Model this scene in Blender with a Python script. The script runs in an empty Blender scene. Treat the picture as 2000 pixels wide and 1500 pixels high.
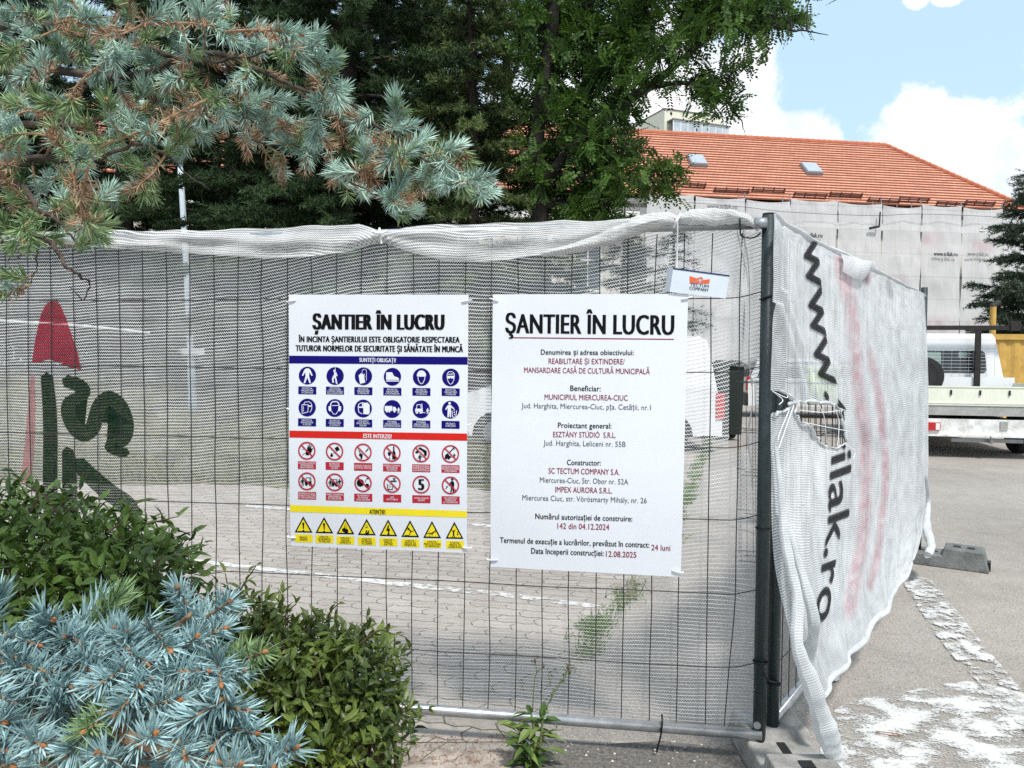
import bpy, math, random
import numpy as np
from mathutils import Matrix, Vector
sc = bpy.context.scene
COL = sc.collection
R = math.radians
rng = np.random.default_rng(7)
random.seed(7)

# ------------------------------------------------------------ camera
PITCH, ROLL, CAMH, FOC = 0.0343, 0.0073, 1.465, 1500.0     # FOC in pixels of the 2000 px wide photograph
_f = np.array([0, math.cos(PITCH), -math.sin(PITCH)]); _u0 = np.array([0, math.sin(PITCH), math.cos(PITCH)]); _x0 = np.array([1.0, 0, 0])
_x = _x0*math.cos(ROLL) + _u0*math.sin(ROLL); _u = -_x0*math.sin(ROLL) + _u0*math.cos(ROLL)
CAM = np.array([0, 0, CAMH])
cam = bpy.data.cameras.new('camera'); cam.sensor_width = 36; cam.lens = 36*FOC/2000; cam.clip_start = 0.05; cam.clip_end = 3000
co = bpy.data.objects.new('camera', cam); COL.objects.link(co)
mw = Matrix.Identity(4)
for i in range(3):
    mw[i][0] = _x[i]; mw[i][1] = _u[i]; mw[i][2] = -_f[i]; mw[i][3] = CAM[i]
co.matrix_world = mw
sc.camera = co

def ray(px, py):
    return _f + _x*(px-1000)/FOC - _u*(py-750)/FOC
def at(px, py, d):                      # a measured photo point at depth d (metres along the view axis)
    return CAM + ray(px, py)*d
def gnd(px, py, z=0.0):
    r = ray(px, py); return CAM + r*((z-CAMH)/r[2])
def onplane(px, py, O, n):
    r = ray(px, py); return CAM + r*(((O-CAM)@n)/(r@n))

# ------------------------------------------------------------ world, sun, exposure
SUN_EL, SUN_AZ = R(58), R(158)           # azimuth measured from +Y clockwise; the sun is high behind the camera, to the right
w = bpy.data.worlds.new('World'); sc.world = w; w.use_nodes = True
nt = w.node_tree; N = nt.nodes; L = nt.links
bg = N['Background']
sky = N.new('ShaderNodeTexSky'); sky.sky_type = 'NISHITA'; sky.sun_disc = False
sky.sun_elevation = SUN_EL; sky.sun_rotation = SUN_AZ; sky.air_density = 1.0; sky.dust_density = 1.2; sky.ozone_density = 1.6
tc = N.new('ShaderNodeTexCoord')
def wmath(op, a, b=None, c=None):
    n = N.new('ShaderNodeMath'); n.operation = op
    for i, v in enumerate((a, b, c)):
        if v is None: continue
        if isinstance(v, (int, float)): n.inputs[i].default_value = v
        else: L.new(v, n.inputs[i])
    return n.outputs[0]
noi = N.new('ShaderNodeTexNoise'); noi.inputs['Scale'].default_value = 9; noi.inputs['Detail'].default_value = 9; noi.inputs['Roughness'].default_value = 0.62
L.new(tc.outputs['Generated'], noi.inputs['Vector'])
noi2 = N.new('ShaderNodeTexNoise'); noi2.inputs['Scale'].default_value = 2.2; noi2.inputs['Detail'].default_value = 7
L.new(tc.outputs['Generated'], noi2.inputs['Vector'])
gate = None
CLOUDS = [(1770, 305, 95), (1840, 355, 105), (1925, 360, 95), (2010, 345, 95), (1990, 305, 55), (1710, 345, 60), (1790, 240, 55),
          (1380, 250, 130), (1430, 165, 85), (1300, 190, 130), (1560, 305, 80), (1200, 260, 120), (1060, 240, 120), (1330, 60, 70), (1640, 330, 50), (2100, 390, 160),
          (1790, -14, 22), (1850, -22, 24), (1150, 100, 60)]
for px, py, rr in CLOUDS:
    d = ray(px, py); d = d/np.linalg.norm(d)
    dn = N.new('ShaderNodeVectorMath'); dn.operation = 'DISTANCE'; L.new(tc.outputs['Generated'], dn.inputs[0]); dn.inputs[1].default_value = tuple(d)
    v = wmath('SUBTRACT', 1.0, wmath('DIVIDE', dn.outputs['Value'], rr/FOC*1.15))
    gate = v if gate is None else wmath('MAXIMUM', gate, v)
gate = wmath('MAXIMUM', gate, -0.9)
loc_cl = wmath('ADD', wmath('MULTIPLY', gate, 0.55), wmath('MULTIPLY', wmath('SUBTRACT', noi.outputs['Fac'], 0.5), 1.3))
sep = N.new('ShaderNodeSeparateXYZ'); L.new(tc.outputs['Generated'], sep.inputs[0])
# broken cumulus over the rest of the sky, kept clear of the blue field to the right of the trees
far = wmath('MULTIPLY', wmath('SUBTRACT', noi2.outputs['Fac'], 0.52), 3.0)
d = ray(1720, 130); d /= np.linalg.norm(d)
dn = N.new('ShaderNodeVectorMath'); dn.operation = 'DISTANCE'; L.new(tc.outputs['Generated'], dn.inputs[0]); dn.inputs[1].default_value = tuple(d)
far = wmath('SUBTRACT', far, wmath('MAXIMUM', 0.0, wmath('MULTIPLY', wmath('SUBTRACT', 0.75, dn.outputs['Value']), 12.0)))
mr = N.new('ShaderNodeMapRange'); mr.interpolation_type = 'SMOOTHSTEP'; mr.inputs['From Min'].default_value = -0.02; mr.inputs['From Max'].default_value = 0.16
L.new(wmath('MAXIMUM', loc_cl, far), mr.inputs['Value'])
cmix = N.new('ShaderNodeMix'); cmix.data_type = 'RGBA'
L.new(mr.outputs['Result'], cmix.inputs['Factor']); 
hz = N.new('ShaderNodeMix'); hz.data_type = 'RGBA'; hz.inputs['Factor'].default_value = 0.60      # thin summer veil
L.new(sky.outputs['Color'], hz.inputs[6]); hz.inputs[7].default_value = (5.6, 7.7, 9.2, 1)
L.new(hz.outputs[2], cmix.inputs[6]); csh = N.new('ShaderNodeMix'); csh.data_type = 'RGBA'; csh.inputs[6].default_value = (6.2, 6.7, 7.3, 1); csh.inputs[7].default_value = (8.6, 8.6, 8.7, 1)
noi3 = N.new('ShaderNodeTexNoise'); noi3.inputs['Scale'].default_value = 14; noi3.inputs['Detail'].default_value = 8; L.new(tc.outputs['Generated'], noi3.inputs['Vector'])
ks = N.new('ShaderNodeMapRange'); ks.inputs['From Min'].default_value = .36; ks.inputs['From Max'].default_value = .58; L.new(noi3.outputs['Fac'], ks.inputs[0]); L.new(ks.outputs[0], csh.inputs[0]); L.new(csh.outputs[2], cmix.inputs[7])
L.new(cmix.outputs[2], bg.inputs['Color']); bg.inputs['Strength'].default_value = 0.10
sl = bpy.data.lights.new('sun', 'SUN'); sl.energy = 2.75; sl.angle = R(7); sl.color = (1, 0.96, 0.9)
so = bpy.data.objects.new('sun', sl); COL.objects.link(so)
sd = Vector((math.sin(SUN_AZ)*math.cos(SUN_EL), math.cos(SUN_AZ)*math.cos(SUN_EL), math.sin(SUN_EL)))
so.rotation_euler = sd.to_track_quat('Z', 'Y').to_euler(); so.location = (0, 0, 60)
sc.view_settings.view_transform = 'Standard'; sc.view_settings.look = 'None'; sc.view_settings.gamma = 1; sc.view_settings.exposure = 0.58
sc.render.engine = 'CYCLES'
sc.cycles.use_denoising = False
sc.cycles.transparent_max_bounces = 24; sc.cycles.max_bounces = 6; sc.cycles.diffuse_bounces = 3; sc.cycles.glossy_bounces = 2

# ------------------------------------------------------------ materials
def newmat(name):
    m = bpy.data.materials.new(name); m.use_nodes = True
    return m, m.node_tree.nodes, m.node_tree.links, m.node_tree.nodes['Principled BSDF']
def sh(c, k): return (min(c[0]*k, 1), min(c[1]*k, 1), min(c[2]*k, 1), 1)
def M(name, col, rough=.6, var=.12, scale=6., bump=0., bscale=60., metal=0., spec=.35, island=False, trans=0., col2=None, detail=6, coat=0.):
    m, n, l, b = newmat(name)
    mx = n.new('ShaderNodeMix'); mx.data_type = 'RGBA'
    mx.inputs[6].default_value = sh(col, 1-var); mx.inputs[7].default_value = sh(col2 if col2 else col, 1+var)
    t = n.new('ShaderNodeTexCoord')
    if island and island is True:
        g = n.new('ShaderNodeNewGeometry'); l.new(g.outputs['Random Per Island'], mx.inputs['Factor'])
    elif island:                            # a number: size of the light and dark clumps
        g = n.new('ShaderNodeNewGeometry'); z = n.new('ShaderNodeTexNoise'); z.inputs['Scale'].default_value = island; z.inputs['Detail'].default_value = 4; l.new(t.outputs['Object'], z.inputs['Vector'])
        k = n.new('ShaderNodeMapRange'); k.inputs['From Min'].default_value = .38; k.inputs['From Max'].default_value = .66; l.new(z.outputs['Fac'], k.inputs['Value'])
        q = n.new('ShaderNodeMix'); q.data_type = 'FLOAT'; q.inputs[0].default_value = .35; l.new(k.outputs['Result'], q.inputs[2]); l.new(g.outputs['Random Per Island'], q.inputs[3]); l.new(q.outputs[0], mx.inputs['Factor'])
    else:
        z = n.new('ShaderNodeTexNoise'); z.inputs['Scale'].default_value = scale; z.inputs['Detail'].default_value = detail; z.inputs['Roughness'].default_value = .65
        l.new(t.outputs['Object'], z.inputs['Vector'])
        k = n.new('ShaderNodeMapRange'); k.inputs['From Min'].default_value = .3; k.inputs['From Max'].default_value = .7
        l.new(z.outputs['Fac'], k.inputs['Value']); l.new(k.outputs['Result'], mx.inputs['Factor'])
    l.new(mx.outputs[2], b.inputs['Base Color'])
    b.inputs['Roughness'].default_value = rough; b.inputs['Metallic'].default_value = metal; b.inputs['Specular IOR Level'].default_value = spec
    b.inputs['Coat Weight'].default_value = coat; b.inputs['Coat Roughness'].default_value = .1
    if bump:
        z = n.new('ShaderNodeTexNoise'); z.inputs['Scale'].default_value = bscale; z.inputs['Detail'].default_value = 5
        l.new(t.outputs['Object'], z.inputs['Vector'])
        bp = n.new('ShaderNodeBump'); bp.inputs['Strength'].default_value = bump; bp.inputs['Distance'].default_value = .01
        l.new(z.outputs['Fac'], bp.inputs['Height']); l.new(bp.outputs['Normal'], b.inputs['Normal'])
    if trans:
        tr = n.new('ShaderNodeBsdfTranslucent'); l.new(mx.outputs[2], tr.inputs['Color'])
        ms = n.new('ShaderNodeMixShader'); ms.inputs[0].default_value = trans
        l.new(b.outputs[0], ms.inputs[1]); l.new(tr.outputs[0], ms.inputs[2]); l.new(ms.outputs[0], n['Material Output'].inputs['Surface'])
    return m

def node_math(n, l):
    def f(op, a, b=None, c=None):
        k = n.new('ShaderNodeMath'); k.operation = op
        for i, v in enumerate((a, b, c)):
            if v is None: continue
            if isinstance(v, (int, float)): k.inputs[i].default_value = v
            else: l.new(v, k.inputs[i])
        return k.outputs[0]
    return f

def net_material(name, col, row=.0092, dens0=0., th=.13, zth=.17, wear=.0):
    """knitted debris netting: chain rows every 9 mm with zigzag yarns between them; the holes are really open"""
    m, n, l, b = newmat(name); f = node_math(n, l)
    uv = n.new('ShaderNodeUVMap'); s = n.new('ShaderNodeSeparateXYZ'); l.new(uv.outputs[0], s.inputs[0])
    z = n.new('ShaderNodeTexNoise'); z.inputs['Scale'].default_value = 3.; z.inputs['Detail'].default_value = 6; l.new(uv.outputs[0], z.inputs['Vector'])
    v = f('ADD', s.outputs[1], f('MULTIPLY', z.outputs['Fac'], .03))
    fv = f('FRACT', f('DIVIDE', v, row))
    op = n.new('ShaderNodeAttribute'); op.attribute_name = 'open'; opf = op.outputs['Fac']
    line = f('LESS_THAN', f('ABSOLUTE', f('SUBTRACT', fv, .5)), f('MULTIPLY', th, f('SUBTRACT', 1., f('MULTIPLY', opf, .5))))
    uu = f('ADD', s.outputs[0], f('MULTIPLY', z.outputs['Fac'], .02))
    a = f('DIVIDE', f('PINGPONG', uu, row*.36), row*.36)
    zig = f('LESS_THAN', f('ABSOLUTE', f('SUBTRACT', a, fv)), f('MULTIPLY', zth, f('SUBTRACT', 1., f('MULTIPLY', opf, .68))))
    mask = f('MAXIMUM', line, zig)
    at_ = n.new('ShaderNodeAttribute'); at_.attribute_name = 'dens'
    de = f('ADD', at_.outputs['Fac'], dens0)
    z2 = n.new('ShaderNodeTexNoise'); z2.inputs['Scale'].default_value = 9.; z2.inputs['Detail'].default_value = 8; l.new(uv.outputs[0], z2.inputs['Vector'])
    de = f('MINIMUM', 1., f('MAXIMUM', 0., f('MULTIPLY', de, f('ADD', .75, f('MULTIPLY', z2.outputs['Fac'], .5)))))
    alpha = f('ADD', mask, f('MULTIPLY', f('SUBTRACT', 1., mask), de))
    pk = n.new('ShaderNodeAttribute'); pk.attribute_name = 'pink'
    dk = n.new('ShaderNodeAttribute'); dk.attribute_name = 'dark'
    m1 = n.new('ShaderNodeMix'); m1.data_type = 'RGBA'; m1.inputs[6].default_value = (*col, 1); m1.inputs[7].default_value = (.62, .30, .34, 1)
    l.new(f('MULTIPLY', pk.outputs['Fac'], f('ADD', .5, z2.outputs['Fac'])), m1.inputs[0])
    m2 = n.new('ShaderNodeMix'); m2.data_type = 'RGBA'; m2.inputs[7].default_value = (.12, .11, .115, 1)
    l.new(m1.outputs[2], m2.inputs[6]); l.new(f('MULTIPLY', dk.outputs['Fac'], f('ADD', .4, z2.outputs['Fac'])), m2.inputs[0])
    m3 = n.new('ShaderNodeMix'); m3.data_type = 'RGBA'; m3.blend_type = 'MULTIPLY'; m3.inputs[0].default_value = 1
    cr = n.new('ShaderNodeMapRange'); cr.inputs['From Min'].default_value = .3; cr.inputs['From Max'].default_value = .7; cr.inputs['To Min'].default_value = .8; cr.inputs['To Max'].default_value = 1.08
    l.new(z2.outputs['Fac'], cr.inputs[0]); l.new(m2.outputs[2], m3.inputs[6]); l.new(cr.outputs[0], m3.inputs[7])
    d1 = n.new('ShaderNodeBsdfDiffuse'); d2 = n.new('ShaderNodeBsdfTranslucent'); l.new(m3.outputs[2], d1.inputs[0]); l.new(m3.outputs[2], d2.inputs[0])
    # threads are round and knitted: a fine bump from the same rows
    m4 = n.new('ShaderNodeMix'); m4.data_type = 'RGBA'; m4.blend_type = 'MULTIPLY'; m4.inputs[0].default_value = 1; l.new(m3.outputs[2], m4.inputs[6]); l.new(f('ADD', .70, f('MULTIPLY', mask, .36)), m4.inputs[7])
    l.new(m4.outputs[2], d1.inputs[0]); l.new(m4.outputs[2], d2.inputs[0])
    bp = n.new('ShaderNodeBump'); bp.inputs['Strength'].default_value = .5; bp.inputs['Distance'].default_value = .002
    l.new(f('PINGPONG', v, row*.5), bp.inputs['Height']); l.new(bp.outputs[0], d1.inputs['Normal'])
    ms = n.new('ShaderNodeMixShader'); ms.inputs[0].default_value = .35; l.new(d1.outputs[0], ms.inputs[1]); l.new(d2.outputs[0], ms.inputs[2])
    tr = n.new('ShaderNodeBsdfTransparent'); mo = n.new('ShaderNodeMixShader')
    l.new(alpha, mo.inputs[0]); l.new(tr.outputs[0], mo.inputs[1]); l.new(ms.outputs[0], mo.inputs[2]); l.new(mo.outputs[0], n['Material Output'].inputs['Surface'])
    return m

def worn_paint(name, col=(.8, .8, .78), sc_=9., thr=.5, big=1.2, stretch=(1, 1)):
    m, n, l, b = newmat(name); f = node_math(n, l)
    t = n.new('ShaderNodeTexCoord'); mp = n.new('ShaderNodeMapping'); mp.inputs['Scale'].default_value = (stretch[0], stretch[1], 1); l.new(t.outputs['Object'], mp.inputs[0])
    z = n.new('ShaderNodeTexNoise'); z.inputs['Scale'].default_value = sc_; z.inputs['Detail'].default_value = 10; z.inputs['Roughness'].default_value = .68; l.new(mp.outputs[0], z.inputs['Vector'])
    z2 = n.new('ShaderNodeTexNoise'); z2.inputs['Scale'].default_value = big; z2.inputs['Detail'].default_value = 4; l.new(mp.outputs[0], z2.inputs['Vector'])
    z3 = n.new('ShaderNodeTexNoise'); z3.inputs['Scale'].default_value = 95; z3.inputs['Detail'].default_value = 3; l.new(t.outputs['Object'], z3.inputs['Vector'])
    e = n.new('ShaderNodeAttribute'); e.attribute_name = 'edge'
    v = f('ADD', f('MULTIPLY', z.outputs['Fac'], .72), f('MULTIPLY', z2.outputs['Fac'], .28))
    v = f('ADD', f('SUBTRACT', v, f('MULTIPLY', e.outputs['Fac'], .3)), f('MULTIPLY', f('SUBTRACT', z3.outputs['Fac'], .5), .22))
    k = n.new('ShaderNodeMapRange'); k.inputs['From Min'].default_value = thr-.03; k.inputs['From Max'].default_value = thr+.04; l.new(v, k.inputs[0])
    b.inputs['Base Color'].default_value = (*col, 1); b.inputs['Roughness'].default_value = .75
    cm = n.new('ShaderNodeMix'); cm.data_type = 'RGBA'; cm.inputs[6].default_value = sh(col, .72); cm.inputs[7].default_value = sh(col, 1.0)
    k2 = n.new('ShaderNodeMapRange'); k2.inputs['From Min'].default_value = thr; k2.inputs['From Max'].default_value = thr+.12; l.new(v, k2.inputs[0]); l.new(k2.outputs[0], cm.inputs[0]); l.new(cm.outputs[2], b.inputs['Base Color'])
    tr = n.new('ShaderNodeBsdfTransparent'); mo = n.new('ShaderNodeMixShader')
    l.new(k.outputs[0], mo.inputs[0]); l.new(tr.outputs[0], mo.inputs[1]); l.new(b.outputs[0], mo.inputs[2]); l.new(mo.outputs[0], n['Material Output'].inputs['Surface'])
    return m

def asphalt_material():
    m, n, l, b = newmat('asphalt'); f = node_math(n, l)
    t = n.new('ShaderNodeTexCoord')
    def noise(s, d=6, r=.6):
        z = n.new('ShaderNodeTexNoise'); z.inputs['Scale'].default_value = s; z.inputs['Detail'].default_value = d; z.inputs['Roughness'].default_value = r
        l.new(t.outputs['Object'], z.inputs['Vector']); return z.outputs['Fac']
    big = noise(.55, 5); mid = noise(5, 6); fine = noise(95, 4, .75)
    vor = n.new('ShaderNodeTexVoronoi'); vor.inputs['Scale'].default_value = 130; l.new(t.outputs['Object'], vor.inputs['Vector'])
    sepc = n.new('ShaderNodeSeparateColor'); l.new(vor.outputs['Color'], sepc.inputs[0])
    stone = f('MULTIPLY', f('GREATER_THAN', sepc.outputs[0], .9), f('LESS_THAN', vor.outputs['Distance'], .42))
    dark = f('GREATER_THAN', sepc.outputs[1], .86)
    v = f('ADD', f('MULTIPLY', big, .46), f('ADD', f('MULTIPLY', mid, .28), f('MULTIPLY', fine, .55)))
    k = n.new('ShaderNodeMapRange'); k.inputs['From Min'].default_value = .42; k.inputs['From Max'].default_value = .88; l.new(v, k.inputs[0])
    c = n.new('ShaderNodeMix'); c.data_type = 'RGBA'; c.inputs[6].default_value = (.20, .178, .158, 1); c.inputs[7].default_value = (.43, .395, .355, 1); l.new(k.outputs[0], c.inputs[0])
    c2 = n.new('ShaderNodeMix'); c2.data_type = 'RGBA'; c2.inputs[7].default_value = (.58, .56, .53, 1); l.new(c.outputs[2], c2.inputs[6]); l.new(f('MULTIPLY', stone, .7), c2.inputs[0])
    c3 = n.new('ShaderNodeMix'); c3.data_type = 'RGBA'; c3.inputs[7].default_value = (.10, .094, .09, 1); l.new(c2.outputs[2], c3.inputs[6]); l.new(f('MULTIPLY', dark, .4), c3.inputs[0])
    l.new(c3.outputs[2], b.inputs['Base Color']); b.inputs['Roughness'].default_value = .85; b.inputs['Specular IOR Level'].default_value = .25
    bp = n.new('ShaderNodeBump'); bp.inputs['Strength'].default_value = .6; bp.inputs['Distance'].default_value = .006; l.new(f('ADD', fine, f('MULTIPLY', vor.outputs['Distance'], -.6)), bp.inputs['Height']); l.new(bp.outputs[0], b.inputs['Normal'])
    return m

def paver_material():
    m, n, l, b = newmat('paving_blocks'); f = node_math(n, l)
    t = n.new('ShaderNodeTexCoord'); s = n.new('ShaderNodeSeparateXYZ'); mp = n.new('ShaderNodeMapping'); mp.inputs['Rotation'].default_value = (0, 0, R(14)); l.new(t.outputs['Object'], mp.inputs[0]); l.new(mp.outputs[0], s.inputs[0])
    # interlocking blocks: the joints zigzag, as on wavy 22 x 11 cm pavers
    wx = f('MULTIPLY', f('SUBTRACT', f('PINGPONG', s.outputs[1], .055), .0275), .5)
    wy = f('MULTIPLY', f('SUBTRACT', f('PINGPONG', s.outputs[0], .055), .0275), .32)
    cb = n.new('ShaderNodeCombineXYZ'); l.new(f('ADD', s.outputs[0], wx), cb.inputs[0]); l.new(f('ADD', s.outputs[1], wy), cb.inputs[1])
    br = n.new('ShaderNodeTexBrick'); br.inputs['Scale'].default_value = 1; br.inputs['Brick Width'].default_value = .22; br.inputs['Row Height'].default_value = .11
    br.inputs['Mortar Size'].default_value = .0045; br.inputs['Mortar Smooth'].default_value = .3; br.offset = .5
    br.inputs['Color1'].default_value = (.33, .29, .255, 1); br.inputs['Color2'].default_value = (.41, .365, .325, 1); br.inputs['Mortar'].default_value = (.15, .13, .115, 1)
    l.new(cb.outputs[0], br.inputs['Vector'])
    def noise(sc_, d=6):
        z = n.new('ShaderNodeTexNoise'); z.inputs['Scale'].default_value = sc_; z.inputs['Detail'].default_value = d; z.inputs['Roughness'].default_value = .65
        l.new(t.outputs['Object'], z.inputs['Vector']); return z.outputs['Fac']
    k = n.new('ShaderNodeMapRange'); k.inputs['From Min'].default_value = .3; k.inputs['From Max'].default_value = .7; k.inputs['To Min'].default_value = .74; k.inputs['To Max'].default_value = 1.12
    l.new(f('ADD', f('MULTIPLY', noise(1.1), .5), f('MULTIPLY', noise(30), .5)), k.inputs[0])
    c = n.new('ShaderNodeMix'); c.data_type = 'RGBA'; c.blend_type = 'MULTIPLY'; c.inputs[0].default_value = 1; l.new(br.outputs['Color'], c.inputs[6]); l.new(k.outputs[0], c.inputs[7])
    # moss and dirt in the joints
    ms = f('MULTIPLY', br.outputs['Fac'], f('GREATER_THAN', noise(2.2, 4), .56))
    c2 = n.new('ShaderNodeMix'); c2.data_type = 'RGBA'; c2.inputs[7].default_value = (.06, .085, .03, 1); l.new(c.outputs[2], c2.inputs[6]); l.new(f('MULTIPLY', ms, .8), c2.inputs[0])
    l.new(c2.outputs[2], b.inputs['Base Color']); b.inputs['Roughness'].default_value = .85
    bp = n.new('ShaderNodeBump'); bp.inputs['Strength'].default_value = .7; bp.inputs['Distance'].default_value = .006; bp.invert = True
    l.new(f('ADD', br.outputs['Fac'], f('MULTIPLY', noise(60), .2)), bp.inputs['Height']); l.new(bp.outputs[0], b.inputs['Normal'])
    return m

# ------------------------------------------------------------ mesh builder
class MB:
    def __init__(s): s.v = []; s.f = []; s.n = 0
    def add(s, V, F, mat=0):
        V = np.asarray(V, float).reshape(-1, 3); s.v.append(V)
        if isinstance(F, np.ndarray): s.f.append((F+s.n, mat))
        else:
            by = {}
            for q in F: by.setdefault(len(q), []).append(q)
            for k in by: s.f.append((np.array(by[k])+s.n, mat))
        s.n += len(V); return s
    def box(s, c, size, mat=0, rz=0., rot=None, top=(1, 1)):
        c = np.array(c, float); h = np.array(size, float)/2
        P = np.array([[x*(top[0] if z > 0 else 1), y*(top[1] if z > 0 else 1), z] for z in (-1, 1) for x, y in ((-1, -1), (1, -1), (1, 1), (-1, 1))], float)*h
        if rot is not None: P = P@np.array(rot).T
        if rz: P = P@np.array([[math.cos(rz), math.sin(rz), 0], [-math.sin(rz), math.cos(rz), 0], [0, 0, 1]])
        return s.add(P+c, [(0, 3, 2, 1), (4, 5, 6, 7), (0, 1, 5, 4), (1, 2, 6, 5), (2, 3, 7, 6), (3, 0, 4, 7)], mat)
    def tube(s, pts, rad, n=8, mat=0, cap=True, flat=1.):
        P = np.array(pts, float); k = len(P); r = np.broadcast_to(np.asarray(rad, float), (k,))
        T = np.gradient(P, axis=0); T /= np.linalg.norm(T, axis=1)[:, None]+1e-12
        ref = np.array([0, 0, 1.]) if abs(T[:, 2]).mean() < .8 else np.array([0, 1., 0])
        A = np.cross(T, ref); A /= np.linalg.norm(A, axis=1)[:, None]+1e-12; B = np.cross(A, T)
        a = np.arange(n)*2*np.pi/n
        V = P[:, None]+r[:, None, None]*(np.cos(a)[None, :, None]*A[:, None]*flat+np.sin(a)[None, :, None]*B[:, None])
        i = np.arange(k-1)[:, None]*n; j = np.arange(n)[None]; j2 = (j+1) % n
        F = np.stack([i+j, i+j2, i+n+j2, i+n+j], -1).reshape(-1, 4)
        s.add(V.reshape(-1, 3), F, mat)
        if cap:
            b = s.n-k*n
            s.f.append((np.array([[b+q for q in range(n)][::-1]]), mat)); s.f.append((np.array([[b+(k-1)*n+q for q in range(n)]]), mat))
        return s
    def bar(s, a, b, r, n=10, mat=0): return s.tube([a, b], r, n, mat)
    def prism(s, prof, y0, y1, mat=0, ins=None):
        """profile in (x,z) extruded along y; ins(z) moves the side walls inwards"""
        k = len(prof); g = ins or (lambda z: 0.)
        V = [(x, y0+g(z), z) for x, z in prof]+[(x, y1-g(z), z) for x, z in prof]
        F = [tuple(range(k)), tuple(range(2*k-1, k-1, -1))]+[((i+1) % k, i, k+i, k+(i+1) % k) for i in range(k)]
        return s.add(V, F, mat)
    def disc(s, c, r, nrm, n=20, mat=0, thick=0.):
        nrm = np.array(nrm, float); nrm /= np.linalg.norm(nrm); c = np.array(c, float)
        return s.tube([c, c+nrm*max(thick, .001)], r, n, mat)
    def ring(s, c, r, rt, nrm, n=28, m=8, mat=0):
        nrm = np.array(nrm, float); a = np.cross(nrm, (0, 0, 1)); a /= np.linalg.norm(a); b = np.cross(nrm, a)
        t = np.linspace(0, 2*np.pi, n+1)
        V = []; 
        for q in t[:-1]:
            e = math.cos(q)*a+math.sin(q)*b
            for p in np.arange(m)*2*np.pi/m: V.append(np.array(c)+e*(r+rt*math.cos(p))+nrm*rt*math.sin(p))
        F = [(i*m+j, i*m+(j+1) % m, ((i+1) % n)*m+(j+1) % m, ((i+1) % n)*m+j) for i in range(n) for j in range(m)]
        return s.add(V, F, mat)
    def build(s, name, mats, parent=None, smooth=False, local=False, origin=None):
        V = np.concatenate(s.v) if s.v else np.zeros((0, 3))
        off = np.zeros(3)
        if not local:
            if parent is not None: off = wloc(parent)
            elif origin is not None: off = np.array(origin, float)
            else: off = np.array([(V[:, 0].min()+V[:, 0].max())/2, (V[:, 1].min()+V[:, 1].max())/2, V[:, 2].min()])
        me = bpy.data.meshes.new(name); me.vertices.add(len(V)); me.vertices.foreach_set('co', (V-off).astype(np.float32).ravel())
        li = np.concatenate([f.ravel() for f, _ in s.f]); tot = np.concatenate([np.full(len(f), f.shape[1]) for f, _ in s.f]); mi = np.concatenate([np.full(len(f), m) for f, m in s.f])
        me.loops.add(len(li)); me.loops.foreach_set('vertex_index', li.astype(np.int32))
        me.polygons.add(len(tot)); st = np.concatenate([[0], np.cumsum(tot)[:-1]])
        me.polygons.foreach_set('loop_start', st.astype(np.int32)); me.polygons.foreach_set('loop_total', tot.astype(np.int32)); me.polygons.foreach_set('material_index', mi.astype(np.int32))
        me.polygons.foreach_set('use_smooth', np.full(len(tot), bool(smooth)))
        for m in (mats if isinstance(mats, (list, tuple)) else [mats]): me.materials.append(m)
        me.update(calc_edges=True); me.validate()
        o = bpy.data.objects.new(name, me); COL.objects.link(o)
        if parent is not None: o.parent = parent
        elif not local: o.location = off
        return o
def wloc(o):
    p = np.zeros(3)
    while o is not None: p += np.array(o.location); o = o.parent
    return p
def tag(o, label=None, cat=None, group=None, kind=None):
    if label: o['label'] = label
    if cat: o['category'] = cat
    if group: o['group'] = group
    if kind: o['kind'] = kind
    return o
def thing(name, label, cat, loc=(0, 0, 0), rz=0., group=None):
    o = bpy.data.objects.new(name, None); o.empty_display_size = .2; COL.objects.link(o); o.location = loc; o.rotation_euler = (0, 0, rz)
    return tag(o, label, cat, group)
def copytree(o, parent=None):
    c = o.copy(); COL.objects.link(c)
    if parent is not None: c.parent = parent
    for ch in list(o.children): copytree(ch, c)
    return c

def crom(C, m):
    """Catmull-Rom resampling of control points along axis 0 to m samples"""
    C = np.asarray(C, float); k = len(C); t = np.linspace(0, k-1, m); i = np.clip(t.astype(int), 0, k-2); f = (t-i).reshape(-1, *([1]*(C.ndim-1)))
    g = lambda j: C[np.clip(j, 0, k-1)]
    p0, p1, p2, p3 = g(i-1), g(i), g(i+1), g(i+2)
    p0 = np.where((i == 0).reshape(f.shape), 2*p1-p2, p0); p3 = np.where((i == k-2).reshape(f.shape), 2*p2-p1, p3)
    return .5*(2*p1+(p2-p0)*f+(2*p0-5*p1+4*p2-p3)*f**2+(3*p1-3*p2+p3-p0)*f**3)
def gridmesh(name, P, UV, mat, parent=None, attrs=None, keep=None, smooth=True, origin=None):
    nv, nu = P.shape[:2]; mb = MB()
    i = np.arange(nv-1)[:, None]*nu; j = np.arange(nu-1)[None]
    F = np.stack([i+j, i+j+1, i+nu+j+1, i+nu+j], -1).reshape(-1, 4)
    if keep is not None: F = F[keep.reshape(-1)]
    mb.add(P.reshape(-1, 3), F); o = mb.build(name, mat, parent, smooth, origin=origin)
    me = o.data; uvl = me.uv_layers.new(name='UVMap'); vi = np.zeros(len(me.loops), np.int32); me.loops.foreach_get('vertex_index', vi)
    uvl.data.foreach_set('uv', UV.reshape(-1, 2)[vi].astype(np.float32).ravel())
    for k, a in (attrs or {}).items():
        q = me.attributes.new(k, 'FLOAT', 'POINT'); q.data.foreach_set('value', np.broadcast_to(a, (nv, nu)).astype(np.float32).ravel())
    return o
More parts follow.
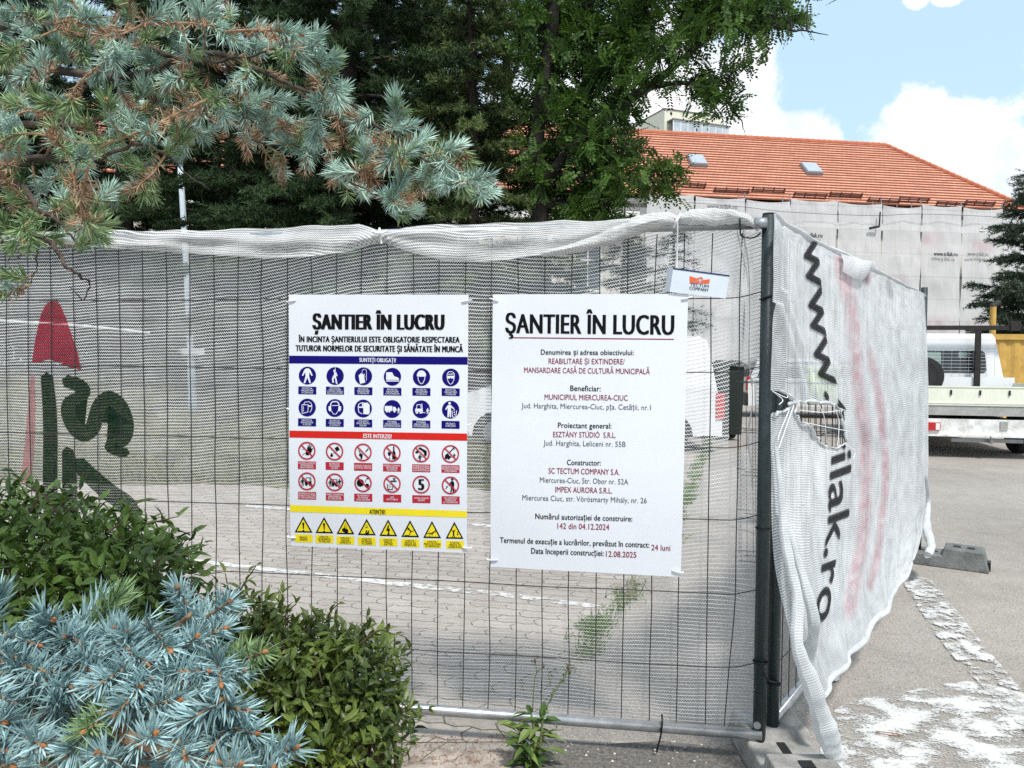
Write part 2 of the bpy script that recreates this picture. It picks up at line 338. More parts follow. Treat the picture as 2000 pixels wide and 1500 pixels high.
def vnoise(x, y, seed=0, oct=3):
    """cheap smooth value noise in 2-D"""
    r = np.random.default_rng(seed); out = 0; amp = 1
    for o in range(oct):
        G = r.random((64, 64)); X = x*2**o; Y = y*2**o; i = np.floor(X).astype(int); j = np.floor(Y).astype(int); fx = X-i; fy = Y-j
        fx = fx*fx*(3-2*fx); fy = fy*fy*(3-2*fy); g = lambda a, b: G[a % 64, b % 64]
        out = out+amp*((g(i, j)*(1-fx)+g(i+1, j)*fx)*(1-fy)+(g(i, j+1)*(1-fx)+g(i+1, j+1)*fx)*fy-.5); amp *= .5
    return out

# ------------------------------------------------------------ lettering
_tc = {}
def text_raw(s, bold=0.):
    if (s, bold) in _tc: return _tc[(s, bold)]
    cu = bpy.data.curves.new('lettering', 'FONT'); cu.body = s; cu.size = 1; cu.offset = 0; cu.resolution_u = 3; cu.space_character = 1+bold*2.2; cu.fill_mode = 'FRONT'
    o = bpy.data.objects.new('lettering', cu); COL.objects.link(o)
    dg = bpy.context.evaluated_depsgraph_get(); me = bpy.data.meshes.new_from_object(o.evaluated_get(dg))
    V = np.zeros(len(me.vertices)*3); me.vertices.foreach_get('co', V); V = V.reshape(-1, 3)[:, :2]
    F = [tuple(p.vertices) for p in me.polygons]
    bpy.data.objects.remove(o); bpy.data.curves.remove(cu); bpy.data.meshes.remove(me)
    _tc[(s, bold)] = (V, F); return V, F
_H = None
def text_fit(s, width, cap, bold=0., keep=None):
    """2-D lettering centred on x=0, capitals from -cap/2 to cap/2, squeezed to the given width"""
    global _H
    if _H is None:
        v, _ = text_raw('H', 0.); _H = (v[:, 1].min(), v[:, 1].max())
    V, F = text_raw(s, bold); V = V.copy(); x0, x1 = V[:, 0].min(), V[:, 0].max()
    sx = width/(x1-x0); sy = cap/(_H[1]-_H[0])
    V[:, 0] = (V[:, 0]-(x0+x1)/2)*sx; V[:, 1] = (V[:, 1]-(_H[0]+_H[1])/2)*sy
    return V, F

# ============================================================ THE SETTING
asph = asphalt_material(); pav = paver_material()
def sheet(name, pts, z, mat, sub=0):
    mb = MB(); P = [(p[0], p[1], z) for p in pts]
    mb.add(P, [tuple(range(len(P)))]); o = mb.build(name, mat, origin=(0, 0, z)); return tag(o, kind='structure')
# ground: one asphalt sheet out to the horizon
g = MB(); g.add([(-700, -60, 0), (700, -60, 0), (700, 1300, 0), (-700, 1300, 0)], [(0, 1, 2, 3)])
tag(g.build('ground', asph, origin=(0, 0, 0)), kind='structure')
# paved parking bays inside the fence; its right edge is the weedy joint against the asphalt
edge = [gnd(1000, 1450)[:2], gnd(1125, 1292)[:2], gnd(1205, 1180)[:2], gnd(1292, 1075)[:2], gnd(1345, 960)[:2], gnd(1372, 890)[:2], gnd(1392, 830)[:2]]
sheet('paved_parking_area', [(-14, 2.45)]+[tuple(e) for e in edge]+[(5.5, 26), (-14, 26)], .004, pav)
# planting strip under the shrubs
soil = M('soil', (.24, .20, .17), .95, .3, 9, bump=.8, bscale=45, col2=(.36, .31, .27))
sheet('planting_strip', [(-14, .2), (.02, .2), (.10, 1.9), (.02, 2.80), (-14, 3.05)], .006, soil)

def paint_strip(name, pts_l, pts_r, mat, n=60, m=5, z=.008, label=None):
    A = crom([list(p[:2]) for p in pts_l], n); B = crom([list(p[:2]) for p in pts_r], n)
    t = np.linspace(0, 1, m)[None, :, None]; P = A[:, None]*(1-t)+B[:, None]*t
    P = np.concatenate([P, np.full((n, m, 1), z)], -1)
    a = np.zeros((n, m)); a[:, 0] = a[:, -1] = 1; a[0] = a[-1] = 1
    o = gridmesh(name, P, P[..., :2], mat, None, {'edge': a}, smooth=False, origin=(0, 0, z)); return tag(o, kind='structure')
wp_thin = worn_paint('worn_white_paint', col=(.66, .65, .62), thr=.445, sc_=15)
wp_heavy = worn_paint('flaking_white_paint', col=(.60, .595, .57), thr=.484, sc_=6.5, big=1.6, stretch=(1, 1.5))
wp_line = worn_paint('speckled_white_paint', col=(.60, .59, .57), thr=.486, sc_=13, big=2.)
wp_faint = worn_paint('faded_white_paint', col=(.75, .74, .72), thr=.55, sc_=20)
G = gnd
paint_strip('bay_line', [G(300, 1083), G(560, 1112), G(800, 1137), G(1000, 1158), G(1180, 1183)], [G(300, 1092), G(560, 1124), G(800, 1152), G(1000, 1174), G(1178, 1194)], wp_thin)
paint_strip('bay_line', [G(470, 985), G(700, 1003), G(940, 1023), G(1120, 1040)], [G(470, 992), G(700, 1010), G(940, 1031), G(1120, 1049)], wp_thin)
paint_strip('bay_line', [G(600, 908), G(930, 927), G(1150, 940)], [G(600, 912), G(930, 932), G(1150, 946)], wp_thin)
paint_strip('road_edge_line', [G(1745, 1118), G(1785, 1190), G(1835, 1265), G(1890, 1325), G(1965, 1400), G(2110, 1560)], [G(1822, 1130), G(1878, 1195), G(1932, 1262), G(1985, 1325), G(2055, 1410), G(2190, 1560)], wp_line, m=9)
paint_strip('painted_arrow', [G(1610, 1402), G(1660, 1366), G(1760, 1347), G(1868, 1328), G(1925, 1330), G(2000, 1352), G(2100, 1400)], [G(1560, 1700), G(1650, 1700), G(1760, 1700), G(1880, 1700), G(1960, 1700), G(2080, 1700), G(2250, 1700)], wp_heavy, n=90, m=30, z=.004)
paint_strip('painted_patch', [G(1606, 1310), G(1635, 1290), G(1650, 1278)], [G(1612, 1392), G(1640, 1340), G(1656, 1295)], wp_heavy, n=12, m=5, z=.012)

# lawn behind the parking bays, rising to the trees
nx, ny = 90, 60
X, Y = np.meshgrid(np.linspace(-32, 1.2, nx), np.linspace(8.7, 33, ny))
t = np.clip((Y-8.7)/9, 0, 1); Z = .01+.95*t*t*(3-2*t)+.12*vnoise(X*.4, Y*.4, 3)*t; Z[0] = .01
fade = np.clip((1.2-X)/2.2, 0, 1); Z = .008+(Z-.008)*fade; Y = Y+.9*vnoise(X*.8+5, X*0+2, 17)*np.clip((11-Y)/2.3, 0, 1)
lawn_mat = M('lawn', (.060, .072, .028), .95, .35, 3.5, bump=1., bscale=22, col2=(.135, .12, .065), spec=.1)
tag(gridmesh('lawn', np.stack([X, Y, Z], -1), np.stack([X, Y], -1), lawn_mat, origin=(-15, 8.7, 0)), kind='structure')
def lawn_z(x, y):
    t = min(max((y-8.7)/9, 0), 1); return .008+.95*t*t*(3-2*t)*min(max((1.2-x)/2.2, 0), 1)

# ------------------------------------------------------------ blades and weeds
def leafset(B, D, Nn, Ln, W, curl=.15):
    """folded leaves: base B, direction D, blade normal Nn, length Ln, width W (arrays)"""
    D = D/np.linalg.norm(D, axis=1)[:, None]; S = np.cross(D, Nn); S /= np.linalg.norm(S, axis=1)[:, None]+1e-9; U = np.cross(S, D)
    Ln = np.asarray(Ln)[:, None]; W = np.asarray(W)[:, None]/2
    mid = lambda t, k: B+D*Ln*t+U*Ln*(-curl*t*t*1.4)+0*k
    up = U*W*.35
    V = np.stack([B, mid(.3, 0)-S*W*.85+up, mid(.3, 0), mid(.3, 0)+S*W*.85+up, mid(.65, 0)-S*W*.8+up, mid(.65, 0), mid(.65, 0)+S*W*.8+up, mid(1., 0)], 1)
    k = np.arange(len(B))[:, None]*8
    T = np.array([[0, 2, 1], [0, 3, 2], [4, 5, 7], [5, 6, 7]]); Q = np.array([[1, 2, 5, 4], [2, 3, 6, 5]])
    return V.reshape(-1, 3), (k[:, :, None]+T[None]).reshape(-1, 3), (k[:, :, None]+Q[None]).reshape(-1, 4)
def add_leaves(mb, B, D, Nn, Ln, W, mat=0, curl=.15):
    V, T, Q = leafset(B, D, Nn, Ln, W, curl); n0 = mb.n; mb.v.append(V); mb.f.append((T+n0, mat)); mb.f.append((Q+n0, mat)); mb.n += len(V)
def add_needles(mb, B, D, Ln, W, mat=0):
    D = D/np.linalg.norm(D, axis=1)[:, None]; r = rng.normal(size=B.shape); A = np.cross(D, r); A /= np.linalg.norm(A, axis=1)[:, None]; C = np.cross(D, A)
    Ln = np.broadcast_to(np.asarray(Ln, float), (len(B),))[:, None]; W = np.broadcast_to(np.asarray(W, float), (len(B),))[:, None]/2
    m = B+D*Ln*.6
    V = np.stack([B+A*W*.7, B-A*W*.35+C*W*.6, B-A*W*.35-C*W*.6, m+A*W, m-A*W*.5+C*W*.85, m-A*W*.5-C*W*.85, B+D*Ln], 1)
    k = np.arange(len(B))[:, None]*7
    T = np.array([[3, 4, 6], [4, 5, 6], [5, 3, 6]]); Q = np.array([[0, 1, 4, 3], [1, 2, 5, 4], [2, 0, 3, 5]])
    n0 = mb.n; mb.v.append(V.reshape(-1, 3)); mb.f.append(((k[:, :, None]+T[None]).reshape(-1, 3)+n0, mat)); mb.f.append(((k[:, :, None]+Q[None]).reshape(-1, 4)+n0, mat)); mb.n += len(B)*7
def add_slivers(mb, B, D, Ln, W, mat=0):
    """one thin triangle each: far needles and grass blades"""
    D = D/np.linalg.norm(D, axis=1)[:, None]; r = rng.normal(size=B.shape); A = np.cross(D, r); A /= np.linalg.norm(A, axis=1)[:, None]
    Ln = np.broadcast_to(np.asarray(Ln, float), (len(B),))[:, None]; W = np.broadcast_to(np.asarray(W, float), (len(B),))[:, None]/2
    V = np.stack([B-A*W, B+A*W, B+D*Ln], 1); n0 = mb.n
    mb.v.append(V.reshape(-1, 3)); mb.f.append((np.arange(len(B)*3).reshape(-1, 3)+n0, mat)); mb.n += len(B)*3
def unit(n): 
    v = rng.normal(size=(n, 3)); return v/np.linalg.norm(v, axis=1)[:, None]

weed_mat = M('weed_green', (.06, .14, .025), .7, .3, island=True, trans=.3, col2=(.15, .23, .05))
dry_mat = M('dry_grass', (.26, .21, .11), .9, .3, island=True)
# weeds growing in the joint between pavers and asphalt: one mass
mb = MB(); E = np.array(edge); 
for a, b, dens, green in zip(E[:-1], E[1:], (.05, 1, 1, .9, .5, .5), (.9, .92, .5, .95, .85, .8)):
    ln = np.linalg.norm(b-a); n = int(1000*ln*dens)
    t_ = rng.random(n); t_ = t_[(np.sin(t_*ln*7+a[1]*3)+np.sin(t_*ln*17)*.6+rng.normal(size=n)*.4) > -.1]; n = len(t_); side = (rng.normal(size=n)*.042)+.03*np.sin(t_*9)
    d2 = (b-a)/ln; nn = np.array([d2[1], -d2[0]])
    P = np.concatenate([a+(b-a)*t_[:, None]+nn*side[:, None], np.full((n, 1), .005)], 1)
    D = rng.normal(size=(n, 3))*.7; D[:, 2] = abs(D[:, 2])+.35
    k = (rng.random(n) < green)
    add_slivers(mb, P[k], D[k], rng.uniform(.03, .11, k.sum()), .009, 0); add_slivers(mb, P[~k], D[~k], rng.uniform(.02, .08, (~k).sum()), .004, 1)
tag(mb.build('weed_strip', [weed_mat, dry_mat]), 'green and dry weeds growing along the joint between pavers and asphalt', 'weeds', kind='stuff')
# lawn grass as one mass
mb = MB(); n = 26000; x = rng.uniform(-9.5, .9, n); y = 8.75+rng.random(n)**1.5*9; z = np.array([lawn_z(a, b) for a, b in zip(x, y)])
D = rng.normal(size=(n, 3))*.5; D[:, 2] = 1; k = rng.random(n) < .6
gm = M('grass', (.065, .09, .03), .8, .35, island=True, trans=.25, col2=(.16, .15, .07))
add_slivers(mb, np.stack([x, y, z], 1), D, rng.uniform(.05, .2, n), .02)
tag(mb.build('lawn_grass', gm), 'uneven grass on the lawn behind the parking bays', 'grass', kind='stuff')
dk = M('dark_asphalt', (.085, .078, .07), .9, .35, 60, bump=.8, bscale=150, col2=(.17, .158, .145), detail=8)
ed_ = [(1010, 1462), (1080, 1452), (1180, 1458), (1290, 1452), (1400, 1462), (1462, 1452), (1500, 1500), (1480, 1600), (1200, 1640), (930, 1600), (985, 1520), (1000, 1490)]
sheet('asphalt_patch', [tuple(gnd(*p)[:2]) for p in ed_], .010, dk)
# stone chips and red debris near the fence foot
mb = MB(); stone = M('stone_chip', (.5, .48, .44), .8, .2, island=True)
for i in range(70):
    p = G(random.uniform(1060, 1440), random.uniform(1452, 1498)) if i < 40 else G(random.uniform(1480, 1560), random.uniform(1150, 1420))
    s = random.uniform(.002, .006); V = unit(7)*s*np.array([1, 1, .6]); 
    mb.add(np.array([[-s, -s*.6, 0], [s, -s*.5, 0], [s*.8, s*.7, 0], [-s*.7, s*.6, 0], [0, 0, s]])+[p[0], p[1], .011 if i < 40 else .001], [(0, 1, 4), (1, 2, 4), (2, 3, 4), (3, 0, 4)])
tag(mb.build('stone_chips', stone), 'loose pale stone chips on the dark asphalt by the fence foot', 'stone chips', kind='stuff')
mb = MB(); n = 900; P = np.array([G(random.uniform(560, 1010), random.uniform(1440, 1500)) for _ in range(n)]); P[:, 2] = .009
D = rng.normal(size=(n, 3)); D[:, 2] = abs(D[:, 2])*.15; add_slivers(mb, P, D, rng.uniform(.006, .03, n), .003)
tag(mb.build('litter_of_twigs', M('red_brown_litter', (.22, .09, .065), .9, .35, island=True, col2=(.3, .2, .13))), 'reddish brown needles and twigs scattered on the pale soil', 'plant litter', kind='stuff')

# ============================================================ THE BUILDING UNDER RENOVATION
BO = np.array(at(1350, 385, 40.)); BO[2] = 0; BA = R(9.0)
bd = np.array([math.cos(BA), math.sin(BA), 0]); bn = np.array([-math.sin(BA), math.cos(BA), 0])   # along the facade, and into the building
def B3(t, n, z): return BO+bd*t+bn*n+np.array([0, 0, z])
EAVE, RIDGE, RUN, TEND, TBEG = 9.85, 14.6, 5.0, 19.4, -62.
root = thing('building', 'long cream building with an orange tiled hip roof, wrapped in netting', 'building', tuple(B3(0, 0, 0)))
wall_m = M('cream_render', (.60, .56, .49), .9, .1, 1.5, bump=.1); trim_m = M('white_trim', (.72, .7, .66), .8, .06)
win_m = M('window_glass', (.05, .06, .07), .08, .2, 2., spec=.6); rail_m = M('painted_iron', (.16, .16, .15), .5)
def bbox(mb, t0, t1, n0, n1, z0, z1, mat=0):
    P = [B3(t, n, z) for z in (z0, z1) for t, n in ((t0, n0), (t1, n0), (t1, n1), (t0, n1))]
    mb.add(P, [(0, 3, 2, 1), (4, 5, 6, 7), (0, 1, 5, 4), (1, 2, 6, 5), (2, 3, 7, 6), (3, 0, 4, 7)], mat)
mb = MB(); bbox(mb, TBEG, TEND-.5, .5, 9.5, 0, EAVE-.15); mb.build('wall', wall_m, root)
mb = MB(); bbox(mb, TBEG, TEND-.3, .18, .5, 8.55, 8.85); bbox(mb, TBEG, TEND-.3, .25, .5, 8.85, 9.3); bbox(mb, TBEG, TEND-.3, .05, .5, EAVE-.35, EAVE-.12); mb.build('cornice', trim_m, root)
for k in range(20):                      # window bays along the facade
    t0 = -29+k*2.55
    for z0 in (1.2, 5.0):
        f = MB(); bbox(f, t0, t0+1.3, .43, .5, z0, z0+2.2); fr = f.build('window', win_m, root)
        f = MB()
        for a, b, c, d in ((-.08, 0, -.08, 2.28), (1.3, 1.38, -.08, 2.28), (0, 1.3, -.08, 0), (0, 1.3, 2.2, 2.28), (.62, .68, 0, 2.2), (0, 1.3, 1.5, 1.56)): bbox(f, t0+a, t0+b, .38, .5, z0+c, z0+d)
        f.build('frame', trim_m, fr)
# roof: stepped courses of clay tiles, hipped at the right-hand end
tile = None
def tile_material():
    m, n, l, b = newmat('clay_tiles'); f = node_math(n, l)
    uv = n.new('ShaderNodeUVMap'); s = n.new('ShaderNodeSeparateXYZ'); l.new(uv.outputs[0], s.inputs[0])
    br = n.new('ShaderNodeTexBrick'); br.inputs['Scale'].default_value = 1; br.inputs['Brick Width'].default_value = .3; br.inputs['Row Height'].default_value = 1.; br.inputs['Mortar Size'].default_value = .012
    br.inputs['Color1'].default_value = (.58, .25, .16, 1); br.inputs['Color2'].default_value = (.66, .31, .20, 1); br.inputs['Mortar'].default_value = (.36, .13, .08, 1)
    l.new(uv.outputs[0], br.inputs['Vector'])
    z = n.new('ShaderNodeTexNoise'); z.inputs['Scale'].default_value = .9; z.inputs['Detail'].default_value = 6; l.new(uv.outputs[0], z.inputs['Vector'])
    k = n.new('ShaderNodeMapRange'); k.inputs['From Min'].default_value = .3; k.inputs['From Max'].default_value = .7; k.inputs['To Min'].default_value = .76; k.inputs['To Max'].default_value = 1.12; l.new(z.outputs['Fac'], k.inputs[0])
    c = n.new('ShaderNodeMix'); c.data_type = 'RGBA'; c.blend_type = 'MULTIPLY'; c.inputs[0].default_value = 1; l.new(br.outputs['Color'], c.inputs[6]); l.new(k.outputs[0], c.inputs[7])
    l.new(c.outputs[2], b.inputs['Base Color']); b.inputs['Roughness'].default_value = .65
    return m
tile = tile_material(); under = M('shade_toned_tile', (.20, .07, .04), .9, .2)  # step faces coloured dark to paint in the shadow line under each course
NC = 24
def course_rows(end):
    V = []; F = []; U = []; Mi = []
    for c in range(NC):
        a, b = c/NC, (c+1)/NC
        lift = .075
        if end == 'front':
            q = [B3(TBEG, -.35+(RUN+.35)*a, EAVE+(RIDGE-EAVE)*a+lift), B3(TEND-RUN*a+.3*(1-a), -.35+(RUN+.35)*a, EAVE+(RIDGE-EAVE)*a+lift), B3(TEND-RUN*b+.3*(1-b), -.35+(RUN+.35)*b, EAVE+(RIDGE-EAVE)*b), B3(TBEG, -.35+(RUN+.35)*b, EAVE+(RIDGE-EAVE)*b)]
            u = [(0, c+.05), (TEND-RUN*a-TBEG, c+.05), (TEND-RUN*b-TBEG, c+.95), (0, c+.95)]
        else:
            q = [B3(TEND+.3-(RUN+.3)*a, RUN-(RUN+.35)*(1-a), EAVE+(RIDGE-EAVE)*a+lift), B3(TEND+.3-(RUN+.3)*a, RUN+(RUN+.35)*(1-a), EAVE+(RIDGE-EAVE)*a+lift), B3(TEND+.3-(RUN+.3)*b, RUN+(RUN+.35)*(1-b), EAVE+(RIDGE-EAVE)*b), B3(TEND+.3-(RUN+.3)*b, RUN-(RUN+.35)*(1-b), EAVE+(RIDGE-EAVE)*b)]
            u = [(0, c+.05), (10*(1-a), c+.05), (10*(1-b), c+.95), (0, c+.95)]
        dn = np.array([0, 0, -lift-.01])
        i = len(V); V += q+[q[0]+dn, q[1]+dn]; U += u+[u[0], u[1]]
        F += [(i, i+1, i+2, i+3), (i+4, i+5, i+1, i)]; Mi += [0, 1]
    return V, F, U, Mi
for end in ('front', 'end'):
    V, F, U, Mi = course_rows(end); mb = MB()
    for q, m_ in zip(F, Mi): mb.f.append((np.array([q]), m_))
    mb.v.append(np.array(V)); mb.n = len(V)
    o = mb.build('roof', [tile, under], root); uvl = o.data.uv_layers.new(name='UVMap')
    for lp in o.data.loops: uvl.data[lp.index].uv = U[lp.vertex_index]
    roof = o if end == 'front' else roof
mb = MB(); mb.add([B3(TBEG, RUN*2+.35, EAVE), B3(TEND+.3, RUN*2+.35, EAVE), B3(TEND-RUN, RUN, RIDGE), B3(TBEG, RUN, RIDGE)], [(0, 1, 2, 3)]); mb.build('roof_back_slope', under, root)
mb = MB(); hipm = M('ridge_tiles', (.46, .15, .08), .7, .2, 3.)
for a_, b_ in ((B3(TEND+.3, -.35, EAVE+.08), B3(TEND-RUN, RUN, RIDGE+.06)), (B3(TEND-RUN, RUN, RIDGE+.04), B3(TBEG, RUN, RIDGE+.04))):
    ln = np.linalg.norm(b_-a_); k = int(ln/.36)
    for q in range(k):
        p0 = a_+(b_-a_)*q/k; p1 = a_+(b_-a_)*(q+1.12)/k; mb.tube([p0, p1], [.15, .11], 7)
mb.build('ridge_tiles', hipm, root)
def roofpt(px, py):                       # the roof point that the photo shows at this pixel
    n_ = np.cross(bd, B3(0, RUN, RIDGE)-B3(0, -.35, EAVE)); return onplane(px, py, B3(0, -.35, EAVE), n_/np.linalg.norm(n_))
sl_n = np.cross(bd, B3(0, RUN, RIDGE)-B3(0, -.35, EAVE)); sl_n /= np.linalg.norm(sl_n); sl_n *= np.sign(sl_n[2]); up = np.cross(sl_n, bd); up *= np.sign(up[2])
zinc = M('zinc', (.42, .47, .52), .35, .1, 5, metal=.3); zincd = M('zinc_frame', (.25, .27, .29), .5, .1); brown = M('brown_metal', (.11, .04, .028), .6, .1)
for px, py in ((1360, 318), (1583, 334)):
    c = roofpt(px, py)+sl_n*.12
    Rm = np.stack([bd, up, sl_n], 1); mb = MB(); mb.box(c, (.95, 1.1, .2), 0, rot=Rm); mb.box(c+sl_n*.12, (.86, 1.0, .05), 1, rot=Rm)
    mb.build('skylight', [zincd, zinc], root)
for x0, x1, y in ((1330, 1377, 366), (1392, 1462, 376), (1466, 1532, 375), (1547, 1613, 386), (1617, 1682, 385), (1692, 1756, 395), (1752, 1812, 394), (1825, 1884, 403), (1881, 1940, 401), (1954, 1984, 408)):
    a, b = roofpt(x0, y)+sl_n*.16, roofpt(x1, y+3)+sl_n*.16; mb = MB()
    for q in (-.11, 0, .11): mb.bar(a+sl_n*q, b+sl_n*q, .034, 6)
    for q in np.linspace(.04, .96, 4):
        p = a+(b-a)*q; mb.bar(p-sl_n*.2, p+sl_n*.17, .035, 6)
    mb.build('snow_guard', brown, root)

# scaffold in front of the facade, netting sheets hung on it
steel = M('scaffold_steel', (.30, .31, .32), .45, .15, 6, metal=.6)
SN = -1.35
seams = [-21.5+2.49*k for k in range(-6, 17)]
def seam_t(px):
    P = onplane(px, 480, B3(0, SN, 0), bn); return (P-BO)@bd
ST = [seam_t(p) for p in (1260, 1356, 1455, 1543, 1635, 1722, 1799, 1878, 1958)]; ST += [ST[-1]+2.5, ST[-1]+5.0]
LT = [seam_t(p) for p in (-260, -150, -40, 65, 160, 245)]; MT = [seam_t(p) for p in (575, 655, 735, 830)]
mb = MB()
for t_ in ST+LT+MT:
    for n_ in (SN+.12, SN+.85): mb.bar(B3(t_, n_, 0), B3(t_, n_, 9.95 if t_ > 0 else 8.6), .03, 6)
for z_ in (2, 4, 6, 8):
    for n_ in (SN+.12, SN+.85):
        for A_ in (ST, LT, MT): mb.bar(B3(A_[0], n_, z_), B3(A_[-1], n_, z_), .025, 6)
    for A_ in (ST, LT, MT): bbox(mb, A_[0], A_[-1], SN+.2, SN+.8, z_-.06, z_-.02)
tag(mb.build('scaffold', steel), 'steel tube scaffold standing behind the netting along the cream building', 'scaffold')
def sheet_net_mat():
    m, n, l, b = newmat('scaffold_netting'); f = node_math(n, l)
    uv = n.new('ShaderNodeUVMap'); s = n.new('ShaderNodeSeparateXYZ'); l.new(uv.outputs[0], s.inputs[0])
    z = n.new('ShaderNodeTexNoise'); z.inputs['Scale'].default_value = .8; z.inputs['Detail'].default_value = 7; l.new(uv.outputs[0], z.inputs['Vector'])
    st = n.new('ShaderNodeTexNoise'); st.inputs['Scale'].default_value = 1; st.inputs['Detail'].default_value = 6; cb = n.new('ShaderNodeCombineXYZ'); l.new(f('MULTIPLY', s.outputs[0], 9.), cb.inputs[0]); l.new(f('MULTIPLY', s.outputs[1], .5), cb.inputs[1]); l.new(cb.outputs[0], st.inputs['Vector'])
    c = n.new('ShaderNodeMix'); c.data_type = 'RGBA'; c.inputs[6].default_value = (.60, .59, .585, 1); c.inputs[7].default_value = (.70, .695, .69, 1)
    k = n.new('ShaderNodeMapRange'); k.inputs['From Min'].default_value = .35; k.inputs['From Max'].default_value = .65; l.new(f('ADD', f('MULTIPLY', z.outputs['Fac'], .5), f('MULTIPLY', st.outputs['Fac'], .5)), k.inputs[0]); l.new(k.outputs[0], c.inputs[0])
    pk = n.new('ShaderNodeAttribute'); pk.attribute_name = 'pink'
    c2 = n.new('ShaderNodeMix'); c2.data_type = 'RGBA'; c2.inputs[7].default_value = (.60, .46, .49, 1); l.new(c.outputs[2], c2.inputs[6]); l.new(f('MULTIPLY', pk.outputs['Fac'], .8), c2.inputs[0])
    hl = f('LESS_THAN', f('FRACT', f('DIVIDE', s.outputs[1], 1.18)), .03)
    c3 = n.new('ShaderNodeMix'); c3.data_type = 'RGBA'; c3.blend_type = 'MULTIPLY'; c3.inputs[7].default_value = (.82, .81, .81, 1); l.new(c2.outputs[2], c3.inputs[6]); l.new(hl, c3.inputs[0])
    d1 = n.new('ShaderNodeBsdfDiffuse'); d2 = n.new('ShaderNodeBsdfTranslucent'); l.new(c3.outputs[2], d1.inputs[0]); l.new(c3.outputs[2], d2.inputs[0])
    ms = n.new('ShaderNodeMixShader'); ms.inputs[0].default_value = .2; l.new(d1.outputs[0], ms.inputs[1]); l.new(d2.outputs[0], ms.inputs[2])
    tr = n.new('ShaderNodeBsdfTransparent'); mo = n.new('ShaderNodeMixShader'); mo.inputs[0].default_value = .9
    l.new(tr.outputs[0], mo.inputs[1]); l.new(ms.outputs[0], mo.inputs[2]); l.new(mo.outputs[0], n['Material Output'].inputs['Surface'])
    return m
snm = sheet_net_mat(); ink = M('grey_print', (.10, .10, .11), .9, .1); faint = M('faint_grey_print', (.26, .26, .27), .9, .1)
def net_sheet(t0, t1, ztop, zbot, seed, label, words=None, pink=None, gap=.035):
    nu, nv = 26, 44; u = np.linspace(0, 1, nu)[None]; v = np.linspace(0, 1, nv)[:, None]
    tt = t0+gap+(t1-t0-2*gap)*u+.03*np.sin(v*17+seed)*(np.abs(u-.5)*2)**4*np.sign(.5-u)
    sag = .10*np.sin(np.pi*u)*np.clip(1-np.abs(v*8 % 2-1)*1.1, 0, 1)
    zz = ztop-(ztop-zbot)*v-.10*np.sin(np.pi*u)*(v < .02)
    nn = SN-.05*np.sin(np.pi*u)-.07*vnoise(u*6+seed+v*0, v*14+u*0, seed+5)-sag*.3
    P = BO+bd*tt[..., None]+bn*nn[..., None]+np.array([0, 0, 1.])*(zz+0*u)[..., None]
    pa = np.zeros((nv, nu))
    for (pu, pz, su, sz) in (pink or []): pa = np.maximum(pa, np.clip(1.6-2*np.maximum(abs(u-pu)/su, abs(zz-pz)/sz), 0, 1)*(.7+.6*vnoise(u*9+v*0, v*20+u*0, seed)))
    ob = gridmesh('scaffold_net_sheet', P, np.stack([tt+0*v, zz+0*u], -1), snm, None, {'pink': pa}); tag(ob, label, 'netting', 'netting sheets on the scaffold')
    for (px, py, wpx, hpx, m_) in (words or []):
        V, F = text_fit('www.trilak.ro', wpx*41/FOC*.98, hpx*41/FOC*1.25, 0)
        C = onplane(px, py, B3(0, SN-.2, 0), bn); W = C+bd*V[:, :1]+np.array([[0, 0, 1.]])*(V[:, 1:]+V[:, :1]*.0)
        m2 = MB(); [m2.add(W+bd*q-bn*abs(q)*.1, F) for q in (-.018, 0, .018)]; m2.build('printed_lettering', m_, ob)
    return ob
side = ['sheet hung at the torn corner beside the bare facade strip', 'second sheet from the bare facade strip, lettered along its top', 'third sheet from the bare strip, plain, rising behind the green post', 'sheet with grey lettering just right of the green fence post top', 'plain sheet behind the black downpipe stub', 'plain sheet right of the black downpipe stub', 'sheet with bold lettering above the pickup cab', 'sheet with faded lettering partly behind the right-hand conifer', 'sheet mostly hidden behind the right-hand conifer', 'last sheet beyond the right-hand conifer']
words = {1: [(1411, 403, 60, 7, faint)], 3: [(1580, 459, 56, 7, ink)], 6: [(1847, 496, 52, 6.5, ink)], 7: [(1910, 496, 46, 6.5, faint)]}
pinks = {3: [(.4, 4.5, .5, 1.2)], 4: [(.8, 5.4, .6, .9), (.3, 3.2, .5, .7)], 5: [(.3, 5.4, .6, .9)], 6: [(.2, 7.9, .5, .6), (.3, 3.4, .6, .7)], 7: [(.5, 7.6, .5, .5), (.4, 3.2, .4, .5)]}
for k in range(10):
    net_sheet(ST[k], ST[k+1], 9.72-.07*(k % 3), .2, k+1, 'pale grey scaffold netting '+side[k], words.get(k), pinks.get(k), .03 if k else .05)
lside = ['farthest left, behind the blue spruce', 'second from the far left behind the blue spruce', 'behind the drooping spruce twigs at the left picture edge', 'with a grey printed line, seen through the left spruce twigs', 'left of the lamp post, last of the left-hand row']
for k in range(5):
    net_sheet(LT[k], LT[k+1], 8.45, .2, k+20, 'pale grey scaffold netting sheet '+lside[k], [(165, 345, 60, 9, ink)] if k == 3 else None, [(.5, 8.2, .6, .4)] if k == 3 else None, .05)
for k, d_ in enumerate(('left of the dark conifer trunk', 'between the dark conifer trunks', 'right of the dark conifer trunks')):
    net_sheet(MT[k], MT[k+1], 8.0, .2, k+40, 'pale grey scaffold netting sheet low behind the fence, '+d_, None, [(.5, 6.2, .5, .6)], .05)
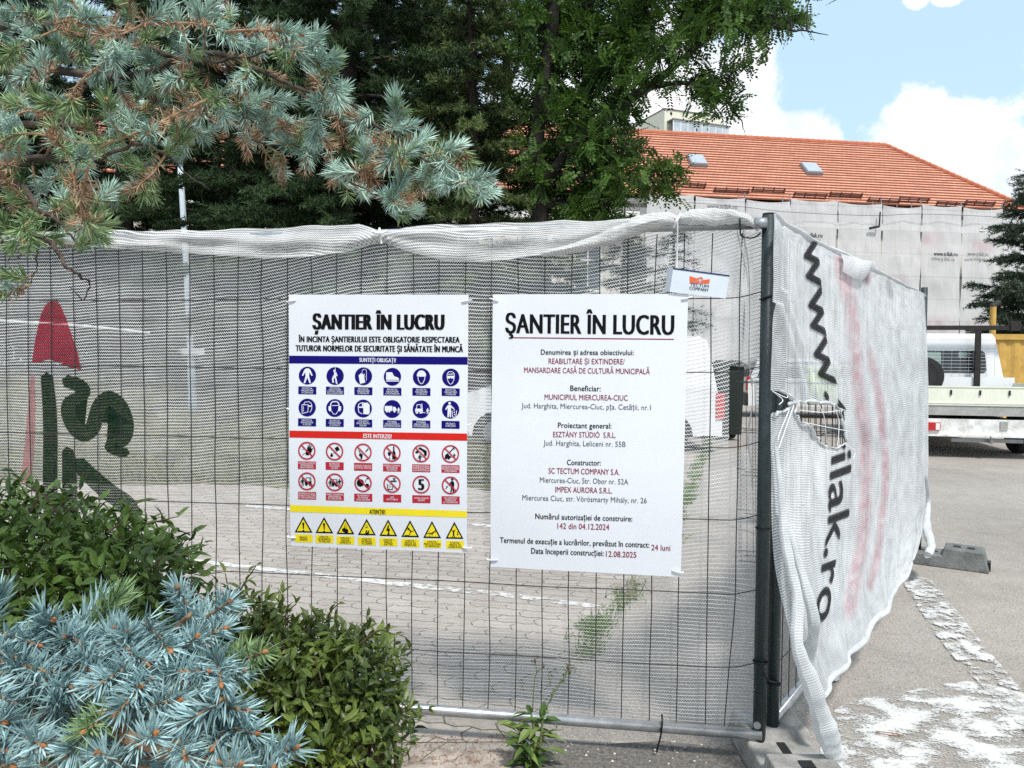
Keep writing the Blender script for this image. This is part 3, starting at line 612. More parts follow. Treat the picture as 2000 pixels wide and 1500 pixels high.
# dark gaps, the stub of downpipe
mb = MB(); c = onplane(1713, 442, B3(0, SN-.25, 0), bn); mb.bar(c-bd*.42-bn*.0+[0, 0, -.12], c+bd*.12, .065, 10); mb.bar(c+bd*.12+[0, 0, -.02], c+bd*.16+[0, 0, .75], .04, 8)
tag(mb.build('downpipe', M('black_plastic', (.012, .012, .013), .4, .1)), 'short black downpipe elbow poking out between two netting sheets', 'pipe')
# cable strung along the sheets
mb = MB(); pts = [onplane(x, y, B3(0, SN-.3, 0), bn) for x, y in ((1340, 395), (1450, 404), (1540, 414), (1700, 421), (1800, 418), (1960, 424))]; mb.tube(crom(pts, 40), .012, 5)
tag(mb.build('cable', M('dark_cable', (.03, .03, .03), .6)), 'thin dark cable strung along the top of the scaffold netting', 'cable')
# balcony railing on the bare strip of facade
mb = MB(); a, b = seam_t(1135), seam_t(1258)
for z_ in (8.95, 9.4): bbox(mb, a, b, -.55, -.5, z_, z_+.05)
for q in np.linspace(a, b, 26): bbox(mb, q, q+.03, -.54, -.51, 9.0, 9.4)
mb.build('balcony_railing', rail_m, root); mb = MB(); bbox(mb, a, b, -.6, .5, 8.6, 8.93); mb.build('balcony_slab', trim_m, root)

# ------------------------------------------------------------ tall block far behind
D0 = 92.; c0 = at(1298, 213, D0); c1 = at(1412, 226, D0+3.); top = c0[2]
ap = thing('apartment_building', 'pale cream flat roofed block rising behind the orange roof', 'building', (c0[0], c0[1], 0))
cream = M('pale_cream_wall', (.66, .64, .52), .9, .06, .5); pane = M('balcony_glass', (.38, .43, .47), .15, .25, .6, spec=.6)
ad = (c1-c0)*[1, 1, 0]; al = np.linalg.norm(ad); ad /= al; an = np.array([-ad[1], ad[0], 0])
def A3(t, n, z): return np.array([c0[0], c0[1], 0])+ad*t+an*n+np.array([0, 0, z])
def abox(mb, t0, t1, n0, n1, z0, z1, mat=0):
    P = [A3(t, n, z) for z in (z0, z1) for t, n in ((t0, n0), (t1, n0), (t1, n1), (t0, n1))]
    mb.add(P, [(0, 3, 2, 1), (4, 5, 6, 7), (0, 1, 5, 4), (1, 2, 6, 5), (2, 3, 7, 6), (3, 0, 4, 7)], mat)
mb = MB(); abox(mb, 0, al, 0, 14, 0, top); abox(mb, -2.4, 0, 6, 14, 0, top-.9); mb.build('wall', cream, ap)
mb = MB(); abox(mb, -.1, al+.1, -.1, 14, top, top+.12); mb.build('parapet_coping', rail_m, ap)
zb = top-1.55
mb = MB(); abox(mb, .45, al+.15, -1.25, 0, zb-4, zb-2.05); mb.build('balcony', cream, ap)
mb = MB(); abox(mb, .35, al+.25, -1.35, 0, zb+.02, zb+.16); mb.build('balcony_roof', rail_m, ap)
for k in range(8):
    w_ = (al-.4)/8; t0 = .5+k*w_; mb = MB(); abox(mb, t0+.05, t0+w_-.05, -1.2, -1.15, zb-2.0, zb); wd = mb.build('window', pane, ap)
    mb = MB(); abox(mb, t0-.05, t0+.05, -1.23, -1.1, zb-2.05, zb+.02); abox(mb, t0+.05, t0+w_-.05, -1.23, -1.13, zb-.1, zb+.02); mb.build('frame', trim_m, wd)

# ============================================================ TREES BEHIND THE FENCE
bark_d = M('dark_bark', (.045, .036, .03), .95, .35, 14, bump=1., bscale=30)
con_mats = [M('conifer_needles_dark', (.018, .040, .018), .75, .35, island=1.1, col2=(.060, .10, .040), trans=.12, spec=.2),
            M('conifer_needles_mid', (.035, .068, .024), .75, .3, island=1.5, col2=(.13, .17, .06), trans=.15, spec=.2)]
def conifer(name, base, H, Rr, z0, seed, label, mat, group=None, whorl=.42, nb=7, needle=.10, nper=24, droop=.25, gap=0., wid=.019, tw=.30, power=.8):
    global rng
    keep = rng; rng = np.random.default_rng(seed)
    root = thing(name, label, 'tree', base, 0, group)
    b = np.array(base, float); mb = MB(); k = 14; zz = np.linspace(0, H, k)
    sway = np.stack([.10*np.sin(zz*.5+seed), .10*np.cos(zz*.4+seed*2), zz], 1); sway[:, :2] -= sway[0, :2]
    mb.tube(b+sway, np.linspace(.05+H*.016, .015, k), 9); tb = []; td = []
    z = z0
    while z < H-.2:
        fr = 1-(z-z0)/(H-z0); L_ = Rr*(fr**power)*rng.uniform(.8, 1.1)+.15; ph = rng.uniform(0, 6.28)
        for q in range(nb):
            if rng.random() < gap: continue
            a = ph+q*2*np.pi/nb+rng.normal()*.25; ll = L_*rng.uniform(.6, 1.15); s = np.linspace(0, 1, 9)
            hd = np.array([math.cos(a), math.sin(a), 0]); cx = np.interp(z, zz, sway[:, 0]); cy = np.interp(z, zz, sway[:, 1])
            up_ = rng.uniform(-.05, .2)
            P = b+np.array([cx, cy, z+rng.normal()*.08])+hd*(s*ll)[:, None]+np.array([0, 0, 1.])*(up_*s*ll-droop*ll*s*s+.12*droop*ll*s**4)[:, None]
            mb.tube(P, np.linspace(.012+ll*.012, .004, 9), 5, cap=False)
            m = max(int(ll/.06), 5); ss = rng.uniform(.18, 1, m*2)
            C = np.stack([np.interp(ss, s, P[:, i]) for i in range(3)], 1); sd = np.where(rng.random(m*2) < .5, 1, -1)
            side = np.array([-hd[1], hd[0], 0]); fw = .55+.35*ss
            D = hd*fw[:, None]+side*(sd*rng.uniform(.4, .9, m*2))[:, None]+np.array([0, 0, 1.])*rng.normal(-.18, .25, (m*2, 1))
            tb.append(C); td.append(D)
        z += whorl*rng.uniform(.7, 1.2)
    mb.build('trunk', bark_d, root, smooth=True)
    C = np.concatenate(tb); D = np.concatenate(td); D /= np.linalg.norm(D, axis=1)[:, None]; n = len(C); ln = tw*rng.uniform(.6, 1.2, n)
    t = rng.random((n, nper)); B = C[:, None]+D[:, None]*(t*ln[:, None])[..., None]; DD = D[:, None]*.55+rng.normal(size=(n, nper, 3))*.55
    mb = MB(); add_slivers(mb, B.reshape(-1, 3), DD.reshape(-1, 3), rng.uniform(.7, 1.2, n*nper)*needle, wid)
    # the twigs themselves
    add_slivers(mb, C, D, ln, .012, 1)
    mb.build('crown', [mat, bark_d], root); rng = keep
    return root
def gpos(px, d, x=None):
    p = at(px, 700, d); return (p[0], p[1], lawn_z(p[0], p[1]) if p[0] < 1.2 else 0.)
G1 = 'dark conifers on the lawn behind the fence'
conifer('conifer_tree', gpos(655, 13.5), 12.5, 3.2, 1.2, 11, 'tall dark conifer behind the tip of the blue spruce branch', con_mats[0], G1, nb=8, nper=34)
conifer('conifer_tree', gpos(905, 13.0), 8.2, 2.1, 1.1, 12, 'lighter green conifer standing left of the black locust trunk', con_mats[1], G1, nb=8, nper=34, needle=.085)
conifer('conifer_tree', gpos(470, 16.), 13., 3.2, .9, 13, 'dark conifer directly right of the lamp post', con_mats[0], G1, nb=7)
conifer('conifer_tree', gpos(765, 17.), 14.5, 3.2, .9, 14, 'tallest dark conifer, rising behind the two conifers with feathery boughs', con_mats[0], G1, nb=7)
conifer('conifer_tree', gpos(255, 18.), 13., 2.7, 3.8, 15, 'bare stemmed dark conifer left of the lamp post', con_mats[0], G1)
conifer('conifer_tree', gpos(-60, 17.), 12., 3.0, 1.6, 16, 'dark conifer at the left picture edge behind the twigs', con_mats[0], G1)
conifer('conifer_tree', gpos(345, 22.), 13., 3.0, .8, 23, 'dark conifer far back between the lamp post and the bare stemmed conifer', con_mats[0], G1)
conifer('conifer_tree', gpos(575, 21.), 13., 3.2, .8, 24, 'dark conifer far back, just right of the conifer beside the lamp post', con_mats[0], G1)
conifer('conifer_tree', gpos(75, 21.), 13., 3.2, 1.6, 25, 'dark conifer far back between the left edge tree and the bare stemmed conifer', con_mats[0], G1, nb=8)
conifer('conifer_tree', gpos(1055, 15.), 5.0, 1.7, 1.0, 17, 'low bushy conifer under the right-hand locust limbs', con_mats[1], G1, nper=18)
conifer('conifer_tree', gpos(1205, 20.), 5.6, 1.3, .8, 18, 'slim young conifer seen through the net above the right-hand sign', con_mats[0], G1, gap=.2)
conifer('young_conifer', gpos(1305, 18.), 4.5, .95, .8, 19, 'sparse young conifer seen through the net beside the small tilted plate', con_mats[0], None, whorl=.38, gap=.25, nper=10)
p = at(2032, 700, 21.)
conifer('conifer_tree', (p[0], p[1], 0), 6.6, 1.85, .9, 21, 'dark green conifer at the right edge, behind the white pickup', M('conifer_needles_blue', (.022, .045, .03), .7, .35, island=True, col2=(.07, .10, .06), trans=.1), None, whorl=.46, nb=9, needle=.11, nper=26, droop=-.05, wid=.022, tw=.36, power=.75)
# undergrowth darkening the foot of the trees
def shrub_mass(name, c, rad, n, L_, W_, mat, label, cat, seed, stem=True, squash=None, shell=.55, group=None, dirs_up=.4):
    global rng
    keep = rng; rng = np.random.default_rng(seed); c = np.array(c, float); rad = np.array(rad, float)
    root = thing(name, label, cat, (c[0], c[1], 0.), 0, group)
    u = unit(n); r = shell+(1-shell)*rng.random(n)**.6; P = c+u*r[:, None]*rad*(1+.35*vnoise(u[:, 0]*3+9, u[:, 1]*3+u[:, 2]*4+9, seed))[:, None]
    P = P[P[:, 2] > .03]; n = len(P); o = (P-c)/rad
    D = o/np.linalg.norm(o, axis=1)[:, None]*.7+rng.normal(size=(n, 3))*.5; D[:, 2] += dirs_up
    mb = MB(); add_leaves(mb, P, D, unit(n)*.6+np.array([0, 0, 1.]), rng.uniform(.65, 1.15, n)*L_, rng.uniform(.8, 1.2, n)*W_)
    mb.build('crown', mat, root)
    mb = MB()
    for i in range(14):
        a = rng.uniform(0, 6.28); e = c+np.array([math.cos(a)*rad[0], math.sin(a)*rad[1], rng.uniform(.1, .7)*rad[2]])*rng.uniform(.4, .85); s = np.array([c[0], c[1], 0])+np.array([math.cos(a), math.sin(a), 0])*.08*min(rad[0], 1)
        mb.tube(crom([s, (s+e)/2+[0, 0, .1*rad[2]], e], 6), np.linspace(.02, .006, 6)*min(rad[2]*2, 1.3), 5)
    mb.build('stem', bark_d, root); rng = keep
    return root
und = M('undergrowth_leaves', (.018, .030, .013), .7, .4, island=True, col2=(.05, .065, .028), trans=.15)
for i, (px, d, rx, rz, lb) in enumerate(((-130, 24, 3.4, 2.5, 'tall dark bush at the left picture edge behind the net'), (90, 25, 3.2, 2.5, 'tall dark bush behind the red printed arrow'), (260, 23, 3., 2.3, 'tall dark bush under the bare stemmed conifer'), (450, 22, 3.0, 2.4, 'tall dark bush behind the lamp post foot'), (690, 22, 3.2, 2.2, 'tall dark bush behind the left-hand sign'), (915, 20.5, 1.7, 1.7, 'dark bush left of the white van windscreen'))):
    p = gpos(px, d); shrub_mass('bush', (p[0], p[1], p[2]+rz*.8), (rx, 1.2, rz), 9000, .22, .11, und, lb, 'bush', 60+i, group='dark bushes at the foot of the conifers', shell=.3)

# ------------------------------------------------------------ locust trees
loc_m = M('locust_leaflets', (.014, .046, .014), .55, .3, island=1.6, col2=(.095, .18, .028), trans=.30, spec=.3)
loc_bark = M('locust_bark', (.03, .025, .022), .95, .35, 12, bump=1.)
def locust(label, base, limbs, blobs, depth, seed, nleaf):
    """limbs: lists of (px,py,depth offset,radius); blobs: (px,py,rx,ry,weight) crown clumps"""
    global rng
    keep = rng; rng = np.random.default_rng(seed)
    root = thing('locust_tree', label, 'tree', base, 0, 'locust trees on the lawn')
    mb = MB(); pts = []
    for lm in limbs:
        P = np.array([at(x, y, depth+o) for x, y, o, r in lm]); rr = [r for *_, r in lm]; k = len(lm)*6
        C = crom(P, k); C += np.cumsum(rng.normal(size=C.shape), 0)*.006; mb.tube(C, np.interp(np.linspace(0, 1, k), np.linspace(0, 1, len(rr)), rr), 8); pts.append(C)
    pts = np.concatenate(pts); pz = (pts-CAM)@_f; pp = np.stack([1000+FOC*((pts-CAM)@_x)/pz, 750-FOC*((pts-CAM)@_u)/pz], -1)
    # clump centres inside each blob, a twig from the nearest limb to each, leaves hung on the twigs
    wsum = sum(b[4]*b[2]*b[3] for b in blobs); LB = []; LD = []
    for (x, y, rx, ry, wt) in blobs:
        n = int(nleaf*wt*rx*ry/wsum); nc = max(n//14, 2)
        th = rng.uniform(0, 6.28, nc); q = np.sqrt(rng.random(nc)); cx = x+np.cos(th)*q*rx; cy = y-10+np.sin(th)*q*ry
        for a, b_ in zip(cx, cy):
            j = np.argmin(((pp-[a, b_+14])**2).sum(1)); s = pts[j]; c = at(a, b_, pz[j]+(.5 if a < 1190 else .22)+rng.normal()*(.25+.005*rx))
            d = c-s; mid = (s+c)/2+rng.normal(size=3)*.08+[0, 0, .12]
            tw = crom([s, mid, c], 8); mb.tube(tw, np.linspace(.016, .004, 8), 4, cap=False)
            m = rng.integers(9, 19); t = rng.uniform(.3, 1.05, m); B = np.stack([np.interp(t, np.linspace(0, 1, 8), tw[:, i]) for i in range(3)], 1)+rng.normal(size=(m, 3))*.07
            D = rng.normal(size=(m, 3))*.75+d/np.linalg.norm(d)*.45; D[:, 2] -= .12
            LB.append(B); LD.append(D)
    mb.build('trunk', loc_bark, root, smooth=True)
    B = np.concatenate(LB); D = np.concatenate(LD); D /= np.linalg.norm(D, axis=1)[:, None]; n = len(B)
    k = 15; ln = rng.uniform(.22, .36, n); S = np.cross(D, rng.normal(size=(n, 3))*.4+np.array([0, 0, 1.])); S /= np.linalg.norm(S, axis=1)[:, None]; U = np.cross(S, D)
    i = np.arange(k); t = .2+.8*((i//2)/((k-1)/2)); sd = np.where(i % 2, 1., -1.); sd[-1] = 0
    Bb = B[:, None]+D[:, None]*(t*ln[:, None])[..., None]-np.array([0, 0, 1.])*(.16*ln[:, None]*t*t)[..., None]
    Dd = S[:, None]*sd[None, :, None]+D[:, None]*np.where(sd == 0, 1., .35)[None, :, None]-np.array([0, 0, .25])
    Nn = np.broadcast_to(U[:, None], Bb.shape)+rng.normal(size=Bb.shape)*.25
    B2 = Bb.reshape(-1, 3); D2 = Dd.reshape(-1, 3); D2 = D2/np.linalg.norm(D2, axis=1)[:, None]; S2 = np.cross(D2, Nn.reshape(-1, 3)); S2 /= np.linalg.norm(S2, axis=1)[:, None]
    L2 = rng.uniform(.055, .078, len(B2))[:, None]; V = np.stack([B2, B2+D2*L2*.5-S2*L2*.28, B2+D2*L2, B2+D2*L2*.5+S2*L2*.28], 1)
    mb = MB(); mb.add(V.reshape(-1, 3), np.arange(len(B2)*4).reshape(-1, 4)); mb.build('crown', loc_m, root); rng = keep
    return root
limbsA = [[(1062, 740, 0, .17), (1058, 560, 0, .15), (1056, 400, 0, .145), (1052, 280, 0, .14), (1062, 170, 0, .12), (1078, 90, 0, .11), (1088, 20, 0, .10), (1096, -90, 0, .08), (1110, -260, 0, .04)],
          [(1056, 360, 0, .10), (1110, 300, -.2, .09), (1190, 225, -.4, .08), (1262, 176, -.5, .075), (1300, 150, -.5, .065), (1335, 120, -.6, .06), (1368, 84, -.6, .05), (1420, 52, -.7, .04), (1470, 45, -.7, .032), (1520, 57, -.7, .022), (1562, 60, -.7, .015), (1612, 71, -.7, .005)],
          [(1280, 168, -.5, .045), (1330, 163, -.5, .035), (1376, 170, -.4, .028), (1412, 194, -.4, .02), (1438, 226, -.4, .012), (1450, 258, -.4, .004)],
          [(1062, 330, 0, .06), (1130, 345, -.3, .045), (1200, 350, -.5, .035), (1260, 355, -.6, .025), (1325, 350, -.6, .012)],
          [(1120, 292, -.2, .05), (1150, 200, .3, .045), (1150, 100, .4, .04), (1146, 20, .5, .035), (1150, -120, .5, .02)],
          [(1368, 84, -.6, .04), (1375, 20, -.6, .03), (1400, -60, -.5, .02)], [(1200, 222, -.3, .05), (1225, 120, 0, .04), (1260, 30, .1, .03), (1290, -80, .1, .02)],
          [(1055, 400, 0, .06), (1110, 400, -.2, .04), (1170, 420, -.2, .02)]]
blobsA = [(1080, 60, 95, 75, .9), (1180, 60, 95, 75, .95), (1290, 40, 95, 55, 1.), (1390, 30, 80, 45, 1.), (1480, 25, 75, 40, .9), (1550, 20, 50, 32, .7), (1230, 140, 80, 55, .9), (1320, 120, 60, 35, .55),
          (1130, 165, 85, 60, .85), (1060, 200, 60, 60, .55), (1170, 240, 80, 55, .9), (1235, 215, 42, 34, .6), (1390, 185, 60, 32, .75), (1410, 215, 38, 26, .7), (1440, 105, 55, 28, .5), (1455, 135, 32, 28, .35),
          (1120, 320, 90, 60, 1.), (1190, 300, 55, 40, .8), (1230, 345, 45, 22, .7), (1322, 362, 28, 24, .9), (1270, 378, 45, 18, .7), (1100, 400, 70, 45, 1.), (1170, 395, 50, 30, .9), (1210, 380, 42, 28, .8), (1150, 430, 60, 24, .9),
          (1050, 280, 50, 50, .5), (1040, 380, 45, 55, .6), (1200, -120, 260, 90, .35), (1420, -110, 150, 70, .3)]
locust('leafy locust tree with a black trunk whose limbs reach right over the orange roof', gpos(1062, 12.5), limbsA, blobsA, 12.5, 31, 7600)
limbsB = [[(912, 740, 0, .2), (912, 560, 0, .19), (910, 400, 0, .18), (905, 250, 0, .17), (912, 120, 0, .16), (914, 20, 0, .15), (910, -150, 0, .1), (905, -400, 0, .04)],
          [(912, 420, 0, .12), (950, 330, -.3, .11), (978, 230, -.4, .10), (985, 120, -.4, .09), (960, 20, -.4, .08), (950, -150, -.4, .05)],
          [(905, 250, 0, .08), (860, 150, .2, .06), (835, 40, .3, .05), (820, -100, .3, .03)], [(978, 230, -.4, .06), (1010, 130, -.5, .045), (1030, 30, -.5, .03)]]
blobsB = [(850, 60, 60, 65, 1.), (930, 50, 70, 55, .6), (1000, 60, 60, 65, .8), (870, 150, 65, 60, .9), (960, 150, 55, 50, .7), (900, 240, 70, 55, .9), (990, 230, 45, 40, .45), (940, 320, 60, 45, .7), (880, 330, 50, 40, .7), (830, 120, 40, 60, .8), (920, -130, 160, 90, .5)]
locust('locust tree with a brown trunk, forked behind the feathery conifers', gpos(912, 17.5), limbsB, blobsB, 17.5, 32, 5000)

# ============================================================ LAMP POST
galv = M('galvanised_steel', (.50, .54, .58), .38, .15, 18, metal=.65)
LD = 13.2; p0 = gnd(377, 800); tp = at(352, 322, LD); bt = at(377, 762, LD); bt[2] = lawn_z(bt[0], bt[1])
lp = thing('street_lamp', 'slim leaning grey lamp post with a dull cone shaped head', 'street lamp', tuple(bt))
pole_m = M('pole_paint', (.55, .62, .68), .45, .08, 8)
mb = MB(); mb.tube(crom([bt, bt*.6+tp*.4+[.02, 0, 0], tp], 10), np.linspace(.075, .045, 10), 12); mb.build('pole', pole_m, lp, smooth=True)
mb = MB(); zz = np.array([0, .06, .30, .42, .46]); rr = np.array([.05, .11, .24, .25, .03]); mb.tube([tp+[0, 0, q] for q in zz], rr, 20); mb.build('lamp_head', M('dull_lamp_glass', (.15, .15, .11), .5, .2, 6), lp, smooth=True)
mb = MB(); c = at(357, 686, LD-.1); c2 = (bt+(tp-bt)*((c[2]-bt[2])/(tp[2]-bt[2]))); mb.box(c2+[-.02, -.1, 0], (.62, .015, .11)); mb.bar(c2, c2+[0, -.1, 0], .012, 6); mb.build('name_plate', M('white_plate', (.8, .82, .84), .4, .05), lp)
# ============================================================ VEHICLES
white_p = M('white_car_paint', (.72, .73, .74), .28, .03, 2, spec=.5, coat=.5); glass = M('dark_car_glass', (.018, .022, .025), .06, .1, 1, spec=.7)
rubber = M('tyre_rubber', (.018, .018, .018), .85, .2, 20); blackp = M('black_trim', (.02, .02, .021), .55, .2); steelr = M('wheel_steel', (.28, .28, .28), .45, .2, metal=.5)
redl = M('red_lens', (.45, .012, .015), .2, .2, 14, spec=.6); whl = M('clear_lens', (.75, .72, .7), .2, .1)
def wheel(parent, c, r, wd, side):
    """c in the parent's coordinates; axle along x"""
    mb = MB(); a = np.array([1., 0, 0]); xs = np.array([-.5, -.46, -.3, .3, .46, .5])*wd; rs = np.array([.72, .93, 1, 1, .93, .72])*r
    mb.tube([np.array(c)+a*q for q in xs], rs, 28); t = mb.build('wheel', rubber, parent, smooth=False, local=True)
    mb = MB(); o = np.array(c)+a*side*wd*.46
    mb.tube([o, o+a*side*.02, o+a*side*.012], [r*.66, r*.62, r*.2], 20)
    for q in range(8):
        e = q*math.pi/4; mb.bar(o+np.array([side*.015, math.cos(e)*r*.22, math.sin(e)*r*.22]), o+np.array([side*.02, math.cos(e)*r*.58, math.sin(e)*r*.58]), .028, 6)
    mb.build('rim', steelr, t, local=True)
def arch(cx, r, z0, n=9): return [(cx+r*math.cos(q), z0+r*math.sin(q)) for q in np.linspace(0, math.pi, n)]
# --- white van, seen from its right... side-on, nose to the left. local x: along the body (nose at -), y: across
vo = at(1133, 700, 12.6); van = thing('parked_van', 'white panel van parked side-on behind the right-hand white sign', 'van', (vo[0], vo[1], 0), R(2))
VL, VW = 4.25, 1.75
prof = [(-2.12, .30), (-2.14, .62), (-2.05, .86), (-1.35, 1.06)]+[(2.0, 1.06), (2.1, .62), (2.1, .28)]+arch(1.28, .37, .28)+arch(-1.38, .37, .28)
mb = MB(); mb.prism(prof, -VW/2, VW/2); mb.build('body', white_p, van, local=True)
rf = [(-1.35, 1.058), (-.42, 1.74), (-.2, 1.80), (1.75, 1.82), (1.88, 1.76), (2.0, 1.058)]
mb = MB(); mb.prism(rf, -VW/2, VW/2, ins=lambda z: max(0, (z-1.058))*.16+.002); mb.build('cabin', white_p, van, local=True)
wy = lambda z: -VW/2+(z-1.058)*.16-.004
def sidewin(parent, q):
    mb = MB(); mb.add([(x, wy(z), z) for x, z in q]+[(x, wy(z)+.02, z) for x, z in q], [tuple(range(len(q)))]); return mb.build('side_window', glass, parent, local=True)
sidewin(van, [(-1.12, 1.12), (-.05, 1.12), (-.05, 1.66), (-.42, 1.66)])
mb = MB(); mb.add([(-1.31, -.76, 1.11), (-1.31, .76, 1.11), (-.5, .68, 1.70), (-.5, -.68, 1.70)], [(0, 1, 2, 3)]); 
for v in mb.v: v[:, 0] -= .014
mb.build('windscreen', glass, van, local=True)
mb = MB(); mb.box((2.06, -VW/2+.06, .74), (.13, .16, .40)); mb.box((2.06, VW/2-.06, .74), (.13, .16, .40)); mb.build('tail_light', redl, van, local=True)
mb = MB(); mb.box((-2.02, -VW/2+.1, .74), (.2, .22, .16)); mb.build('headlight', whl, van, local=True)
mb = MB(); mb.box((2.1, 0, .42), (.14, VW-.04, .22)); mb.box((-2.12, 0, .42), (.12, VW-.06, .2)); mb.build('bumper', blackp, van, local=True)
mb = MB(); mb.box((.2, -VW/2-.008, .62), (2., .02, .05)); mb.box((-.03, -VW/2-.003, .85), (.012, .008, .9)); mb.box((.95, -VW/2-.003, .95), (.012, .008, 1.1)); mb.build('side_trim', blackp, van, local=True)
mb = MB(); mb.box((-1.0, -VW/2-.12, 1.15), (.1, .2, .16)); mb.build('wing_mirror', blackp, van, local=True)
for cx in (1.28, -1.38):
    for s in (-1, 1):
        mb = MB(); c = np.array([cx, s*(VW/2-.12), .31]); mb.tube([c+[0, -.1, 0], c+[0, .1, 0]], .31, 26); t = mb.build('wheel', rubber, van, local=True)
        mb = MB(); mb.disc(c+[0, s*.1, 0], .2, (0, s, 0), 20, thick=.012); mb.build('rim', steelr, t, local=True)
mb = MB(); mb.box((0, 0, .27), (3.9, 1.4, .08)); mb.build('underbody', blackp, van, local=True)
# --- white car glimpsed between van and post
p = at(1530, 700, 20.); car = thing('parked_car', 'white car glimpsed between the van and the green fence post', 'car', (p[0], p[1], 0), R(-8))
prof = [(-1.0, .3), (-1.02, .95), (1.9, .98), (2.9, .85), (3.0, .3)]+arch(2.1, .35, .3)+arch(-.2, .35, .3)
mb = MB(); mb.prism(prof, -.85, .85); mb.build('body', white_p, car, local=True)
mb = MB(); mb.prism([(-.98, .948), (-.75, 1.48), (1.0, 1.5), (1.85, .975)], -.85, .85, ins=lambda z: max(0, z-.95)*.3+.002); mb.build('cabin', white_p, car, local=True)
mb = MB(); mb.add([(x, -.85+(z-.95)*.3-.005, z) for x, z in ((-.8, 1.0), (-.66, 1.4), (.95, 1.42), (1.65, 1.0))], [(0, 3, 2, 1)]); mb.build('side_window', glass, car, local=True)
mb = MB(); mb.add([(-.99+(z-.95)*.43-.006, y, z) for y, z in ((-.7, 1.02), (.7, 1.02), (.62, 1.4), (-.62, 1.4))], [(0, 1, 2, 3)]); mb.build('rear_window', glass, car, local=True)
mb = MB(); mb.box((-1.0, -.76, .86), (.1, .16, .34)); mb.build('tail_light', redl, car, local=True)
mb = MB(); mb.box((-1.03, 0, .45), (.1, 1.66, .3)); mb.build('bumper', blackp, car, local=True)
for cx in (2.1, -.2):
    mb = MB(); c = np.array([cx, -.75, .31]); mb.tube([c+[0, -.1, 0], c+[0, .1, 0]], .31, 24); mb.build('wheel', rubber, car, local=True)
# --- tall waste bin beside the van
p = gnd(1419, 858); wb = thing('waste_bin', 'tall dark green waste bin between the van rear and the fence post', 'bin', (p[0], p[1], 0), R(5)); gp = M('dark_green_plastic', (.009, .016, .012), .6, .15, 6)
mb = MB(); mb.box((0, 0, .72), (.36, .5, 1.22), top=(1.12, 1.12)); mb.build('body', gp, wb, local=True)
mb = MB(); mb.box((0, -.02, 1.37), (.44, .6, .07)); mb.box((0, .0, 1.42), (.38, .5, .05), top=(.8, .8)); mb.build('lid', gp, wb, local=True)
for s in (-1, 1):
    mb = MB(); mb.tube([(s*.2-.03, .24, .11), (s*.2+.03, .24, .11)], .11, 16); mb.build('wheel', rubber, wb, local=True)

# --- white double-cab pickup with drop-side bed, seen from behind. local x: right, y: forward
cw = 11.5; p = at(1932, 710, cw); tk = thing('pickup_truck', 'white drop-side pickup truck seen from behind, spare wheel in its bed', 'truck', (p[0], p[1], 0), R(-11))
bedp = M('cream_board_paint', (.70, .72, .60), .5, .08, 6); bump_m = M('dirty_white_steel', (.60, .60, .57), .55, .3, 9, col2=(.66, .66, .64)); dgrey = M('bed_rail', (.33, .33, .31), .6, .2, 10)
BW = 1.05; BLn = 1.75
mb = MB(); mb.box((0, BLn/2, .73), (2*BW-.06, BLn, .10)); mb.build('bed_floor', dgrey, tk, local=True)
mb = MB(); mb.box((0, .0, .94), (2*BW, .035, .29)); mb.box((0, -.012, 1.075), (2*BW, .03, .02)); mb.box((0, -.01, .83), (2*BW, .03, .018)); tg = mb.build('tailgate', bedp, tk, local=True)
for q in (-.92, -.52, -.12, .28, .68, .96):
    mb = MB(); mb.box((q, -.028, .99), (.022, .02, .075)); mb.build('latch', blackp, tg, local=True)
for s in (-1, 1):
    mb = MB(); mb.box((s*BW, BLn/2, .95), (.03, BLn-.04, .3)); mb.build('side_board', bedp, tk, local=True)
mb = MB(); mb.box((0, BLn-.02, 1.02), (2*BW, .03, .34)); mb.build('head_board', white_p, tk, local=True)
mb = MB(); mb.box((0, -.01, .705), (2*BW+.02, .06, .12)); mb.build('bed_sill', dgrey, tk, local=True)
mb = MB(); mb.box((0, -.02, .47), (2*BW-.02, .07, .24)); mb.box((0, -.05, .345), (2*BW-.02, .12, .03)); bp_ = mb.build('bumper_beam', bump_m, tk, local=True)
for s in (-1, 1):
    mb = MB(); mb.box((s*.82, -.075, .475), (.28, .05, .12)); tl = mb.build('tail_light', redl, tk, local=True)
    mb = MB(); mb.box((s*.72, -.105, .475), (.055, .015, .1)); mb.build('clear_lens', whl, tl, local=True)
mb = MB(); mb.box((.20, -.062, .50), (.1, .015, .13)); mb.build('number_plate_lamp', dgrey, tk, local=True)
mb = MB(); mb.box((-.02, -.03, .275), (.98, .06, .055)); mb.bar((0, -.03, .27), (0, -.16, .26), .025, 8); mb.tube([(0, -.16, .255), (0, -.16, .31), (0, -.16, .33), (0, -.16, .36)], [.014, .014, .028, .012], 10); mb.build('tow_bar', steelr, tk, local=True)
mb = MB(); mb.box((0, 1.5, .5), (.9, 3., .16)); mb.box((0, .9, .42), (1.5, .1, .1)); mb.build('chassis', blackp, tk, local=True)
for s in (-1, 1):
    wheel(tk, (s*.82, .95, .33), .33, .22, s)
    wheel(tk, (s*.82, 3.9, .33), .33, .22, s)
CY = BLn+.06
cab0 = [(CY, .35), (CY, 1.15), (CY+2.9, 1.15), (CY+3.6, .95), (CY+3.7, .35)]
def yprism(mb, prof, x0, x1, ins=None):      # profile in (y,z) extruded along x
    m2 = MB(); m2.prism(prof, x0, x1, 0, ins)
    V = m2.v[0]; mb.add(V[:, [1, 0, 2]], [tuple(r) for f, _ in m2.f for r in f.tolist()])
mb = MB(); yprism(mb, cab0, -.93, .93); mb.build('cab', white_p, tk, local=True)
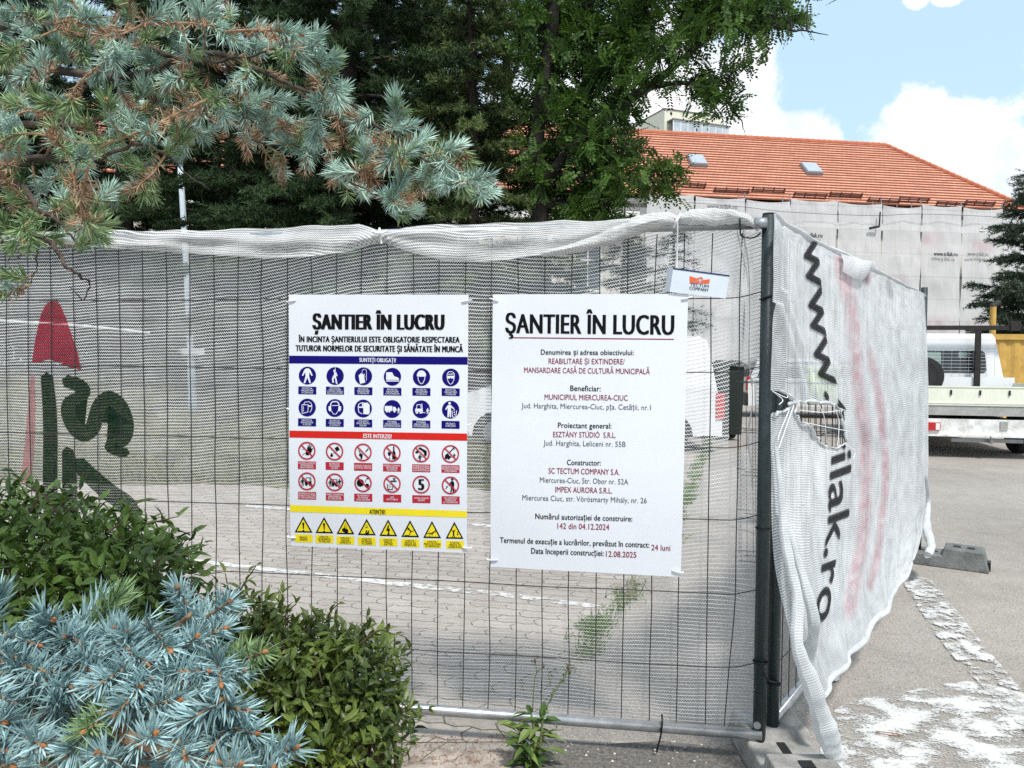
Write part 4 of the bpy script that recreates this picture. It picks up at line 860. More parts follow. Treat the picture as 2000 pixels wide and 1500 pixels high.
mb = MB(); yprism(mb, [(CY+.01, 1.148), (CY+.09, 1.86), (CY+.2, 1.94), (CY+1.9, 1.95), (CY+2.1, 1.9), (CY+2.85, 1.148)], -.93, .93, lambda z: max(0, z-1.148)*.17+.002); mb.build('cab_roof', white_p, tk, local=True)
q = lambda x, z: (x, CY+.01+(z-1.148)*.112-.008, z)
mb = MB(); Wd = [(-.66, 1.30), (-.62, 1.26), (.62, 1.26), (.66, 1.30), (.64, 1.60), (.6, 1.64), (-.6, 1.64), (-.64, 1.60)]; mb.add([q(x, z) for x, z in Wd], [tuple(range(8))]); rw = mb.build('rear_window', glass, tk, local=True)
seen = M('painted_daylight_green', (.20, .28, .25), .15, .3, 3, spec=.6)  # opaque pale colour painted for the daylight showing through the cab
for pq in ((q(-.34, 1.42), q(-.06, 1.42), q(-.06, 1.62), q(-.34, 1.62)), (q(.22, 1.52), q(.36, 1.52), q(.36, 1.62), q(.22, 1.62))):
    mb = MB(); mb.add([(x, y-.004, z) for x, y, z in pq], [(0, 1, 2, 3)]); mb.build('daylight_patch', seen, rw, local=True)
mb = MB()
for x in (-.82, .46): mb.box((x, CY-.12, 1.5), (.085, .05, 1.08))
mb.box((0, CY-.12, 2.03), (2.0, .06, .075)); mb.box((1.02, CY-.12, 2.06), (.16, .1, .16)); mb.build('headache_rack', M('rusty_dark_steel', (.02, .017, .016), .7, .4, 20), tk, local=True)
mb = MB()
for z in np.arange(1.18, 1.72, .058): mb.bar((-.74, CY-.09, z), (.74, CY-.09, z), .0026, 4)
for x in np.linspace(-.74, .74, 12): mb.bar((x, CY-.09, 1.16), (x, CY-.09, 1.73), .0026, 4)
mb.build('window_grille', M('grille_wire', (.55, .56, .56), .4, .1, metal=.4), tk, local=True)
c = np.array([-.50, CY-.4, 1.20]); mb = MB(); mb.tube([c+[0, -.1, 0], c+[0, -.085, 0], c+[0, .085, 0], c+[0, .1, 0]], [.25, .33, .33, .25], 30); t = mb.build('spare_wheel', rubber, tk, local=True)
mb = MB(); mb.tube([c+[0, -.085, 0], c+[0, -.105, 0], c+[0, -.06, 0]], [.21, .2, .08], 24); mb.build('rim', blackp, t, local=True)
for s in (-1, 1):
    mb = MB(); mb.box((s*1.08, CY+2.5, 1.3), (.16, .1, .26)); mb.bar((s*.9, CY+2.45, 1.2), (s*1.06, CY+2.5, 1.22), .02, 6); mb.build('wing_mirror', blackp, tk, local=True)

# --- containers and post behind the pickup
def container(name, c, size, rz, mat, label, cat):
    o = thing(name, label, cat, c, rz); L_, W_, H_ = size; mb = MB(); n = int(L_/.075); xs = np.linspace(-L_/2, L_/2, n); yo = np.where((np.arange(n)//2) % 2, .03, 0)
    V = [(x, -W_/2+y, z) for z in (.15, H_-.12) for x, y in zip(xs, yo)]; mb.add(V, [(i, i+1, n+i+1, n+i) for i in range(n-1)]); mb.box((0, .03, H_/2), (L_-.1, W_-.12, H_-.2)); mb.build('corrugated_wall', mat, o, local=True)
    mb = MB(); 
    for z, h in ((H_-.06, .12), (.075, .15)): mb.box((0, -W_/2+.01, z), (L_, .1, h))
    for s in (-1, 1): mb.box((s*L_/2, -W_/2+.01, H_/2), (.12, .13, H_-.01))
    mb.box((0, 0, H_-.03), (L_-.06, W_-.1, .05)); mb.build('frame', mat, o, local=True); return o
yel = M('yellow_paint', (.50, .31, .075), .55, .2, 5); mar = M('maroon_paint', (.10, .018, .02), .5, .2, 5)
p = at(2075, 700, 17.5); container('yellow_container', (p[0], p[1], 0), (4.4, 2.2, 2.05), R(-6), yel, 'yellow corrugated container behind the white pickup', 'container')
p = at(2120, 700, 24.); container('maroon_container', (p[0], p[1], 0), (6.2, 2.4, 2.5), R(-4), mar, 'maroon container rising behind the yellow one', 'container')
p = at(1937, 700, 16.3); po = thing('yellow_post', 'yellow steel post with a black cap behind the pickup cab', 'post', (p[0], p[1], 0))
mb = MB(); mb.bar((p[0], p[1], 0), (p[0], p[1], 2.62), .06, 12); mb.build('post', yel, po); mb = MB(); mb.bar((p[0]-.03, p[1], 2.62), (p[0]+.13, p[1], 2.72), .06, 10); mb.build('cap', blackp, po)

# ============================================================ THE FENCE
FO = np.array([.905, 2.739, 0.]); FA = .132
fd = np.array([math.cos(FA), -math.sin(FA), 0]); fn = np.array([-math.sin(FA), -math.cos(FA), 0])     # along the panel to the right; towards the viewer
Zv = np.array([0, 0, 1.])
def F3(s, z, o=0.): return FO+fd*s+fn*o+Zv*z
def fsz(px, py, o=0.):
    P = onplane(px, py, FO+fn*o, fn); return (P-FO)@fd, P[2]
postm = M('green_grey_post', (.022, .034, .037), .42, .25, 14, bump=.15, bscale=80, spec=.5)
zincb = M('galvanised_tube', (.42, .43, .44), .32, .22, 22, metal=.75); wirem = M('dark_wire', (.035, .035, .037), .5, .2, 40, metal=.3); blk = M('black_tie', (.008, .008, .008), .4, .1)
fp = thing('mesh_fence', 'temporary wire mesh fence panel facing the viewer, with the two signs on it', 'fence', tuple(F3(0, 0)))
for s in (0, -3.42):
    mb = MB(); mb.tube([F3(s, .085), F3(s, 1.0), F3(s, 1.975)], .0225, 20); po_ = mb.build('post', postm, fp, smooth=True)
    if s == 0:
        mb = MB(); mb.tube([F3(s, 1.972), F3(s, 1.982)], .021, 20); mb.build('cap', blk, po_)
mb = MB(); mb.tube([F3(-3.42, .125, .012), F3(-1.7, .122, .012), F3(.005, .112, .012)], .0195, 18); mb.build('bottom_rail', zincb, fp, smooth=True)
mb = MB(); mb.tube([F3(-3.42, 1.925), F3(-1.7, 1.925), F3(-.0, 1.945)], .0185, 16); mb.tube([F3(-.05, 1.943, .02), F3(-.01, 1.946, .022)], .019, 14); mb.build('top_rail', zincb, fp, smooth=True)
mb = MB()
for k in range(1, 35):
    s = -.1*k+.008; zz = np.linspace(.13, 1.915, 9); j = rng.normal(size=9)*.0022; jo = rng.normal(size=9)*.002
    if k == 1: j += np.array([-.03, -.018, 0, .004, 0, 0, 0, 0, 0])
    mb.tube(crom([F3(s+a, z, b) for a, b, z in zip(j, jo, zz)], 24), .0020, 5, cap=False)
for z in (1.682, 1.416, 1.146, .883, .613, .345):
    pts = [F3(s, z+rng.normal()*.002, .004) for s in np.linspace(-3.4, -.2, 12)]+[F3(-.1, z+.004, .004), F3(-.02, z+.024, .004)]
    mb.tube(crom(pts, 60), .0020, 5, cap=False)
mb.build('wire_mesh', wirem, fp, smooth=True)
def tie_loop(name, pts, r, parent, mat=blk):
    mb = MB(); mb.tube(crom(pts, 26), r, 6); return mb.build(name, mat, parent, smooth=True)
def post_ring(s, z, r=.0255, tilt=0): return [F3(s+math.cos(a)*r, z+tilt*math.cos(a), math.sin(a)*r) for a in np.linspace(0, 2*np.pi, 13)]
tie_loop('cable_tie', post_ring(0, 1.688, tilt=.01)+[F3(.03, 1.695, .03), F3(.07, 1.692, .03)], .003, fp)
tie_loop('cable_tie', post_ring(0, .375), .0035, fp)
tie_loop('cable_tie', post_ring(0, .86), .0028, fp)
a = fsz(1290, 1425); tie_loop('cable_tie', [F3(a[0]+.004, .155, .0), F3(a[0]+.004, .15, .03), F3(a[0]+.002, .12, .036), F3(a[0], .095, .03), F3(a[0]-.008, .06, .03), F3(a[0]-.014, .03, .028)], .0035, fp)
a = fsz(1442, 432); tie_loop('cable_tie', [F3(a[0], 1.97, .0), F3(a[0], 1.965, .03), F3(a[0]+.002, 1.93, .03), F3(a[0]+.01, 1.9, .02), F3(a[0]+.05, 1.895, .015), F3(-.03, 1.91, .02)], .003, fp)
mb = MB(); mb.disc(F3(-.012, .15, .02), .013, fn, 14, thick=.006); mb.build('bolt', zincb, fp)

# ---- right-hand panel, running away to the right
QO = np.array([.965, 2.775, 0.]); qv = np.array([.583, .812, 0.]); qv /= np.linalg.norm(qv); qn = np.array([qv[1], -qv[0], 0])   # qn points out to the road
def Q3(s, z, o=0.): return QO+qv*s+qn*o+Zv*z
rp = thing('mesh_fence', 'wire mesh fence panel running away to the right under heavy white netting', 'fence', tuple(Q3(0, 0)))
QL = 3.46
for s, zt in ((0, 1.93), (QL, 1.995)):
    mb = MB(); mb.tube([Q3(s, .05), Q3(s, zt)], .0225, 18); mb.build('post', postm, rp, smooth=True)
for z in (.14, 1.93):
    mb = MB(); mb.bar(Q3(0, z), Q3(QL, z), .019, 14); mb.build('rail', zincb, rp, smooth=True)
mb = MB()
for k in range(1, 35): mb.tube([Q3(.1*k, .14), Q3(.1*k+.003, 1.0, .002), Q3(.1*k, 1.93)], .002, 5, cap=False)
for z in (1.682, 1.416, 1.146, .883, .613, .345): mb.bar(Q3(0, z, .004), Q3(QL, z, .004), .002, 5)
mb.build('wire_mesh', wirem, rp)
tie_loop('cable_tie', [QO+np.array([math.cos(a)*.026, math.sin(a)*.026, .28]) for a in np.linspace(0, 2*np.pi, 13)]+[F3(.02, .32, .03), F3(.0, .36, .03)], .0032, rp)

# ---- a stack of spare panels leaning inside, seen through the torn hole
sm = thing('wire_panel_stack', 'spare wire mesh panels stacked behind the torn hole in the netting', 'fence panels', tuple(at(1640, 1010, 5.6)*[1, 1, 0]))
for i, (dx, dd) in enumerate(((0, 5.2), (.03, 5.35), (-.04, 5.5))):
    c = at(1575, 700, dd); mb = MB(); e = np.array([.93, -.36, 0]); e /= np.linalg.norm(e)
    for k in range(-4, 5): mb.bar([c[0]+e[0]*k*.1+dx, c[1]+e[1]*k*.1, .02], [c[0]+e[0]*k*.1+dx, c[1]+e[1]*k*.1+.1, 1.32], .0022, 5)
    for z in (.05, .35, .65, .95, 1.3): mb.bar(c*[1, 1, 0]+e*-.42+[dx, z*.07, z], c*[1, 1, 0]+e*.42+[dx, z*.07, z], .003, 5)
    mb.build('mesh', wirem, sm)
hv = M('lime_fabric', (.52, .70, .30), .8, .15, 8)
c = at(1604, 752, 6.2); X_, Z_ = np.meshgrid(np.linspace(-.12, .13, 14), np.linspace(.15, -.16, 12)); Yd = .03*np.sin(X_*26)+.02*np.sin(Z_*22+X_*9)
P = c+np.stack([X_*(1+.12*np.sin(Z_*9)), Yd, Z_], -1); o = gridmesh('lime_cloth', P, np.stack([X_, Z_], -1), hv)
md = o.modifiers.new('thickness', 'SOLIDIFY'); md.thickness = .004; tag(o, 'lime green high visibility cloth hung on the spare mesh panels behind the torn net', 'cloth')
mb = MB(); c2 = at(1612, 760, 6.24); mb.bar([c2[0]-.45, c2[1]+.06, c[2]+.15], [c2[0]+.25, c2[1]-.02, c[2]+.15], .018, 10); 
for q in (-.43, .23): mb.bar([c2[0]+q, c2[1]+.02, 0], [c2[0]+q, c2[1]+.02, c[2]+.15], .018, 10)
mb.build('prop_frame', zincb, sm)

# ---- recycled plastic fence feet
def foot(name, pos, ang, mat, label, Lh=.35):
    o = thing(name, label, 'fence foot', (pos[0], pos[1], 0), ang); mb = MB()
    # side profile along x: raised ends, sunk middle with post sockets
    prof = [(-Lh, 0), (-Lh+.035, .115), (-Lh+.23, .125), (-Lh+.25, .085), (.06, .085), (.075, .14), (Lh-.035, .135), (Lh, 0)]
    k = len(prof); V = []; W = .125
    for s in (-1, 1):
        for x, z in prof: V.append((x, s*(W-.10*z), z))
    mb.add(V, [tuple(range(k)), tuple(range(2*k-1, k-1, -1))]+[((i+1) % k, i, k+i, k+(i+1) % k) for i in range(k)]); ob = mb.build('body', mat, o, local=True)
    md = ob.modifiers.new('bevel', 'BEVEL'); md.width = .008; md.segments = 2; md.limit_method = 'ANGLE'
    mb = MB()
    for x, z in ((.15, .1405), (.235, .1385), (-.19, .1225)): mb.box((x, 0, z), (.045, .045, .006))
    mb.box((-.05, 0, .0855), (.16, .03, .006)); mb.build('socket', blk, o, local=True)
    mb = MB(); mb.box((Lh-.012, 0, .03), (.036, .09, .058)); mb.build('hand_slot', blk, o, local=True)
    return o
footm = M('recycled_plastic', (.115, .122, .118), .8, .25, 10, bump=.5, bscale=60, col2=(.17, .175, .17)); footl = M('dusty_recycled_plastic', (.22, .215, .205), .85, .25, 9, bump=.5, bscale=60, col2=(.32, .31, .29))
e0 = Q3(QL, 0)+qn*.10; foot('ballast_block', e0+qv*-.0+qn*.0, math.atan2(qn[1], qn[0])+R(3), footm, 'dark grey plastic fence foot at the far end of the netted panel')
foot('ballast_block', (.975, 2.62), R(-90), footl, 'dusty fence foot under the green posts, at the bottom picture edge')

# ============================================================ NETTING
net_l = net_material('debris_net', (.84, .84, .84), row=.0125, th=.115, zth=.125); net_d = net_material('debris_net_hem', (.80, .80, .79), row=.011, th=.15, zth=.17); net_r = net_material('heavy_debris_net', (.80, .82, .83), row=.0085, th=.16, zth=.2)
print_g = net_material('green_black_print', (.012, .035, .022), dens0=.5, row=.0125, th=.2, zth=.22); print_r = net_material('red_print', (.36, .035, .06), dens0=.16, row=.0125, th=.2, zth=.2)
nl = thing('debris_net', 'thin white debris netting tied behind the front fence panel, folded over its top rail', 'netting', tuple(F3(-1.7, 0)))
S0, S1 = -3.45, -.005
def net_off(s, z): 
    return -.034-.020*vnoise(s*1.6+20, z*1.8+9, 5)-.02*np.clip(.3-z, 0, 1)
def net_uv_v(s, z):                       # the rows sag and rise between the tie points
    rise = .085*np.exp(-((s+1.33)/.5)**2)*np.clip((z-.9)/1., 0, 1)+.15*np.clip((s+.75)/.75, 0, 1)**1.6*np.clip((z-.7)/1.2, -.1, 1)
    slope = .055*(s+1.7)*np.clip((z-.1)/1.4, 0, 1)
    return z-rise-slope+.035*vnoise(s*1.3+30, z*2+3, 8)
nu, nv = 150, 90
s_ = np.linspace(S0, S1, nu)[None]+np.zeros((nv, 1)); tz = np.linspace(0, 1, nv)[:, None]
zbot = np.interp(s_[0], [-3.5, -1.5, -1.2, -.62, -.42, -.4, 0], [.045, .05, .06, .085, .10, .115, .115]); Zn = 1.93+(zbot-1.93)*tz
On = net_off(s_, Zn)
P = FO+fd*s_[..., None]+fn*On[..., None]+Zv*Zn[..., None]
# torn away strip by the post, and thicker crumpled selvedge there
keep = np.ones((nv-1, nu-1), bool); sc_ = (s_[:-1, :-1]+s_[1:, 1:])/2; zc_ = (Zn[:-1, :-1]+Zn[1:, 1:])/2
hole = (sc_ > -.125) & (zc_ < 1.44-.9*np.clip(sc_+.06, -1, .06)*6*0) & (zc_ > 1.14) & (sc_ < -.02-.035*np.clip(np.abs(zc_-1.29)/.15, 0, 1)); keep[hole] = False
de = .30*np.clip((s_+.16)/.1, 0, 1)*(.5+.5*np.sin(s_*160+Zn*9))
de = np.maximum(de, .22*np.exp(-((s_+1.33)/.06)**2)*(Zn > 1.75))
de = np.maximum(de, .12*np.exp(-((s_+.12)/.16)**2)*np.exp(-((Zn-.25)/.16)**2))
UVl = np.stack([s_, net_uv_v(s_, Zn)], -1)
gridmesh('net_sheet', P, UVl, net_l, nl, {'dens': de, 'open': np.clip((1.12+.25*vnoise(s_*1.5+7, Zn*2, 13)-Zn)/.35, 0, 1)*(.8+.2*np.clip(-s_-.3, 0, 1))}, keep)
# front flap folded over the rail
ex = [(-220, 466), (-50, 466), (0, 470), (150, 480), (330, 492), (450, 501), (520, 505), (600, 502), (680, 492), (742, 471), (800, 492), (860, 508), (920, 512), (980, 509), (1050, 499), (1120, 485), (1180, 468), (1240, 450), (1295, 438)]
tx = [(-220, 452), (0, 455), (200, 450), (430, 447), (600, 441), (700, 437), (742, 452), (790, 440), (900, 436), (1050, 432), (1200, 428), (1295, 424)]
xs = np.linspace(-200, 1290, 200); ye = np.interp(xs, *zip(*ex)); yt = np.interp(xs, *zip(*tx)); yt += 1.5*np.sin(xs*.05)+1.2*vnoise(xs*.03, xs*0, 3)
m = 22; V = np.linspace(0, 1, m)
P = np.zeros((m, 200, 3)); UV = np.zeros((m, 200, 2)); De = np.zeros((m, 200))
for i, x in enumerate(xs):
    s0, z0 = fsz(x, yt[i], .02); s1, z1 = fsz(x, ye[i], .035)
    for j, v in enumerate(V):
        o = .004+.033*math.sin(min(v*3.2, 1.57))+.006*math.sin(x*.031+v*7)+.005*math.sin(x*.013-v*11)
        P[j, i] = F3(s0+(s1-s0)*v, z0+(z1-z0)*v, o); UV[j, i] = (s0, (z0-z1)*v*1.15-.02*x/400+.012*math.sin(x*.01+v*3))
        band = math.exp(-((v-.62-.18*math.sin(x*.006+1))/.16)**2)
        De[j, i] = .16+.34*band*(.6+.4*math.sin(x*.02+v*5))+.45*max(0, v-.86)*5*.5+.35*math.exp(-(v/.09)**2)+.5*math.exp(-((x-742)/26)**2)*(v > .2)+.45*np.clip((x-980)/260, 0, 1)
gridmesh('folded_hem', P, UV, net_d, nl, {'dens': np.clip(De, 0, .93)})
# the hem twists into a roll that lies along the rail to the corner
def roll(px, o0, rad, n=70, ph=0., amp=.0, mat=net_d, dens=.93, name='twisted_roll', flat=1.):
    C = crom([(x, y, r) for (x, y), r in zip(px, rad)], n); m_ = 18; P = np.zeros((m_, n, 3)); UV = np.zeros((m_, n, 2))
    for i, (x, y, r) in enumerate(C):
        s0, z0 = fsz(x, y, o0); wv = amp*r*math.sin(i*.42+ph); rr = r*(1+.06*math.sin(i*.5)+.03*math.sin(i*1.3+1))
        for j in range(m_):
            a = 2*math.pi*j/(m_-1); b = rr*(1+.10*math.sin(3*a+i*.16)+.04*math.sin(7*a+i*.16)); P[j, i] = F3(s0, z0+wv+b*math.sin(a), o0+b*math.cos(a)*flat+amp*r*math.cos(i*.42+ph)); UV[j, i] = (s0*1.2+a*.012, a*r+s0*.35)
    return gridmesh(name, P, UV, mat, nl, {'dens': dens})
roll([(1060, 496), (1130, 482), (1190, 464), (1240, 444), (1290, 431), (1322, 430)], .035, [.010, .020, .026, .028, .026, .014])
roll([(1150, 470), (1210, 448), (1260, 432), (1300, 425), (1322, 429)], .02, [.012, .022, .024, .02, .012], ph=2.)
roll([(1322, 429), (1345, 427), (1390, 425), (1430, 424), (1462, 432), (1480, 446)], .012, [.014, .027, .030, .026, .020, .01])
# bunched selvedge down the post
roll([(1452, 455), (1462, 520), (1464, 620), (1463, 700), (1470, 780), (1461, 850), (1466, 900), (1472, 985)], .006, [.015, .012, .010, .012, .008, .016, .012, .004], mat=net_l, dens=.62, name='bunched_selvedge')
roll([(1440, 452), (1456, 520), (1461, 560)], .004, [.012, .008, .004], mat=net_l, dens=.55, name='bunched_selvedge')
# string ties
strm = M('white_string', (.78, .78, .76), .8, .05)
def fpx(px, py, o=.03): s, z = fsz(px, py, o); return F3(s, z, o)
mb = MB(); mb.tube(crom([fpx(1318, 424, .05), fpx(1323, 436, .05), fpx(1322, 500, .012), fpx(1321, 576, .012)], 20), .003, 6); mb.tube(crom([fpx(1330, 418, .03), fpx(1322, 430, .055), fpx(1316, 444, .04)], 10), .005, 6); mb.build('string_tie', strm, nl)
mb = MB(); mb.tube(crom([fpx(741, 446, .03), fpx(742, 455, .055), fpx(743, 462, .05), fpx(745, 476, .045)], 12), .004, 6); mb.tube(crom([fpx(728, 452, .05), fpx(742, 456, .06), fpx(756, 451, .05)], 8), .006, 6); mb.build('string_tie', strm, nl)
mb = MB(); mb.tube(crom([F3(*fsz(x, y, -.075), -.075) for x, y in ((-90, 618), (0, 626), (130, 634), (230, 643), (292, 650))], 24), np.linspace(.0055, .004, 24), 8); mb.build('white_cord', strm, nl)
# printed letters and arrow seen from behind, following the net
def net_point(s, z, d): return F3(s, z, net_off(np.array(s), np.array(z))+d)
def net_print(name, px_outline, mat, z_extra=.003):
    o = [fsz(x, y, -.03) for x, y in px_outline]; mb = MB()
    import bmesh
    bm = bmesh.new(); bm.faces.new([bm.verts.new((s, z, 0)) for s, z in o]); bmesh.ops.triangulate(bm, faces=bm.faces[:])
    for _ in range(4): bmesh.ops.subdivide_edges(bm, edges=[e for e in bm.edges if e.calc_length() > .03], cuts=1)
    bmesh.ops.triangulate(bm, faces=bm.faces[:])
    sz = [(v.co.x, v.co.y) for v in bm.verts]; bm.verts.index_update(); F = [tuple(v.index for v in f.verts) for f in bm.faces]; bm.free()
    mb.add([net_point(s, z, z_extra) for s, z in sz], F); ob = mb.build(name, mat, nl, smooth=True); uvl = ob.data.uv_layers.new(name='UVMap')
    for lp in ob.data.loops:
        s, z = sz[lp.vertex_index]; uvl.data[lp.index].uv = (s, float(net_uv_v(np.array(s), np.array(z))))
def thick(path, w, n=40):                  # outline of a thick stroke
    C = crom(path, n); W = np.interp(np.linspace(0, 1, n), np.linspace(0, 1, len(w)), w); T = np.gradient(C, axis=0); T /= np.linalg.norm(T, axis=1)[:, None]; Nn = np.stack([-T[:, 1], T[:, 0]], 1)
    a = C+Nn*W[:, None]/2; b = C-Nn*W[:, None]/2; e = C[-1]+T[-1]*W[-1]*.35; s = C[0]-T[0]*W[0]*.35
    return [tuple(s)]+[tuple(q) for q in a]+[tuple(e)]+[tuple(q) for q in b[::-1]]
net_print('printed_arrow', [(100, 587), (88, 596), (80, 615), (70, 660), (63, 708), (80, 706), (97, 702), (112, 706), (135, 717), (158, 722), (152, 690), (140, 655), (128, 620), (118, 596), (110, 588)], print_r)
net_print('printed_bar', thick([(64, 735), (58, 800), (53, 870), (47, 940)], [8, 16, 20, 20], 24), net_material('faded_red_print', (.50, .22, .24), dens0=.15, th=.17, zth=.2), .0025)
net_print('printed_stroke', thick([(92, 735), (94, 800), (95, 870), (94, 950), (94, 1010)], [24, 28, 29, 29, 29], 24), print_g)
net_print('printed_stroke', thick([(128, 744), (152, 752), (163, 765), (150, 778), (134, 786), (131, 805), (140, 830), (160, 848), (178, 836), (186, 812), (194, 790), (212, 778), (234, 795), (246, 830), (240, 858), (222, 866), (213, 872), (230, 882), (246, 884)], [24, 27, 26, 22, 26, 30, 30, 30, 30, 30, 28, 30, 30, 28, 25, 24, 24, 20, 16], 70), print_g)
net_print('printed_stroke', thick([(128, 880), (132, 900), (132, 960), (130, 1010)], [22, 28, 30, 30], 20), print_g)
net_print('printed_stroke', thick([(150, 905), (180, 935), (215, 965), (245, 985), (262, 1010)], [30, 34, 36, 34, 28], 24), print_g, .0036)

# ---- heavy netting over the right-hand panel: measured control grid (photo point, distance out from the panel)
ctrl = [[(1507, 418, .03), (1545, 447, .03), (1600, 476, .035), (1650, 498, .04), (1700, 521, .035), (1750, 547, .03), (1804, 573, .03)],
        [(1508, 480, .03), (1546, 495, .05), (1602, 520, .05), (1652, 540, .06), (1702, 558, .045), (1752, 582, .04), (1806, 603, .03)],
        [(1508, 590, .03), (1550, 598, .06), (1606, 612, .05), (1656, 622, .08), (1706, 634, .05), (1756, 645, .06), (1810, 660, .03)],
        [(1508, 700, .03), (1555, 705, .05), (1612, 716, .07), (1662, 722, .09), (1712, 730, .06), (1760, 738, .06), (1812, 748, .03)],
        [(1506, 820, .03), (1556, 826, .03), (1614, 830, .05), (1664, 834, .10), (1714, 838, .08), (1762, 842, .06), (1812, 846, .03)],
        [(1504, 950, .04), (1556, 950, .07), (1615, 948, .09), (1666, 946, .10), (1714, 943, .09), (1762, 940, .07), (1812, 936, .04)],
        [(1512, 1110, .06), (1562, 1100, .12), (1618, 1086, .12), (1666, 1070, .12), (1712, 1050, .12), (1760, 1032, .10), (1808, 1010, .06)],
        [(1550, 1270, .12), (1585, 1240, .15), (1625, 1208, .16), (1668, 1176, .17), (1712, 1136, .16), (1756, 1100, .15), (1800, 1060, .13)],
        [(1594, 1382, .16), (1614, 1344, .17), (1646, 1298, .19), (1684, 1254, .20), (1722, 1200, .19), (1757, 1140, .18), (1790, 1092, .17)]]
nu, nv = 170, 230
Cg = np.array([[list(onplane(x, y, QO+qn*o, qn)) for x, y, o in r] for r in ctrl])
Gv = crom(Cg, nv); Gr = crom(Gv.transpose(1, 0, 2), nu).transpose(1, 0, 2)
U, Vv = np.meshgrid(np.linspace(0, 1, nu), np.linspace(0, 1, nv))
fold = .014*vnoise(U*7+3, Vv*2+1, 21)+.008*vnoise(U*22, Vv*5, 22)+.012*np.sin(U*34+3*Vv)*np.clip(Vv-.55, 0, 1)*1.6
diag = .018*np.exp(-((U-.02-(Vv-.25)*.95)/.035)**2)*(Vv > .25)*(Vv < .52)+.014*np.exp(-((U-.08-(Vv-.22)*.85)/.03)**2)*(Vv > .22)*(Vv < .5)
Gr = Gr+qn*(fold+diag)[..., None]
ZW = (Gr-CAM)@_f; PX = np.stack([1000+FOC*((Gr-CAM)@_x)/ZW, 750-FOC*((Gr-CAM)@_u)/ZW], -1)
def inpoly(P, poly):
    x, y = P[..., 0], P[..., 1]; ins = np.zeros(x.shape, bool); k = len(poly)
    for i in range(k):
        (x0, y0), (x1, y1) = poly[i], poly[(i+1) % k]; c = ((y0 > y) != (y1 > y)) & (x < (x1-x0)*(y-y0)/(y1-y0+1e-9)+x0); ins ^= c
    return ins
hole1 = [(1553, 786), (1575, 782), (1605, 786), (1628, 788), (1640, 806), (1646, 840), (1650, 866), (1632, 876), (1608, 872), (1590, 852), (1578, 832), (1560, 830), (1552, 812)]
hole2 = [(1496, 762), (1520, 763), (1538, 772), (1546, 786), (1536, 798), (1520, 806), (1508, 811), (1496, 812)]
def ragged(h, k=5, a=3.2, seed=1):
    r = np.random.default_rng(seed); o = []
    for p, q in zip(h, h[1:]+h[:1]):
        for i in range(k): o.append(tuple(np.array(p)+(np.array(q)-p)*i/k+r.normal(size=2)*a*(i > 0)))
    return o
hole1 = ragged(hole1, 4, 2.2); hole2 = ragged(hole2, 4, 2., 2)
pc = (PX[:-1, :-1]+PX[1:, 1:])/2; keep = ~(inpoly(pc, hole1) | inpoly(pc, hole2))
# free left edge: below the tear the net hangs clear of the post
gu = np.stack([U*3.5, 2.0*(1-Vv)], -1); gu[..., 1] += .02*vnoise(U*3, Vv*3, 9)+.05*U
dens = .40+.36*np.clip(U*3, 0, 1)-.30*np.clip(1-U*7, 0, 1)*np.clip(1.25-Vv*1.6, 0, 1)-.25*np.exp(-((PX[..., 0]-1590)/60)**2-((PX[..., 1]-760)/70)**2)
dens += .25*np.exp(-((U-.02-(Vv-.25)*.95)/.03)**2)*(Vv > .25)*(Vv < .52)+.12*np.clip(fold*50, -1, 1)+.3*np.clip(.03-Vv, 0, .03)/.03
dens = np.clip(dens, .15, .97)
def ppath(pts, wd):                        # closeness of every net vertex to a line measured in the photo
    C = crom(pts, 60); d = np.full(PX.shape[:2], 1e9)
    for c in C: d = np.minimum(d, np.hypot(PX[..., 0]-c[0], (PX[..., 1]-c[1])*.6))
    return np.clip(1.4-d/wd, 0, 1)
pink = np.maximum(.6*ppath([(1640, 515), (1662, 600), (1672, 700), (1678, 780), (1690, 860), (1690, 950), (1686, 1040), (1672, 1120), (1660, 1185)], 13), (.62*ppath([(1700, 690), (1716, 770), (1724, 850), (1730, 930), (1722, 1010), (1712, 1090), (1700, 1140)], 8))); pink *= np.clip(.8+.7*vnoise(U*30, Vv*70, 44), .3, 1.3); pink = np.maximum(pink, .5*ppath([(1688, 505), (1692, 540)], 9))
dark = np.maximum(.6*ppath([(1688, 525), (1692, 545)], 8), .45*ppath([(1735, 555), (1740, 575)], 6)); dark = np.maximum(dark, .25*ppath([(1687, 838), (1690, 862)], 8))
nr = thing('debris_net', 'heavy white debris netting with www lettering and pink stripes draped over the right-hand panel', 'netting', tuple(Q3(1.7, 0)))
gridmesh('net_sheet', Gr, gu, net_r, nr, {'dens': dens, 'pink': pink, 'dark': dark}, keep)
PF = PX.reshape(-1, 2); GN = np.cross(np.gradient(Gr, axis=1), np.gradient(Gr, axis=0)); GN /= np.linalg.norm(GN, axis=-1)[..., None]
GN *= np.sign((GN@qn))[..., None]
def on_net(px, py, lift=.004):
    j = np.argmin((PF[:, 0]-px)**2+(PF[:, 1]-py)**2); a, b = divmod(j, nu); a = min(max(a, 1), nv-2); b = min(max(b, 1), nu-2)
    Ju = (PX[a, b+1]-PX[a, b-1])/2; Jv = (PX[a+1, b]-PX[a-1, b])/2; du, dv = np.linalg.lstsq(np.stack([Ju, Jv], 1), np.array([px, py])-PX[a, b], rcond=None)[0]; du = np.clip(du, -2, 2); dv = np.clip(dv, -2, 2)
    return Gr[a, b]+(Gr[a, b+1]-Gr[a, b-1])/2*du+(Gr[a+1, b]-Gr[a-1, b])/2*dv+GN[a, b]*lift
